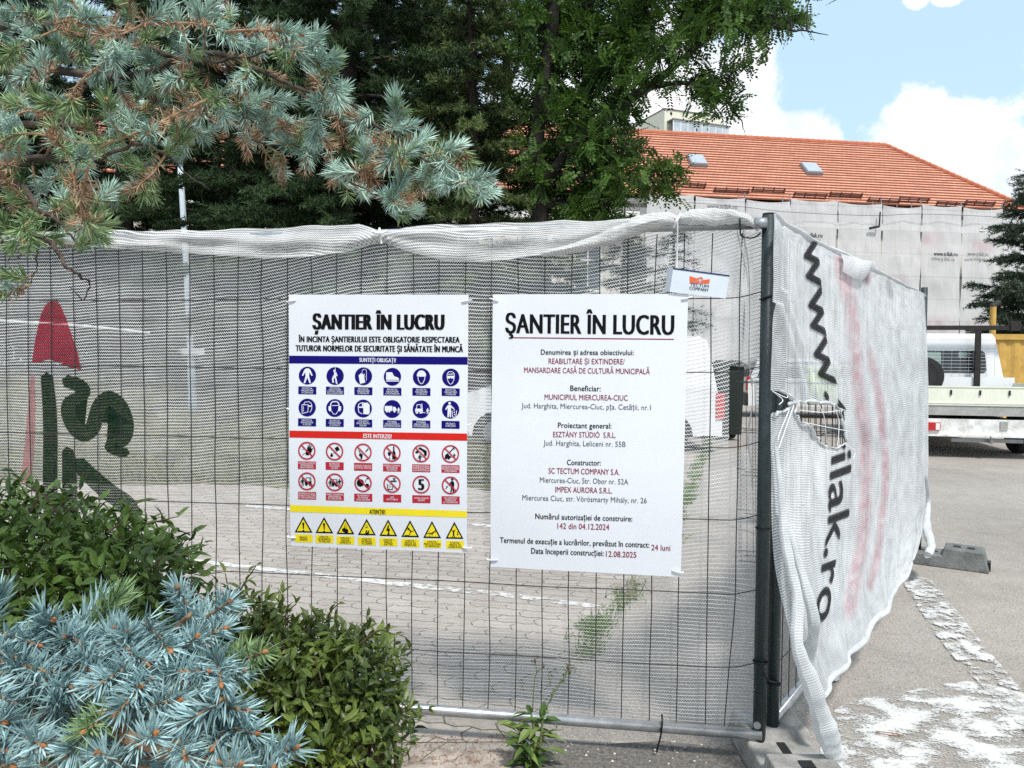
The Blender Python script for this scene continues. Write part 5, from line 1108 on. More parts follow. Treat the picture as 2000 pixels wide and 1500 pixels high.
# vertical lettering, reading downwards
import bmesh
path = crom([(1586, 462), (1592, 520), (1598, 590), (1604, 650), (1612, 705), (1628, 760), (1640, 815), (1643, 880), (1638, 945), (1636, 1010), (1627, 1080), (1619, 1130), (1610, 1212)], 200)
seg = np.concatenate([[0], np.cumsum(np.hypot(*np.diff(path, axis=0).T))]); inkn = net_material('print_ink', (.06, .06, .063), dens0=.5, th=.2, zth=.22)
V, Fc = text_fit('www.trilak.ro', seg[-1]-6, 37, .0); V = V+[seg[-1]/2, 0]; n0 = len(V)
Fc = [tuple(i+k*n0 for i in f_) for k in range(3) for f_ in Fc]; V = np.concatenate([V+[-2.6, -.6], V, V+[2.6, .6]])
bm = bmesh.new(); vs = [bm.verts.new((x, y, 0)) for x, y in V]
for f_ in Fc:
    try: bm.faces.new([vs[i] for i in f_])
    except ValueError: pass
for _ in range(3): bmesh.ops.subdivide_edges(bm, edges=[e for e in bm.edges if e.calc_length() > 9], cuts=1)
bmesh.ops.triangulate(bm, faces=bm.faces[:]); bm.verts.index_update()
W = []; UVt = []
for v in bm.verts:
    q = np.clip(v.co.x, 0, seg[-1]); c = np.array([np.interp(q, seg, path[:, i]) for i in (0, 1)]); W.append(on_net(c[0]+v.co.y+.10*(v.co.y), c[1]-v.co.y*.42, .004+.0004*(len(W)%5))); UVt.append((v.co.y*.0022, v.co.x*.0022))
T = [tuple(v.index for v in f.verts) for f in bm.faces]; bm.free(); W = np.array(W)
cen = W[np.array(T)].mean(1); zc = (cen-CAM)@_f; pcx = np.stack([1000+FOC*((cen-CAM)@_x)/zc, 750-FOC*((cen-CAM)@_u)/zc], -1); T = [t for t, h in zip(T, inpoly(pcx, hole1)) if not h]
mb = MB(); mb.add(W, T); ob = mb.build('printed_lettering', inkn, nr); uvl = ob.data.uv_layers.new(name='UVMap')
for lp in ob.data.loops: uvl.data[lp.index].uv = UVt[lp.vertex_index]
# rolled hems: top edge, torn rims, free edge with its tail
def hem(name, pts3, rad, dens=.9, n=80, wob=.12):
    C = crom(pts3, n); rad = np.interp(np.linspace(0, 1, n), np.linspace(0, 1, len(rad)), rad)*(1+wob*.5*np.sin(np.arange(n)*1.1)+wob*np.sin(np.arange(n)*.37)); m_ = 14
    T = np.gradient(C, axis=0); T /= np.linalg.norm(T, axis=1)[:, None]; A = np.cross(T, qn); A /= np.linalg.norm(A, axis=1)[:, None]; B = np.cross(T, A)
    P = np.zeros((m_, n, 3)); UV = np.zeros((m_, n, 2)); ln = np.concatenate([[0], np.cumsum(np.linalg.norm(np.diff(C, axis=0), axis=1))])
    for j in range(m_):
        a = 2*np.pi*j/(m_-1); r_ = rad*(1+.12*math.sin(3*a)); P[j] = C+A*(r_*math.cos(a))[:, None]+B*(r_*math.sin(a))[:, None]; UV[j, :, 0] = a*rad.mean(); UV[j, :, 1] = ln
    return gridmesh(name, P, UV, net_r, nr, {'dens': dens})
hem('top_hem', [Gr[0, i]+np.array([0, 0, .004]) for i in range(2, nu, 8)], [.006, .010, .008, .012, .008, .006], .7)
hem('torn_rim', [on_net(x, y, .006) for x, y in hole1+hole1[:1]], [.003, .008, .003, .006, .002, .007, .004, .003], n=200, wob=.3)
hem('torn_rim', [on_net(x, y, .006) for x, y in hole2[4:26]], [.003, .008, .003, .006], n=90, wob=.3)
mb = MB()
for (a, b, c) in (((1500, 764), (1518, 775), (1522, 772)), ((1506, 766), (1512, 780), (1504, 790)), ((1545, 790), (1520, 830), (1490, 876)), ((1536, 800), (1500, 850), (1487, 872)), ((1556, 800), (1590, 806), (1636, 798)), ((1562, 824), (1600, 836), (1646, 842)), ((1590, 784), (1594, 815), (1600, 868)), ((1622, 786), (1626, 820), (1622, 874)), ((1646, 868), (1655, 880), (1652, 896))): mb.tube(crom([on_net(*a, .01), on_net(*b, .03), on_net(max(c[0], 1498), c[1], .03)], 12), .0015, 5)
mb.build('loose_threads', strm, nr)
# bump of gathered net half-way along the top
X_, Y_ = np.meshgrid(np.linspace(0, 1, 24), np.linspace(0, 1, 16)); gp_ = np.zeros((16, 24, 3))
for i in range(24):
    for j in range(16):
        u_, v_ = X_[j, i], Y_[j, i]; x = 1636+u_*56; yt_ = 497+u_*14-16*math.exp(-((u_-.93)/.13)**2); gp_[j, i] = on_net(x, yt_+v_*(34+8*math.sin(u_*3)), .012+.03*math.sin(v_*2.6)*(.4+.6*u_))
gridmesh('gathered_fold', gp_, np.stack([X_*.3, Y_*.12], -1), net_r, nr, {'dens': .8})
tail = [on_net(1500, 868, .02), on_net(1508, 960, .03), on_net(1516, 1060, .05), on_net(1532, 1160, .08)]+[onplane(x, y, QO+qn*o, qn) for x, y, o in ((1556, 1255, .16), (1584, 1335, .20), (1604, 1400, .22), (1620, 1448, .235), (1628, 1476, .24))]
hem('free_edge_tail', tail, [.006, .010, .015, .017, .018, .024, .029, .035, .034, .026], .66, 90, .10)
tail2 = [on_net(1512, 985, .03), on_net(1540, 1090, .05), on_net(1560, 1190, .08)]+[onplane(x, y, QO+qn*o, qn) for x, y, o in ((1580, 1290, .14), (1592, 1370, .16), (1600, 1420, .17))]
hem('hanging_fold', tail2, [.006, .012, .018, .022, .02, .01], .8, 60, .1)
hem('bottom_hem', [Gr[-1, i]+np.array([0, 0, -.004*(i % 16 == 0)]) for i in range(4, nu, 8)], [.006, .012, .009, .014, .009, .008], .8)
hem('ragged_end', [on_net(1806, 930, .01)]+[onplane(x, y, QO+qn*o, qn) for x, y, o in ((1812, 985, .05), (1809, 1030, .09), (1818, 1065, .14), (1812, 1084, .15))], [.008, .02, .026, .03, .02], .85, 40)

# ============================================================ SIGNS
paper = M('white_sign_board', (.70, .725, .775), .34, .05, 1.6, spec=.5); K = M('black_print', (.006, .006, .007), .5, .05, spec=.08); DR = M('dark_red_print', (.23, .012, .035), .5, .1, spec=.08); GR = M('grey_ink', (.07, .07, .085), .5, .1)
BL = M('blue_print', (.007, .004, .14), .5, .05, spec=.1); RD = M('red_print_ink', (.58, .018, .012), .5, .05, spec=.15); CR = M('crimson_print', (.42, .016, .035), .45, .05); YE = M('yellow_print', (.80, .66, .02), .45, .05); WH = M('white_print', (.72, .735, .78), .4, .03)
BOW = [0., 1., 0.]
def F4(s, z, o): return F3(s, z, o+BOW[2]*math.sin(math.pi*min(max((z-BOW[0])/(BOW[1]-BOW[0]), 0), 1))+BOW[2]*.25*math.sin(2.2*math.pi*(z-BOW[0])/(BOW[1]-BOW[0])))
def sign_base(name, label, corners, off, th=.004, cat='sign'):
    q = [fsz(x, y, off) for x, y in corners]; BOW[:] = [min(b for _, b in q), max(b for _, b in q), .011]; t = thing(name, label, cat, tuple(F3(np.mean([a for a, _ in q]), min(b for _, b in q), off)))
    mb = MB(); n = 34; P = []
    # slightly wavy board
    q = np.array(q); mbF = []
    for o_ in (0, -th):
        for j in range(n):
            for i in range(n):
                u, v = i/(n-1), j/(n-1); a = (q[0]*(1-u)+q[1]*u)*(1-v)+(q[3]*(1-u)+q[2]*u)*v; P.append(F4(a[0], a[1], off+o_))
    for j in range(n-1):
        for i in range(n-1): k = j*n+i; mbF.append((k, k+1, k+n+1, k+n)); mbF.append((n*n+k, n*n+k+n, n*n+k+n+1, n*n+k+1))
    rim = [i for i in range(n)]+[j*n+n-1 for j in range(1, n)]+[(n-1)*n+i for i in range(n-2, -1, -1)]+[j*n for j in range(n-2, 0, -1)]
    for a, b in zip(rim, rim[1:]+rim[:1]): mbF.append((a, n*n+a, n*n+b, b))
    mb.add(P, mbF); mb.build('board', paper, t); return t
def put_text(mb, s, x0, x1, yc, cap, off, mat=0, bold=.018, slope=0., lift=.0012, parent=None):
    (sa, za), (sb, zb_) = fsz(x0, yc-slope/2, off), fsz(x1, yc+slope/2, off); (_, zt), (_, zl) = fsz((x0+x1)/2, yc-cap/2, off), fsz((x0+x1)/2, yc+cap/2, off)
    V, F = text_fit(s, sb-sa, zt-zl, bold); e = np.array([sb-sa, zb_-za])/(sb-sa)
    k = 1 if bold < .004 else (3 if bold < .03 else 5)
    for i in range(k):                     # heavier weights: overprinted with a slight shift
        sh_ = 0 if k == 1 else (i/(k-1)-.5)*2*bold*1.5*(zt-zl)
        mb.add([F4((sa+sb)/2+x*(1-2*bold*1.5*(zt-zl)/(sb-sa))+sh_, (za+zb_)/2+y+x*e[1], off+lift+.00012*i) for x, y in V], F, mat)
def put_poly(mb, pts, off, mat=0, lift=.0008): mb.add([F4(*fsz(x, y, off), off+lift) for x, y in pts], [tuple(range(len(pts)))], mat)

SOFF = .022
s2 = sign_base('information_sign', 'white project board with black heading and dark red lines, right of the safety board', [(963, 575), (1344, 574), (1329.5, 1127), (958, 1107)], SOFF)
mb = MB(); put_text(mb, 'ŞANTIER ÎN LUCRU', 987, 1317, 633.5, 37.5, SOFF, 0, .028, 3); mb.build('heading', K, s2)
mb = MB(); put_poly(mb, [(1002, 658.6), (1316, 661.8), (1316, 663.8), (1002, 660.6)], SOFF); mb.build('underline', DR, s2)
for s, x0, x1, yc, cap, m_, sl, bd_ in [
    ('Denumirea și adresa obiectivului:', 1056.5, 1237.8, 688, 10, 0, 1, .014), ('REABILITARE ȘI EXTINDERE/', 1071.7, 1220.3, 705.7, 10.5, 1, 1, .006), ('MANSARDARE CASĂ DE CULTURĂ MUNICIPALĂ', 1024, 1269, 724, 10.5, 1, 3, .006),
    ('Beneficiar:', 1114, 1173.5, 758.3, 10.5, 0, 1, .014), ('MUNICIPIUL MIERCUREA-CIUC', 1064, 1226, 776, 10.5, 1, 2, .006), ('Jud. Harghita, Miercurea-Ciuc, pța. Cetății, nr.1', 1019, 1271, 793.6, 10, 2, 4, .0),
    ('Proiectant general:', 1090, 1194.5, 830.5, 10.3, 0, 1.5, .014), ('ESZTÁNY STÚDIÓ  S.R.L.', 1080.7, 1203, 848.5, 10.5, 1, 1.5, .006), ('Jud. Harghita, Leliceni nr. 55B', 1062, 1221.8, 865.5, 10.3, 2, 3, .003),
    ('Constructor:', 1107.6, 1173.7, 902.5, 10.5, 0, 1, .014), ('SC TECTUM COMPANY S.A.', 1072, 1210, 919.8, 10.8, 1, 3, .008), ('Miercurea-Ciuc, Str. Obor nr. 52A', 1055, 1227, 938, 10.3, 2, 4, .003), ('IMPEX AURORA S.R.L.', 1085, 1196, 956, 10.8, 1, 2.5, .006), ('Miercurea Ciuc, str. Vörösmarty Mihály, nr. 26', 1021, 1263, 973.5, 10.3, 2, 6, .003),
    ('Numărul autorizației de construire:', 1046, 1235, 1009.5, 10.6, 0, 5, .014), ('142 din 04.12.2024', 1089, 1190, 1027.2, 11, 1, 2.5, .006),
    ('Termenul de execuție a lucrărilor, prevăzut în contract:', 977, 1268, 1058.5, 10.8, 0, 9.5, .014), ('24 luni', 1272, 1309, 1068.8, 11, 1, 1.2, .006), ('Data începerii construcției:', 1037.6, 1179.4, 1077.3, 11, 0, 5, .014), ('12.08.2025', 1183.6, 1243, 1082, 11, 1, 2, .01)]:
    mb = MB(); put_text(mb, s, x0, x1, yc, cap, SOFF, 0, bd_, sl); mb.build('text_line', [K, DR, GR][m_], s2)
def zip_tie(parent, x0, y0, x1, y1, off=SOFF):
    mb = MB(); a, b = fsz(x0, y0, off), fsz(x1, y1, off); mb.tube(crom([F3(*a, off-.012), F3(*a, off+.004), F3((a[0]+b[0])/2, (a[1]+b[1])/2, off+.007), F3(*b, off+.005), F3(*b, off-.002)], 14), .0028, 6, 0)
    mb.disc(F3(*b, off+.0015), .0032, fn, 10, 1, thick=.001); mb.build('zip_tie', [WH, GR], parent)
for q in ((957, 583, 972, 588), (1352, 580, 1332, 585), (952, 1093, 971, 1093), (1334, 1118, 1314, 1114)): zip_tie(s2, *q)

s1 = sign_base('safety_sign', 'white safety board with blue, red and yellow pictogram rows on the front fence panel', [(564.5, 575.5), (915, 575.5), (912, 1080), (568.5, 1065.8)], SOFF+.001)
S1 = SOFF+.001
mb = MB(); put_text(mb, 'ȘANTIER ÎN LUCRU', 610.8, 869, 629, 29.3, S1, 0, .055, .6); mb.build('heading', K, s1)
mb = MB(); put_text(mb, 'ÎN INCINTA ȘANTIERULUI ESTE OBLIGATORIE RESPECTAREA', 584, 898.6, 663, 11.2, S1, 0, .045, 1.2); mb.build('text_line', K, s1); mb = MB(); put_text(mb, 'TUTUROR NORMELOR DE SECURITATE ȘI SĂNĂTATE ÎN MUNCĂ', 578.5, 905, 681, 11.6, S1, 0, .045, 2.2); mb.build('text_line', K, s1)
for nm, q, m_, s, x0, x1, yc, cap, tm in (('blue_band', [(566, 694.6), (914, 697.2), (914, 712.2), (566, 709.7)], BL, 'SUNTEȚI OBLIGAȚI!', 703, 774.3, 703.3, 7.8, WH), ('red_band', [(567.8, 840.4), (913.5, 846.2), (913.5, 860.2), (567.8, 853.9)], RD, 'ESTE INTERZIS!', 711.5, 766.8, 851.2, 8, WH), ('yellow_band', [(568.2, 985.4), (912.5, 997.3), (912.5, 1010.4), (568.2, 998.8)], YE, 'ATENȚIE!', 722.9, 753.9, 998.8, 8, K)):
    mb = MB(); put_poly(mb, q, S1); bnd = mb.build(nm, m_, s1); mb = MB(); put_text(mb, s, x0, x1, yc, cap, S1, 0, .03, 1.1, .0016); mb.build('lettering', tm, bnd)
# ---- pictograms: C = disc, P = polygon, L = stroke; unit circle, y up
def C(x, y, r, n=16): return [(x+r*math.cos(a), y+r*math.sin(a)) for a in np.linspace(0, 2*np.pi, n, endpoint=False)]
def Ls(x0, y0, x1, y1, w_):
    dx, dy = x1-x0, y1-y0; l_ = math.hypot(dx, dy); a, b = -dy/l_*w_/2, dx/l_*w_/2; return [(x0+a, y0+b), (x0-a, y0-b), (x1-a, y1-b), (x1+a, y1+b)]
def poly_strokes(pts, w_, close=False):
    q = list(pts)+([pts[0]] if close else []); return [Ls(*a, *b, w_) for a, b in zip(q[:-1], q[1:])]
def man(x, y, k): return [C(x, y+.52*k, .13*k), [(x-.2*k, y+.36*k), (x+.2*k, y+.36*k), (x+.16*k, y-.1*k), (x-.16*k, y-.1*k)], Ls(x-.1*k, y-.05*k, x-.14*k, y-.65*k, .14*k), Ls(x+.1*k, y-.05*k, x+.14*k, y-.65*k, .14*k), Ls(x-.2*k, y+.32*k, x-.36*k, y-.1*k, .1*k), Ls(x+.2*k, y+.32*k, x+.42*k, y+.06*k, .1*k)]
face = [(-.42, .1), (-.36, -.3), (-.16, -.68), (0, -.76), (.16, -.68), (.36, -.3), (.42, .1)]
def forklift(x, y, k): return [[(x-.5*k, y-.3*k), (x-.5*k, y+.05*k), (x+.25*k, y+.05*k), (x+.3*k, y-.3*k)], C(x-.3*k, y-.36*k, .15*k), C(x+.15*k, y-.36*k, .15*k)]+poly_strokes([(x-.35*k, y+.05*k), (x-.3*k, y+.5*k), (x+.12*k, y+.5*k), (x+.2*k, y+.05*k)], .07*k)+[Ls(x+.36*k, y-.42*k, x+.2*k+.05, y+.62*k, .08*k), Ls(x+.34*k, y-.4*k, x+.66*k, y-.4*k, .07*k)]
M1 = [
 [[(-.14, .8), (.14, .8), (.34, .66), (.62, .02), (.48, -.04), (.24, .4), (.2, -.05), (.42, -.84), (.24, -.84), (0, -.2), (-.24, -.84), (-.42, -.84), (-.2, -.05), (-.24, .4), (-.48, -.04), (-.62, .02), (-.34, .66)]],
 [Ls(.02, .98, .02, .6, .05), C(-.06, .58, .14), [(-.12, .42), (.14, .42), (.3, .0), (.22, -.05), (.1, .1), (.12, -.1), (.3, -.88), (.12, -.88), (-.02, -.2), (-.18, -.35), (-.1, -.75), (-.3, -.75), (-.36, -.25), (-.1, .0), (-.3, -.02), (-.28, -.12), (-.12, .12)]],
 [[(-.55, .1), (-.4, .22), (-.3, .34), (-.14, .3), (.02, .22), (.22, -.7), (-.38, -.84)]]+poly_strokes([(.35, -.5), (.35, .5), (.3, .75), (.1, .8), (-.12, .7), (-.18, .35)], .05)+poly_strokes([(.2, -.1), (.12, .1), (.08, .3)], .05),
 [[(-.72, .5), (-.02, .5), (.02, .36), (.2, .06), (.62, -.08), (.78, -.26), (.78, -.34), (-.72, -.34)], Ls(-.72, -.47, .8, -.47, .12)],
 [[(-.54, .12), (-.5, .4), (-.3, .66), (0, .76), (.3, .66), (.5, .4), (.54, .12), (.3, .06), (0, .04), (-.3, .06)]]+poly_strokes(face, .08),
 poly_strokes(face, .07)+poly_strokes([(-.42, .1), (-.4, .45), (-.2, .64), (.2, .64), (.4, .45), (.42, .1)], .07)+[[(-.38, .18), (.38, .18), (.36, -.1), (.12, -.14), (0, 0), (-.12, -.14), (-.36, -.1)], Ls(-.3, .36, .34, .38, .08)],
 poly_strokes([(-.6, .3), (-.56, -.66), (.1, -.5), (.14, .32)], .07, True)+poly_strokes([(-.4, .34), (-.25, .6), (.2, .66), (.5, .45), (.56, .1), (.5, -.3), (.3, -.55)], .07)+[Ls(.16, .16, .56, .16, .14)]+poly_strokes([(-.42, .15), (-.42, -.45)], .05),
 poly_strokes([(-.5, .2), (-.46, .5), (-.25, .72), (.25, .72), (.46, .5), (.5, .2)], .12)+[[(-.72, .2), (-.44, .22), (-.38, -.36), (-.6, -.36), (-.72, -.2)], [(.72, .2), (.44, .22), (.38, -.36), (.6, -.36), (.72, -.2)]]+poly_strokes([(-.36, -.36), (-.15, -.68), (.15, -.68), (.36, -.36)], .07)+[Ls(-.34, .26, .4, .3, .07)],
 [[(.02, .62), (.5, .66), (.74, .4), (.74, -.5), (.6, -.66), (.02, -.62)], Ls(-.6, .14, .1, .14, .14)]+poly_strokes([(-.6, .14), (-.5, .5), (-.2, .64), (.1, .64)], .08)+poly_strokes([(-.58, .1), (-.5, -.4), (-.1, -.62)], .08)+[Ls(-.08, .62, -.08, .2, .12)],
 [[(-.86, .34), (.0, .34), (.0, -.2), (-.86, -.2)], [(.06, .24), (.34, .24), (.5, .0), (.5, -.2), (.06, -.2)], C(-.6, -.26, .12), C(-.32, -.26, .12), C(.26, -.26, .12)]+man(.74, -.16, .5),
 forklift(-.2, .02, 1.0)+man(.74, -.2, .5),
 [C(-.12, .72, .15), [(-.26, .52), (.02, .52), (.44, .12), (.38, .02), (.04, .28), (.06, -.84), (-.1, -.84), (-.13, -.2), (-.2, -.84), (-.36, -.84), (-.32, .2), (-.52, -.04), (-.62, .04), (-.4, .42)]]+poly_strokes([(.16, -.1), (.24, -.84), (.6, -.84), (.7, -.1)], .08)+[C(.42, -.3, .08, 8), C(.46, -.55, .07, 8), C(.42, -.04, .07, 8)]]
M2 = [
 [[(.0, .0), (.1, .6), (.17, .6), (.2, .3), (.26, .72), (.33, .72), (.36, .3), (.45, .62), (.52, .6), (.5, .2), (.66, .3), (.7, .24), (.46, -.3), (.2, -.5), (-.1, -.5), (-.16, -.2)]]+poly_strokes([(-.5, .1), (-.36, .2)], .05)+poly_strokes([(-.5, -.5), (-.3, -.3), (-.2, -.34)], .05),
 [[(.0, .36), (.36, .6), (.6, .2), (.22, .0)], C(.0, -.06, .06, 8), C(-.06, -.2, .05, 8), [(-.34, -.1), (-.16, -.42), (-.24, -.6), (-.44, -.6), (-.52, -.42), (-.42, -.3)]],
 poly_strokes([(.62, .42), (.3, .06)], .12)+[[(-.6, .4), (-.44, .1), (-.3, .0), (-.5, -.3), (-.3, -.5), (-.24, -.8), (-.1, -.7), (-.02, -.3), (-.14, -.1), (-.3, -.25), (-.44, .05)]],
 [[(.12, .72), (.26, .72), (.28, .3), (.42, -.1), (.42, -.72), (.02, -.72), (.02, -.1), (.12, .3)], [(-.5, .08), (-.1, .08), (-.14, -.24), (-.28, -.34), (-.28, -.6), (-.12, -.68), (-.48, -.68), (-.32, -.6), (-.32, -.34), (-.46, -.24)]],
 [[(-.3, .62), (-.1, .7), (.2, .5), (.62, .3), (.66, .0), (.6, -.3), (.4, -.3), (.3, .1), (.0, .36), (-.3, .5)], [(-.68, .2), (-.4, .34), (-.3, .1), (-.42, .0), (-.62, .02)]]+man(-.14, -.5, .6),
 [[(-.66, -.46), (-.6, -.1), (-.3, .08), (-.12, -.2), (.16, -.36), (-.2, -.52)], C(-.5, -.46, .13), C(-.2, -.5, .13)]+[Ls(-.16, .1, .42, .72, .12), Ls(.42, .72, .42, .4, .06)]+man(.44, -.2, .42),
 man(-.5, -.1, .66)+forklift(.2, -.05, .9), man(-.5, -.1, .6)+man(.56, -.02, .6)+forklift(.05, -.08, .8),
 [C(-.32, .02, .42, 20), C(.46, -.3, .24, 16), Ls(.2, .1, .5, .62, .06), [(.44, .5), (.6, .66), (.62, .4)]],
 poly_strokes([(-.56, .0), (-.5, -.62), (.06, -.62), (.1, .0)], .09)+[C(-.36, -.1, .05, 6), C(-.2, -.14, .05, 6), C(-.04, -.1, .05, 6), C(-.34, -.3, .05, 6), C(-.16, -.34, .05, 6), C(-.3, -.46, .04, 6), Ls(-.14, .3, .52, .3, .16), Ls(.24, .3, .24, .56, .12), Ls(.08, .58, .4, .58, .1)],
 None,
 [C(.2, .66, .14), [(.06, .46), (.34, .46), (.44, .2), (.4, -.3), (.42, -.8), (.26, -.8), (.2, -.3), (.12, -.8), (-.04, -.8), (.06, -.2), (.06, .2), (-.16, -.06), (-.24, .0)], C(-.4, -.16, .1, 8), C(-.52, -.34, .07, 8)]]
ex_ = [[(-.12, .42), (.12, .42), (.05, -.28), (-.05, -.28)], C(0, -.5, .12)]
M3 = [ex_, ex_, [Ls(.0, .5, .0, .2, .05), Ls(0, .2, -.2, -.05, .05), Ls(0, .2, .2, -.05, .05), [(-.36, -.1), (-.1, .04), (.34, -.2), (.3, -.5), (.1, -.56), (-.34, -.36)]],
 [C(-.02, -.22, .1, 10), [(-.2, -.66), (-.18, -.36), (.1, -.36), (.22, -.12), (.3, -.18), (.2, -.66)], Ls(-.2, .12, .1, .2, .08), C(-.05, .4, .05, 6), C(.1, .32, .05, 6)],
 [[(-.02, .5), (.14, .5), (.04, .1), (.22, .16), (.08, -.4), (.2, -.38), (.04, -.66), (-.12, -.42), (-.02, -.42), (-.04, -.08), (-.24, -.14)]],
 [C(-.2, .26, .1, 10), Ls(-.14, .2, .1, -.1, .14), Ls(.1, -.1, .4, .0, .08), Ls(.06, -.06, -.08, -.46, .09), Ls(-.1, .1, -.34, .1, .06), Ls(-.56, -.5, -.1, -.5, .06), Ls(-.1, -.58, .56, -.58, .05)],
 [Ls(-.6, -.2, -.26, -.2, .06), Ls(-.26, -.2, -.26, -.66, .06), Ls(-.1, -.24, .3, .02, .13), C(.4, .14, .09, 10), Ls(-.1, -.24, -.3, -.1, .08), Ls(.1, -.14, -.02, -.4, .08), Ls(.26, .0, .46, -.06, .06)],
 [C(-.1, .12, .1, 10), Ls(-.1, .04, -.1, -.3, .16), Ls(-.1, -.3, -.3, -.6, .08), Ls(-.1, -.3, .1, -.6, .08), Ls(-.1, .0, -.32, .3, .07), Ls(-.1, .0, .12, .3, .07), Ls(.36, .1, .36, -.2, .07), [(.26, -.16), (.46, -.16), (.36, -.4)]]]
cap1 = ['PROTECȚIA|OBLIGATORIE|A CORPULUI', 'PROTECȚIA|OBLIGATORIE|CONTRA CĂDERII|DE LA ÎNĂLȚIME', 'PROTECȚIA|OBLIGATORIE|A MÂINILOR', 'PROTECȚIA|OBLIGATORIE|A PICIOARELOR', 'PROTECȚIA|OBLIGATORIE|A CAPULUI', 'PROTECȚIA|OBLIGATORIE|A OCHILOR',
 'PROTECȚIA|OBLIGATORIE|A FEȚEI', 'PROTECȚIA|OBLIGATORIE|A AUZULUI', 'UTILIZAȚI|MASCA PENTRU|SUDURĂ', 'EVITAREA|OBLIGATORIE A|AUTOVEHICULELOR', 'EVITAREA|OBLIGATORIE A|STIVUITOARELOR', 'PĂSTRAȚI|CURĂȚENIA']
cap2 = ['ACCESUL INTERZIS|PERSOANELOR|NEAUTORIZATE', 'INTERZISĂ|STINGEREA|CU APĂ', 'INTERZIS FUMATUL|ȘI FOCUL DESCHIS', 'INTERZIS CONSUMUL|BĂUTURILOR|ALCOOLICE', 'INTERZIS ACCESUL|ÎN RAZA DE ACȚIUNE|A EXCAVATORULUI', 'INTERZIS ACCESUL|ÎN RAZA DE ACȚIUNE|A MACARALEI',
 'INTERZIS ACCESUL|ÎN RAZA DE ACȚIUNE|A STIVUITORULUI', 'INTERZIS TRANSPORTUL|PERSOANELOR|PE STIVUITOR', 'NU REPARAȚI|ÎN TIMPUL|FUNCȚIONĂRII', 'APĂ|NEPOTABILĂ', 'VITEZA MAXIMĂ|ADMISĂ', 'NU ARUNCAȚI|REZIDUURI|LA ÎNTÂMPLARE']
cap3 = ['PERICOL|GENERAL', 'ATENȚIE !|ECHIPAMENTE|ÎN MIȘCARE', 'ATENȚIE !|SARCINĂ|SUSPENDATĂ', 'ATENȚIE !|MATERIALE|ÎN CĂDERE', 'ATENȚIE !|PERICOL|ELECTRIC', 'ATENȚIE !|PERICOL DE|ÎMPIEDICARE', 'ATENȚIE !|PERICOL DE CĂDERE|CU DENIVELARE', 'ATENȚIE !|PERICOL DE|CĂDERE ÎN GOL']
px5 = lambda x, y: (550+x/5.263, 560+y/5.263); px6 = lambda x, y: (550+x/5.263, 830+y/5.263)
cx1 = [273, 557, 848, 1145, 1443, 1743]
pos1 = [px5(x, y) for x, y in zip(cx1, (913, 917, 920, 925, 928, 932))]+[px5(x, y) for x, y in zip(cx1, (1240, 1245, 1250, 1255, 1258, 1262))]
cpos1 = [px5(x, y) for x, y in zip(cx1, (1065, 1067, 1072, 1077, 1080, 1083))]+[px5(x, y) for x, y in zip(cx1, (1392, 1397, 1402, 1407, 1412, 1417))]
pos2 = [px6(x, y) for x, y in zip(cx1, (260, 268, 277, 282, 288, 293))]+[px6(x, y) for x, y in zip(cx1, (573, 583, 592, 600, 607, 615))]
cpos2 = [px6(x, y) for x, y in zip(cx1, (410, 418, 426, 434, 440, 447))]+[px6(x, y) for x, y in zip(cx1, (722, 732, 742, 750, 758, 768))]
tx3 = [230, 443, 660, 880, 1100, 1325, 1550, 1780]; ta3 = [935, 942, 952, 960, 967, 975, 982, 990]; tb3 = [1103, 1110, 1120, 1130, 1140, 1150, 1160, 1167]
cpos3 = [px6(x, y) for x, y in zip((230, 443, 658, 878, 1100, 1325, 1552, 1785), (1165, 1172, 1185, 1195, 1203, 1212, 1222, 1232))]
def caption(parent, c, w_, h_, txt, bm_, tm):
    x, y = c; sl = w_*.02; mb = MB(); put_poly(mb, [(x-w_/2, y-h_/2-sl/2), (x+w_/2, y-h_/2+sl/2), (x+w_/2, y+h_/2+sl/2), (x-w_/2, y+h_/2-sl/2)], S1, 0, .0007)
    ln = txt.split('|'); n = len(ln); st = min(h_*.9/n, h_*.27); ml = max(len(t) for t in ln)
    for i, t in enumerate(ln): wd = min(w_*.92, w_*.058*len(t)+1.5); put_text(mb, t, x-wd/2, x+wd/2, y+(i-(n-1)/2)*st, st*.80, S1, 1, .012, wd*.02, .0014)
    mb.build('caption', [bm_, tm], parent)
def sym(mb, shapes, c, r, mat, lift):
    for q in shapes: mb.add([F4(*fsz(c[0]+x*r, c[1]-y*r*1.03, S1), S1+lift) for x, y in q], [tuple(range(len(q)))], mat)
for i in range(12):
    mb = MB(); sym(mb, [C(0, 0, 1, 36)], pos1[i], 16.9, 0, .0008); sym(mb, M1[i], pos1[i], 16.9, 1, .0015); o = mb.build('mandatory_pictogram', [BL, WH], s1); caption(o, cpos1[i], 35.2, 15.2, cap1[i], BL, WH)
    mb = MB(); c = pos2[i]
    if M2[i] is None: put_text(mb, '5', c[0]-6.3, c[0]+6.3, c[1], 21, S1, 1, .05, 0, .0013)
    else: sym(mb, M2[i], c, 16.9, 1, .0013)
    a = np.linspace(0, 2*np.pi, 41); ro = [(math.cos(q), math.sin(q)) for q in a]
    for p, q in zip(ro[:-1], ro[1:]): sym(mb, [[p, q, (q[0]*.84, q[1]*.84), (p[0]*.84, p[1]*.84)]], c, 16.9, 0, .0018)
    if M2[i] is not None: sym(mb, [Ls(-.63, .63, .63, -.63, .15)], c, 16.9, 0, .0021)
    o = mb.build('prohibition_pictogram', [CR, K], s1); caption(o, cpos2[i], 35.2, 15.2, cap2[i], CR, WH)
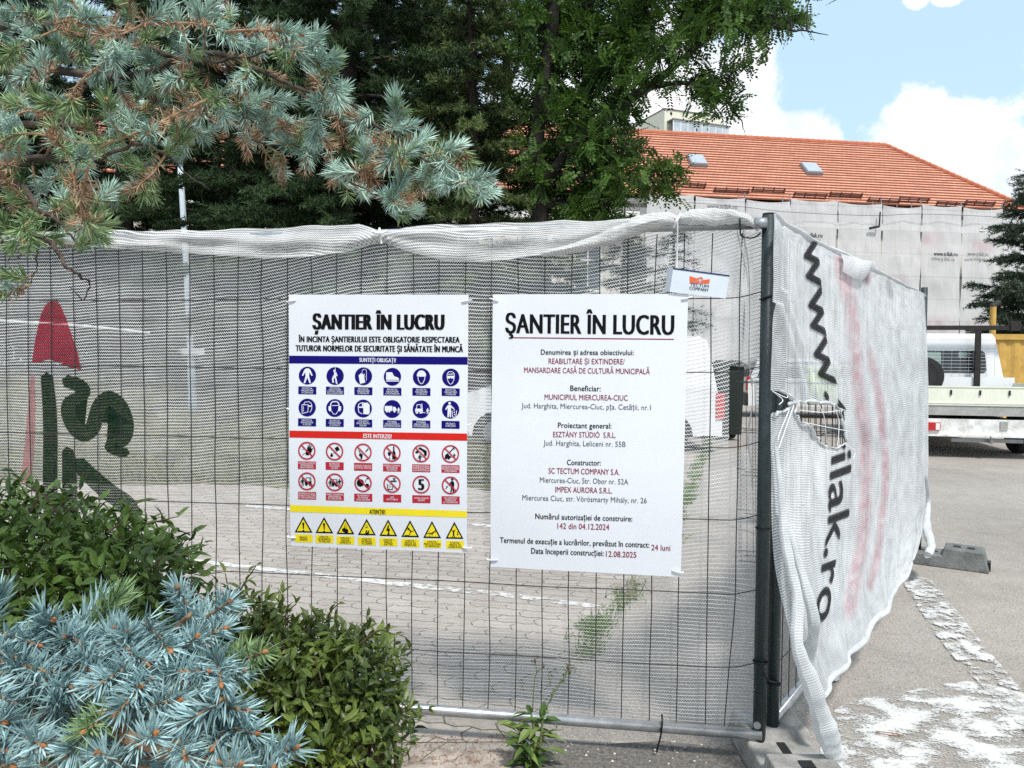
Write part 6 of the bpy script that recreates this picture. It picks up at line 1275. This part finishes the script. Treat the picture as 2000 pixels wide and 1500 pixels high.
for i in range(8):
    xa, ya = px6(tx3[i], ta3[i]); _, yb = px6(tx3[i], tb3[i]); hw = 92/5.263; sl = .35
    tri = np.array([(xa, ya), (xa+hw, yb+sl), (xa-hw, yb-sl)]); cc = tri.mean(0); mb = MB(); put_poly(mb, [tuple(q) for q in tri], S1, 1, .0008); put_poly(mb, [tuple(cc+(q-cc)*.74) for q in tri], S1, 0, .0013)
    sym(mb, M3[i], (cc[0], cc[1]-1.5), 17.5, 1, .0018); o = mb.build('warning_pictogram', [YE, K], s1); caption(o, cpos3[i], 35, 16, cap3[i], YE, K)
for q in ((560, 590, 577, 587), (920, 586, 903, 590), (561, 798, 578, 801), (918, 829, 905, 833), (562, 1048, 577, 1050), (920, 1070, 905, 1069)): zip_tie(s1, *q, off=S1)

# ---- small tilted company plate
BOW[2] = 0.; PO = .030; cn = [(1315, 523), (1425, 537.5), (1417, 583), (1308, 570)]
pl = thing('company_plate', 'small tilted pale blue metal plate with an orange logo above the project board', 'sign', tuple(F3(*fsz(1365, 583, PO), PO)))
plm = M('pale_blue_enamel', (.62, .68, .74), .3, .06, 5, spec=.5); nav = M('navy_print', (.012, .03, .11), .4, .05); org = M('orange_print', (.72, .12, .035), .4, .05)
mb = MB(); q = [F3(*fsz(x, y, PO), PO) for x, y in cn]; b_ = [p-fn*.003 for p in q]; mb.add(q+b_, [(0, 1, 2, 3), (7, 6, 5, 4), (0, 4, 5, 1), (1, 5, 6, 2), (2, 6, 7, 3), (3, 7, 4, 0)])
l0, l1 = F3(*fsz(1315, 523, PO), PO), F3(*fsz(1308, 570, PO), PO); w0, w1 = F3(*fsz(1304, 526, PO-.02), PO-.03), F3(*fsz(1299, 568, PO-.02), PO-.03); mb.add([l0, l1, w1, w0], [(0, 1, 2, 3)]); mb.build('plate', plm, pl)
mb = MB(); put_poly(mb, [(1315, 523), (1425, 537.5), (1424.6, 540.3), (1314.6, 525.8)], PO, 0, .0012); mb.build('top_edge', nav, pl)
cp = lambda x, y: (1300+x/3.571, 400+y/3.571)
mb = MB()
for t_ in ([(168, 497), (236, 520), (168, 547)], [(309, 518), (304, 550), (242, 528)], [(172, 549), (237, 526), (237, 548)], [(242, 532), (302, 551), (242, 549)], [(214, 512), (252, 504), (264, 520), (238, 516)]): put_poly(mb, [cp(*p) for p in t_], PO, 0, .0014)
mb.build('logo', org, pl)
mb = MB(); put_text(mb, 'TECTUM', cp(172, 0)[0], cp(300, 0)[0], cp(0, 562)[1], 5.6, PO, 0, .012, 4.4, .0014); put_text(mb, 'COMPANY', cp(166, 0)[0], cp(300, 0)[0], cp(0, 588)[1], 6.0, PO, 0, .012, 4.6, .0014); mb.build('lettering', K, pl)

# ============================================================ FOREGROUND PLANTS
twigm = M('spruce_twig', (.20, .12, .065), .9, .35, 30, bump=.6, bscale=120, col2=(.34, .22, .13)); branchm = M('spruce_bark', (.032, .025, .021), .95, .4, 20, bump=1., bscale=60, col2=(.09, .07, .055)); bud = M('orange_bud', (.32, .135, .05), .7, .25, island=True)
blue1 = M('blue_spruce_needles', (.18, .33, .27), .55, .3, island=22., col2=(.52, .69, .59), spec=.3, trans=.12)
green1 = M('green_spruce_needles', (.12, .22, .09), .6, .3, island=True, col2=(.27, .38, .18), spec=.3, trans=.12)
brown1 = M('dry_spruce_needles', (.20, .115, .06), .8, .35, island=True, col2=(.42, .28, .18), trans=.1)
def shoots(mb, base, tip, nn, nl, nw, mat, bare=.12, ang=.85, curve=None):
    """needles spiralling round one shoot from base to tip"""
    base = np.array(base); tip = np.array(tip); ax = tip-base; ln = np.linalg.norm(ax); ax /= ln
    t = bare+(1-bare)*rng.random(nn)**.9; a = rng.uniform(0, 6.283, nn); r = np.array([.3, .2, 1.]); A = np.cross(ax, r); A /= np.linalg.norm(A); B = np.cross(A, ax)
    rad = A*np.cos(a)[:, None]+B*np.sin(a)[:, None]; spread = ang*(1-.55*t**3)+rng.normal(size=nn)*.22
    D = ax*np.cos(spread)[:, None]+rad*np.sin(spread)[:, None]; D[:, 2] += .16
    P = base+ax*(t*ln)[:, None]+rad*.0015
    add_needles(mb, P, D, nl*rng.uniform(.75, 1.15, nn), nw, mat)
def merge_crown(nd, tw, mats, root):
    for f_, m_ in tw.f: nd.f.append((f_+nd.n, m_+3))
    nd.v += tw.v; nd.n += tw.n; return nd.build('crown', mats, root)
def spruce(name, label, trunk_pts, trunk_r, limbs, tips, shoot_len, nl, nw, nn, extra, seed, dry):
    """limbs: lists of world points with radii; tips: (world tip, kind, size); kind 0 blue, 1 green, 2 dry"""
    global rng
    keep = rng; rng = np.random.default_rng(seed)
    root = thing(name, label, 'tree', tuple(trunk_pts[0]))
    mb = MB(); mb.tube(crom(trunk_pts, 30), np.linspace(trunk_r, trunk_r*.5, 30), 14); mb.build('trunk', branchm, root, smooth=True)
    pts = []; par = []
    for lm in limbs:
        P = np.array([p for p, _ in lm]); rr = [r for _, r in lm]; k = len(lm)*9; Cc = crom(P, k); Cc[1:-1] += np.cumsum(rng.normal(size=(k-2, 3))*.0018, 0); R_ = np.interp(np.linspace(0, 1, k), np.linspace(0, 1, len(rr)), rr)*.52
        mb = MB(); mb.tube(Cc, R_, 9); mb.build('branch', branchm, root, smooth=True); pts.append(Cc); par.append(np.gradient(Cc, axis=0))
    pts = np.concatenate(pts); par = np.concatenate(par); par /= np.linalg.norm(par, axis=1)[:, None]
    tw = MB(); nd = MB(); allp = [pts]; alld = [par]
    for tip, kind, size in tips:
        tip = np.array(tip); AP = np.concatenate(allp); AD = np.concatenate(alld); v = tip-AP; dist = np.linalg.norm(v, axis=1); cost = dist-.35*(v*AD).sum(1)+.4*np.maximum(0, shoot_len*1.2-dist); j = np.argmin(cost); s = AP[j]; L_ = dist[j]
        mid = (s+tip)/2+AD[j]*L_*.16+rng.normal(size=3)*L_*.06; Cc = crom([s, mid, tip], 12); rad = np.linspace(.0016+.0022*min(L_*3, 1.3), .0013, 12); tw.tube(Cc, rad, 6)
        allp.append(Cc[3:9]); alld.append(np.gradient(Cc, axis=0)[3:9]/np.linalg.norm(np.gradient(Cc, axis=0)[3:9], axis=1)[:, None])
        d = Cc[-1]-Cc[-4]; d /= np.linalg.norm(d); sl_ = shoot_len*size*rng.uniform(.85, 1.15); b = tip-d*sl_*.75
        m_ = {0: 0, 1: 1, 2: 2}[kind]
        shoots(nd, b, tip+d*sl_*.25, int(nn*size*(1 if kind < 2 else .5)), nl*(1 if kind < 2 else .75), nw, m_)
        if rng.random() < .5: tw.tube([tip+d*sl_*.2, tip+d*sl_*.28, tip+d*sl_*.34], [.0012, nl*.12, nl*.03], 7, 1)
        # older needles and dry stubs further back on the twig
        if extra and L_ > .05:
            n2 = int(nn*extra*min(L_/shoot_len, 3)); t = rng.uniform(.1, .85, n2); P = np.stack([np.interp(t, np.linspace(0, 1, 12), Cc[:, i]) for i in range(3)], 1); D = rng.normal(size=(n2, 3))+d*.6
            add_needles(nd, P, D, nl*rng.uniform(.5, .9, n2), nw, 2 if rng.random() < dry else (1 if rng.random() < .6 else 0))
        for _ in range(2):                # side twiglets
            if rng.random() < .55 and L_ > .04:
                q = Cc[rng.integers(3, 10)]; e = q+(rng.normal(size=3)*.6+d*.7)*L_*.28; tw.tube(crom([q, (q+e)/2+rng.normal(size=3)*.006, e], 6), np.linspace(.0016, .0007, 6), 5)
                if rng.random() < .6: shoots(nd, q+(e-q)*.3, e, int(nn*.35), nl*.75, nw, 2 if rng.random() < dry else int(rng.random() < .5), ang=.95)
    merge_crown(nd, tw, [blue1, green1, brown1, twigm, bud], root); rng = keep
    return root
def c1(x, y): return (x/2.857, y/2.857)
def c2(x, y): return (600+x/2.5, y/2.5)
tipsA = [c1(*p) for p in ((110, 60), (330, 40), (180, 190), (260, 100), (400, 180), (520, 100), (700, 290), (590, 210), (460, 300), (840, 200), (910, 60), (1090, 40), (1240, 170), (1300, 220), (1640, 190), (1750, 240), (1870, 350), (1720, 330), (1600, 330), (1440, 260), (930, 330), (830, 330), (1020, 290), (1350, 460), (60, 480), (220, 560), (330, 560), (240, 350), (80, 580), (960, 450), (1080, 480), (1200, 560), (1370, 640), (1430, 560), (1480, 700), (1430, 780), (1530, 650), (800, 700), (1000, 800), (1110, 750), (950, 700), (1590, 800), (1710, 870), (1890, 960), (1570, 960), (1760, 740), (1810, 580), (1890, 520), (1920, 600), (820, 960), (370, 870), (540, 1340), (1130, 640), (1250, 640), (1050, 620), (900, 560), (640, 330), (560, 380), (30, 330), (20, 200), (40, 100), (460, 60), (620, 160), (1000, 130), (1160, 90), (1530, 230), (1480, 170), (1680, 260), (760, 260), (480, 200), (330, 250), (120, 300), (140, 420), (20, 640), (1180, 30), (700, 40), (1480, 600))]
tipsA += [c2(*p) for p in ((30, 190), (90, 290), (20, 340), (60, 500), (140, 460), (170, 540), (40, 650), (430, 510), (260, 590), (270, 680), (490, 620), (720, 720), (620, 780), (400, 780), (560, 880), (740, 830), (800, 820), (880, 930), (160, 840), (280, 940), (420, 980), (480, 1030), (700, 900), (680, 860), (20, 750), (850, 870), (640, 900), (760, 930), (500, 940), (380, 960), (450, 900), (540, 700), (290, 730), (840, 950), (800, 900), (600, 830))]
rs = np.random.default_rng(5)
def dA(x, y): return 1.42-.00022*x+.10*rs.normal()+.0002*y
TA = [(at(x, y, dA(x, y)), (0 if rs.random() < .86 else 1), rs.uniform(.85, 1.2)) for x, y in tipsA]
for _ in range(34):                        # scattered smaller shoots through the bough
    x = rs.uniform(-120, 560); y = rs.uniform(-60, 320)*(1-.1*x/560); TA.append((at(x, y, dA(x, y)+.1), (0 if rs.random() < .6 else 1), rs.uniform(.6, 1.)))
for _ in range(58):                        # dry interior along the drooping spray
    t = rs.random(); x = 380+t*430+rs.normal()*45; y = 175+t*190+rs.normal()*42; TA.append((at(x, y, dA(x, y)+.06), 2, rs.uniform(.6, 1.)))
for _ in range(62):                        # sparse dark lower twigs at the left
    x = rs.uniform(-80, 300); y = rs.uniform(200, 430)-max(0, x-150)*.35; TA.append((at(x, y, 1.35+.15*rs.normal()), 2 if rs.random() < .3 else (1 if rs.random() < .5 else 0), rs.uniform(.5, .85)))
for _ in range(75):                        # the hidden inner part of the bough
    x = rs.uniform(-560, -90); TA.append((at(x, rs.uniform(-20, 420), 1.5+.12*rs.normal()), rs.choice([0, 0, 1, 2]), rs.uniform(.8, 1.3)))
for x, y in ((190, 455), (170, 470), (150, 445), (200, 440), (178, 425), (120, 400), (25, 540), (-10, 575), (60, 460), (10, 440), (100, 465), (30, 470)): TA.append((at(x, y, 1.22+.05*rs.normal()), 1, rs.uniform(.7, 1.)))
tA = np.array([-1.75, 1.55, 0.]); W_ = lambda x, y, d, r: (at(x, y, d), r)
onA = lambda z: tA+np.array([.02*z, 0, z])
limA = [[(onA(1.95), .03), W_(-260, 60, 1.5, .026), W_(0, 40, 1.45, .020), (at(200, 60, 1.42), .015), W_(330, 90, 1.4, .010), W_(430, 110, 1.36, .006), W_(560, 75, 1.32, .003)],
        [(onA(1.85), .03), W_(-220, 160, 1.5, .026), W_(20, 150, 1.46, .018), W_(160, 150, 1.44, .014), W_(260, 140, 1.42, .012), W_(380, 95, 1.4, .010), W_(480, 135, 1.37, .009), W_(570, 170, 1.34, .007), W_(660, 200, 1.3, .006), W_(740, 265, 1.27, .005), W_(800, 320, 1.25, .004), W_(890, 365, 1.22, .002)],
        [(at(375, 95, 1.4), .007), W_(395, 120, 1.4, .006), W_(408, 170, 1.41, .005), W_(440, 230, 1.42, .005), W_(520, 270, 1.4, .004), W_(600, 280, 1.36, .003), W_(680, 340, 1.3, .003), W_(755, 390, 1.27, .002)],
        [(onA(1.75), .026), W_(-200, 270, 1.48, .022), W_(-20, 240, 1.44, .015), W_(60, 230, 1.42, .012), W_(140, 235, 1.42, .009), W_(200, 190, 1.42, .007), W_(230, 150, 1.42, .004)],
        [(onA(1.68), .026), W_(-180, 320, 1.46, .022), W_(0, 310, 1.42, .016), W_(90, 300, 1.4, .012), W_(170, 300, 1.39, .008), W_(260, 270, 1.38, .006), W_(320, 300, 1.36, .004), W_(410, 370, 1.34, .0015)],
        [(onA(1.62), .022), W_(-160, 350, 1.38, .018), W_(10, 345, 1.3, .011), W_(70, 390, 1.27, .008), W_(120, 420, 1.25, .006), W_(175, 470, 1.23, .002)],
        [(onA(1.58), .022), W_(-150, 400, 1.34, .018), W_(0, 450, 1.28, .010), W_(60, 458, 1.26, .009), W_(100, 480, 1.25, .007), W_(128, 512, 1.24, .005), W_(148, 530, 1.24, .003), W_(136, 560, 1.24, .0015)],
        [(at(80, 470, 1.25), .005), W_(72, 500, 1.25, .003), W_(60, 555, 1.26, .0015)], [(at(55, 459, 1.26), .005), W_(40, 480, 1.26, .003), W_(28, 505, 1.27, .0012)], [(at(-20, 452, 1.29), .005), W_(0, 490, 1.28, .003), W_(14, 515, 1.28, .0012)],
        [(at(170, 160, 1.44), .006), W_(130, 220, 1.43, .005), W_(110, 270, 1.42, .0035), W_(70, 330, 1.4, .002)], [(at(230, 145, 1.43), .005), W_(250, 190, 1.42, .004), W_(280, 215, 1.42, .002)]]
spruce('blue_spruce', 'large blue spruce bough with dry inner twigs hanging in from the upper left', [tA, onA(1.2), onA(2.6), onA(4.)], .085, limA, TA, .047, .0255, .0017, 98, .32, 41, .32)
# small blue spruce close to the lens at the lower left
c5 = lambda x, y: (x/2.5, 940+y/2.5)
L5 = [((865, 520), (930, 640), .75), ((1120, 590), (950, 700), .76), ((1100, 720), (880, 800), .74), ((1290, 835), (1090, 900), .72), ((830, 825), (740, 720), .73), ((715, 890), (600, 800), .71), ((450, 870), (380, 780), .72), ((465, 1000), (640, 900), .68), ((235, 930), (20, 880), .72), ((1080, 990), (1060, 880), .69), ((870, 1070), (640, 1110), .68), ((720, 1115), (600, 1080), .67), ((570, 1130), (700, 1000), .67), ((1200, 1120), (1010, 1090), .69), ((410, 1225), (520, 1140), .65), ((1440, 1300), (1230, 1380), .66), ((905, 1350), (880, 1260), .66), ((380, 1380), (180, 1340), .64), ((1170, 1380), (1050, 1420), .65), ((1330, 1400), (1200, 1440), .65), ((260, 680), (230, 760), .76), ((560, 720), (520, 800), .75), ((620, 740), (640, 830), .74), ((130, 760), (0, 740), .76), ((70, 860), (-120, 800), .74), ((320, 760), (300, 840), .75), ((190, 800), (60, 760), .75), ((1010, 930), (840, 930), .70), ((900, 1180), (1060, 1090), .67), ((200, 1200), (40, 1080), .68), ((60, 1080), (-100, 1000), .68), ((40, 1320), (-140, 1260), .65), ((210, 1290), (90, 1240), .65), ((680, 1000), (540, 940), .69), ((760, 1230), (640, 1300), .66), ((620, 1400), (500, 1420), .64), ((1040, 1300), (1120, 1180), .68), ((1250, 1230), (1080, 1200), .68), ((960, 760), (840, 860), .73), ((520, 960), (400, 900), .70), ((340, 1010), (200, 960), .70), ((120, 960), (-60, 940), .72), ((800, 960), (900, 900), .72), ((1180, 930), (1000, 960), .73), ((460, 800), (330, 760), .75), ((20, 1180), (-150, 1150), .67), ((330, 1330), (420, 1250), .65), ((1300, 1330), (1150, 1330), .68), ((60, 1395), (-100, 1380), .64), ((480, 1330), (620, 1390), .65)]
blue2 = M('young_blue_spruce_needles', (.13, .255, .26), .55, .32, island=30., col2=(.44, .62, .63), spec=.3, trans=.12)
def small_spruce():
    global rng
    keep = rng; rng = np.random.default_rng(77)
    b = np.array([-1.02, .86, 0.]); root = thing('blue_spruce', 'young blue spruce with orange buds close in the lower left corner', 'tree', tuple(b))
    mb = MB(); mb.tube(crom([b, b+[.02, 0, .6], b+[.01, .01, 1.25]], 16), np.linspace(.035, .01, 16), 12); mb.build('trunk', branchm, root, smooth=True)
    tw = MB(); nd = MB()
    limbs = [[c5(-500, 950), c5(-120, 860), c5(300, 830), c5(640, 790), c5(800, 760), c5(930, 650)], [c5(-500, 1100), c5(-100, 1020), c5(250, 930), c5(540, 930), c5(840, 930), c5(1080, 900)], [c5(-500, 1200), c5(-50, 1180), c5(300, 1120), c5(600, 1090), c5(850, 1080), c5(1050, 1100)], [c5(-500, 1400), c5(-50, 1330), c5(300, 1300), c5(640, 1330), c5(950, 1350), c5(1250, 1400)], [c5(500, 1120), c5(620, 1250), c5(800, 1300), c5(880, 1270)]]
    dd = [(.85, .74), (.82, .71), (.8, .68), (.78, .65), (.68, .66)]
    LP = []
    for lm, (d0, d1) in zip(limbs, dd):
        P = [at(x, y, d) for (x, y), d in zip(lm, np.linspace(d0, d1, len(lm)))]
        if lm[0][0] < -150: P = [b+[0, 0, P[0][2]-.03]]+P
        Cc = crom(P, 50); mbr = MB(); mbr.tube(Cc, np.linspace(.009, .0025, 50), 8); mbr.build('branch', twigm, root, smooth=True); LP.append(Cc)
    LP = np.concatenate(LP)
    for tip, base, d in [q for i, q in enumerate(L5) if i % 6 != 5 or i < 8]:
        T = at(*c5(*tip), d-.012*rng.random()); B = at(*c5(*base), d+.012+.02*rng.random()); B = T+(B-T)*1.3; v = T-B; ln = np.linalg.norm(v)
        j = np.argmin(((LP-B)**2).sum(1)); tw.tube(crom([LP[j], (LP[j]+B)/2+[0, 0, .004], B, (B+T)/2, T], 16), np.linspace(.0030, .0016, 16), 7)
        n = int(190*max(ln/.1, .65)); shoots(nd, B-v*.1, T, n, .024*rng.uniform(.85, 1.1), .0019, 0 if rng.random() < .93 else 1, bare=.0, ang=1.12)
        d_ = v/ln; tw.tube([T-d_*.002, T+d_*.002, T+d_*.006], [.0019, .0028, .0008], 8, 1)
    for Cc in [LP[i*50:(i+1)*50] for i in range(4)]:      # shoots along the inner limbs
        for q in range(4, 34, 2):
            B = Cc[q]; v = rng.normal(size=3)*.45+[.7, -.1, .25]; v *= .085/np.linalg.norm(v); shoots(nd, B, B+v, 120, .025, .0019, int(rng.random() < .2)) if B[0] < -.42 else None
    for _ in range(12):                     # deeper shoots filling the shade between
        x, y = rng.uniform(-150, 1150), rng.uniform(800, 1450)
        if x > 700 and y < 930: continue
        B = at(*c5(x, y), .84+.05*rng.random()); v = rng.normal(size=3)*.4+[.8, .1, .35]; v *= .07/np.linalg.norm(v); shoots(nd, B, B+v, 130, .024, .0017, int(rng.random() < .4)); j = np.argmin(((LP-B)**2).sum(1)); tw.tube([LP[j], B, B+v], [.0025, .002, .0014], 6)
    merge_crown(nd, tw, [blue2, green1, brown1, twigm, bud], root); rng = keep
small_spruce()

# hedge shrubs with glossy leaves
hl1 = M('dark_shrub_leaves', (.018, .050, .012), .4, .45, island=6., col2=(.095, .16, .028), trans=.16, spec=.45); hl2 = M('light_shrub_leaves', (.026, .062, .013), .42, .4, island=7., col2=(.14, .185, .033), trans=.2, spec=.45)
def hedge(label, blobs, mat, seed, n, leaf, twigs, d0, group='leafy shrubs in the planting strip'):
    """blobs: (px, py, depth, rx, ry, rz)"""
    global rng
    keep = rng; rng = np.random.default_rng(seed); cs = [at(x, y, d) for x, y, d, *_ in blobs]; root = thing('shrub', label, 'shrub', (cs[0][0], cs[0][1], 0), 0, group)
    mb = MB(); st = MB(); vol = np.array([b[3]*b[4]+b[3]*b[5] for b in blobs]); vol = vol/vol.sum()
    for c, b, v in zip(cs, blobs, vol):
        k = int(n*v); u = unit(k); r = (.5+.5*rng.random(k)**.5)*(1+.5*vnoise(u[:, 0]*3+8, u[:, 1]*3+u[:, 2]*3+8, seed)); P = c+u*r[:, None]*np.array(b[3:6])
        ok = P[:, 2] > .02; P = P[ok]; u = u[ok]; k = len(P); D = u*.55+rng.normal(size=(k, 3))*.55; D[:, 2] += .25
        add_leaves(mb, P, D, unit(k)*.7+u*.6+np.array([0, 0, .9]), leaf*rng.uniform(.4, 1.25, k), leaf*.36*rng.uniform(.8, 1.25, k), curl=.22)
        for _ in range(int(26*v*len(blobs))):
            q = c+unit(1)[0]*np.array(b[3:6])*rng.uniform(.5, .95); f = np.array([cs[0][0]+rng.normal()*.12, cs[0][1]+rng.normal()*.1, 0]); st.tube(crom([f, (f+q)/2+rng.normal(size=3)*.05, q], 10), np.linspace(.009, .002, 10), 6)
    for (x0, y0), (x1, y1), m_ in twigs:    # long shoots standing out of the crown
        d = d0+rng.normal()*.08; A, B = at(x0, y0, d), at(x1, y1, d-.05); Cc = crom([A, (A+B)/2+rng.normal(size=3)*.015, B], 14); st.tube(Cc, np.linspace(.0035, .0013, 14), 6); t = np.repeat(np.linspace(.15, 1, m_), 2); P = np.stack([np.interp(t, np.linspace(0, 1, 14), Cc[:, i]) for i in range(3)], 1); ax = (B-A)/np.linalg.norm(B-A); D = rng.normal(size=(len(t), 3))*.6+ax*.7; add_leaves(mb, P, D, unit(len(t))*.5+np.array([0, 0, 1.]), leaf*rng.uniform(.6, 1.1, len(t)), np.full(len(t), leaf*.33), curl=.2)
    mb.build('crown', mat, root); st.build('stem', M('shrub_stem', (.10, .075, .045), .9, .3, 20), root, smooth=True); rng = keep
hedge('dark green leafy shrub in front of the printed net at the left', [(130, 1132, 2.15, .38, .28, .20), (20, 1075, 2.2, .34, .25, .17), (235, 1120, 2.1, .19, .2, .15), (60, 1230, 2.15, .5, .26, .22), (225, 1235, 2.1, .2, .2, .15), (120, 1370, 2.1, .5, .25, .2), (-60, 1150, 2.2, .3, .25, .3)], hl1, 51, 9400, .050,
      [((250, 1060), (350, 1008), 5), ((210, 1040), (262, 985), 4), ((120, 1010), (50, 955), 4), ((60, 1000), (45, 945), 3), ((300, 1110), (372, 1082), 4), ((150, 1000), (130, 968), 3), ((280, 1150), (360, 1130), 3), ((10, 990), (20, 958), 3)], 2.1)
hedge('yellowish green leafy shrub standing against the bottom rail', [(625, 1335, 2.05, .22, .2, .17), (550, 1285, 2.1, .17, .15, .13), (695, 1345, 2.05, .11, .13, .12), (520, 1390, 2.0, .2, .16, .16), (660, 1430, 2.0, .19, .16, .14), (480, 1210, 2.15, .09, .1, .08), (715, 1410, 2.0, .07, .09, .07)], hl2, 52, 5600, .043,
      [((470, 1200), (500, 1105), 4), ((500, 1220), (552, 1160), 4), ((455, 1210), (440, 1120), 4), ((640, 1230), (660, 1180), 3), ((700, 1260), (772, 1240), 4), ((720, 1380), (800, 1400), 4), ((760, 1410), (835, 1385), 4), ((560, 1220), (578, 1180), 3), ((600, 1240), (610, 1190), 3), ((690, 1240), (716, 1205), 3)], 2.05)

# thistle-like weed and grass stalks by the bottom rail
wd = thing('weed_plant', 'tall ragged weed with two budding stalks in front of the bottom rail', 'weed', tuple(gnd(1040, 1496)))
wl = M('weed_leaf', (.055, .12, .025), .5, .3, island=True, col2=(.15, .21, .05), trans=.22); ws = M('weed_stalk', (.11, .14, .05), .8, .25, 20)
base = gnd(1040, 1500); dW = (base-CAM)@_f
mb = MB(); st = MB(); tops = [at(1038, 1395, dW), at(1060, 1400, dW), at(1010, 1420, dW)]
for t_ in tops: st.tube(crom([base, (base+t_)/2+[.01, 0, 0], t_], 10), np.linspace(.007, .004, 10), 7)
n = 62; P = []; D = []
for i in range(n):
    t_ = tops[i % 3]; f_ = rng.uniform(.1, 1.); P.append(base+(t_-base)*f_); a = rng.uniform(0, 6.28); D.append([math.cos(a), math.sin(a)*.8, rng.uniform(-.2, .9)])
add_leaves(mb, np.array(P), np.array(D), unit(n)*.4+np.array([0, 0, 1.]), rng.uniform(.05, .105, n), rng.uniform(.018, .034, n), curl=.3)
add_leaves(mb, np.array([at(1062, 1408, dW), at(1066, 1440, dW), at(1070, 1462, dW-.03), at(1012, 1440, dW)]), np.array([_x*.9+_u*.25, _x+_u*.2, _x*1.-_u*.05, -_x*.8+_u*.5]), np.array([_u-_f*.3]*4), [.062, .055, .075, .05], [.034, .03, .026, .026], curl=.25)
for pts in ([(1040, 1390), (1044, 1330), (1048, 1312), (1045, 1290)], [(1047, 1314), (1056, 1306), (1061, 1302)], [(1062, 1390), (1085, 1350), (1105, 1318), (1109, 1303)]): st.tube(crom([at(x, y, dW) for x, y in pts], 16), np.linspace(.0022, .0012, 16), 6)
for x, y in ((1045, 1291), (1061, 1301), (1109, 1303), (1113, 1312)): st.tube([at(x, y+4, dW), at(x, y, dW), at(x, y-5, dW)], [.002, .0058, .002], 8, 1)
t_ = rng.random(14); P = np.array([at(1062+46*q, 1390-82*q, dW) for q in t_]); add_leaves(mb, P, rng.normal(size=(14, 3))+np.array([.4, 0, .5]), unit(14), rng.uniform(.012, .024, 14), np.full(14, .009))
st.build('stalk', [ws, M('weed_bud', (.10, .075, .05), .8, .3, 30)], wd, smooth=True); mb.build('leaves', wl, wd)
for (x0, y0), (x1, y1), lb in (((770, 1500), (836, 1428), 'thin grass stalk leaning right under the bottom rail'), ((782, 1498), (802, 1342), 'tall bare grass stalk rising past the bottom rail'), ((815, 1490), (890, 1440), 'low grass blade lying over the pale soil')):
    b = gnd(x0, y0); d = (b-CAM)@_f; mb = MB(); mb.tube(crom([b, at((x0+x1)/2-4, (y0+y1)/2, d), at(x1, y1, d)], 12), np.linspace(.0022, .0007, 12), 5, flat=1.6)
    tag(mb.build('grass_stalk', ws, origin=b), lb, 'grass', 'grass stalks by the bottom rail')
# rusty wire clip on the paint
c = gnd(1735, 1440); mb = MB(); a = R(-18); e = np.array([math.cos(a), math.sin(a), 0]); f_ = np.array([-math.sin(a), math.cos(a), 0])
mb.tube(crom([c+e*x+f_*y+[0, 0, .014] for x, y in ((-.045, 0), (-.03, .008), (.03, .009), (.045, 0), (.03, -.009), (-.03, -.008), (-.045, 0))], 40), .0016, 6)
tag(mb.build('wire_loop', M('rusty_wire', (.22, .09, .04), .8, .3, 60)), 'rusty flattened wire loop lying on the flaking white paint', 'wire')
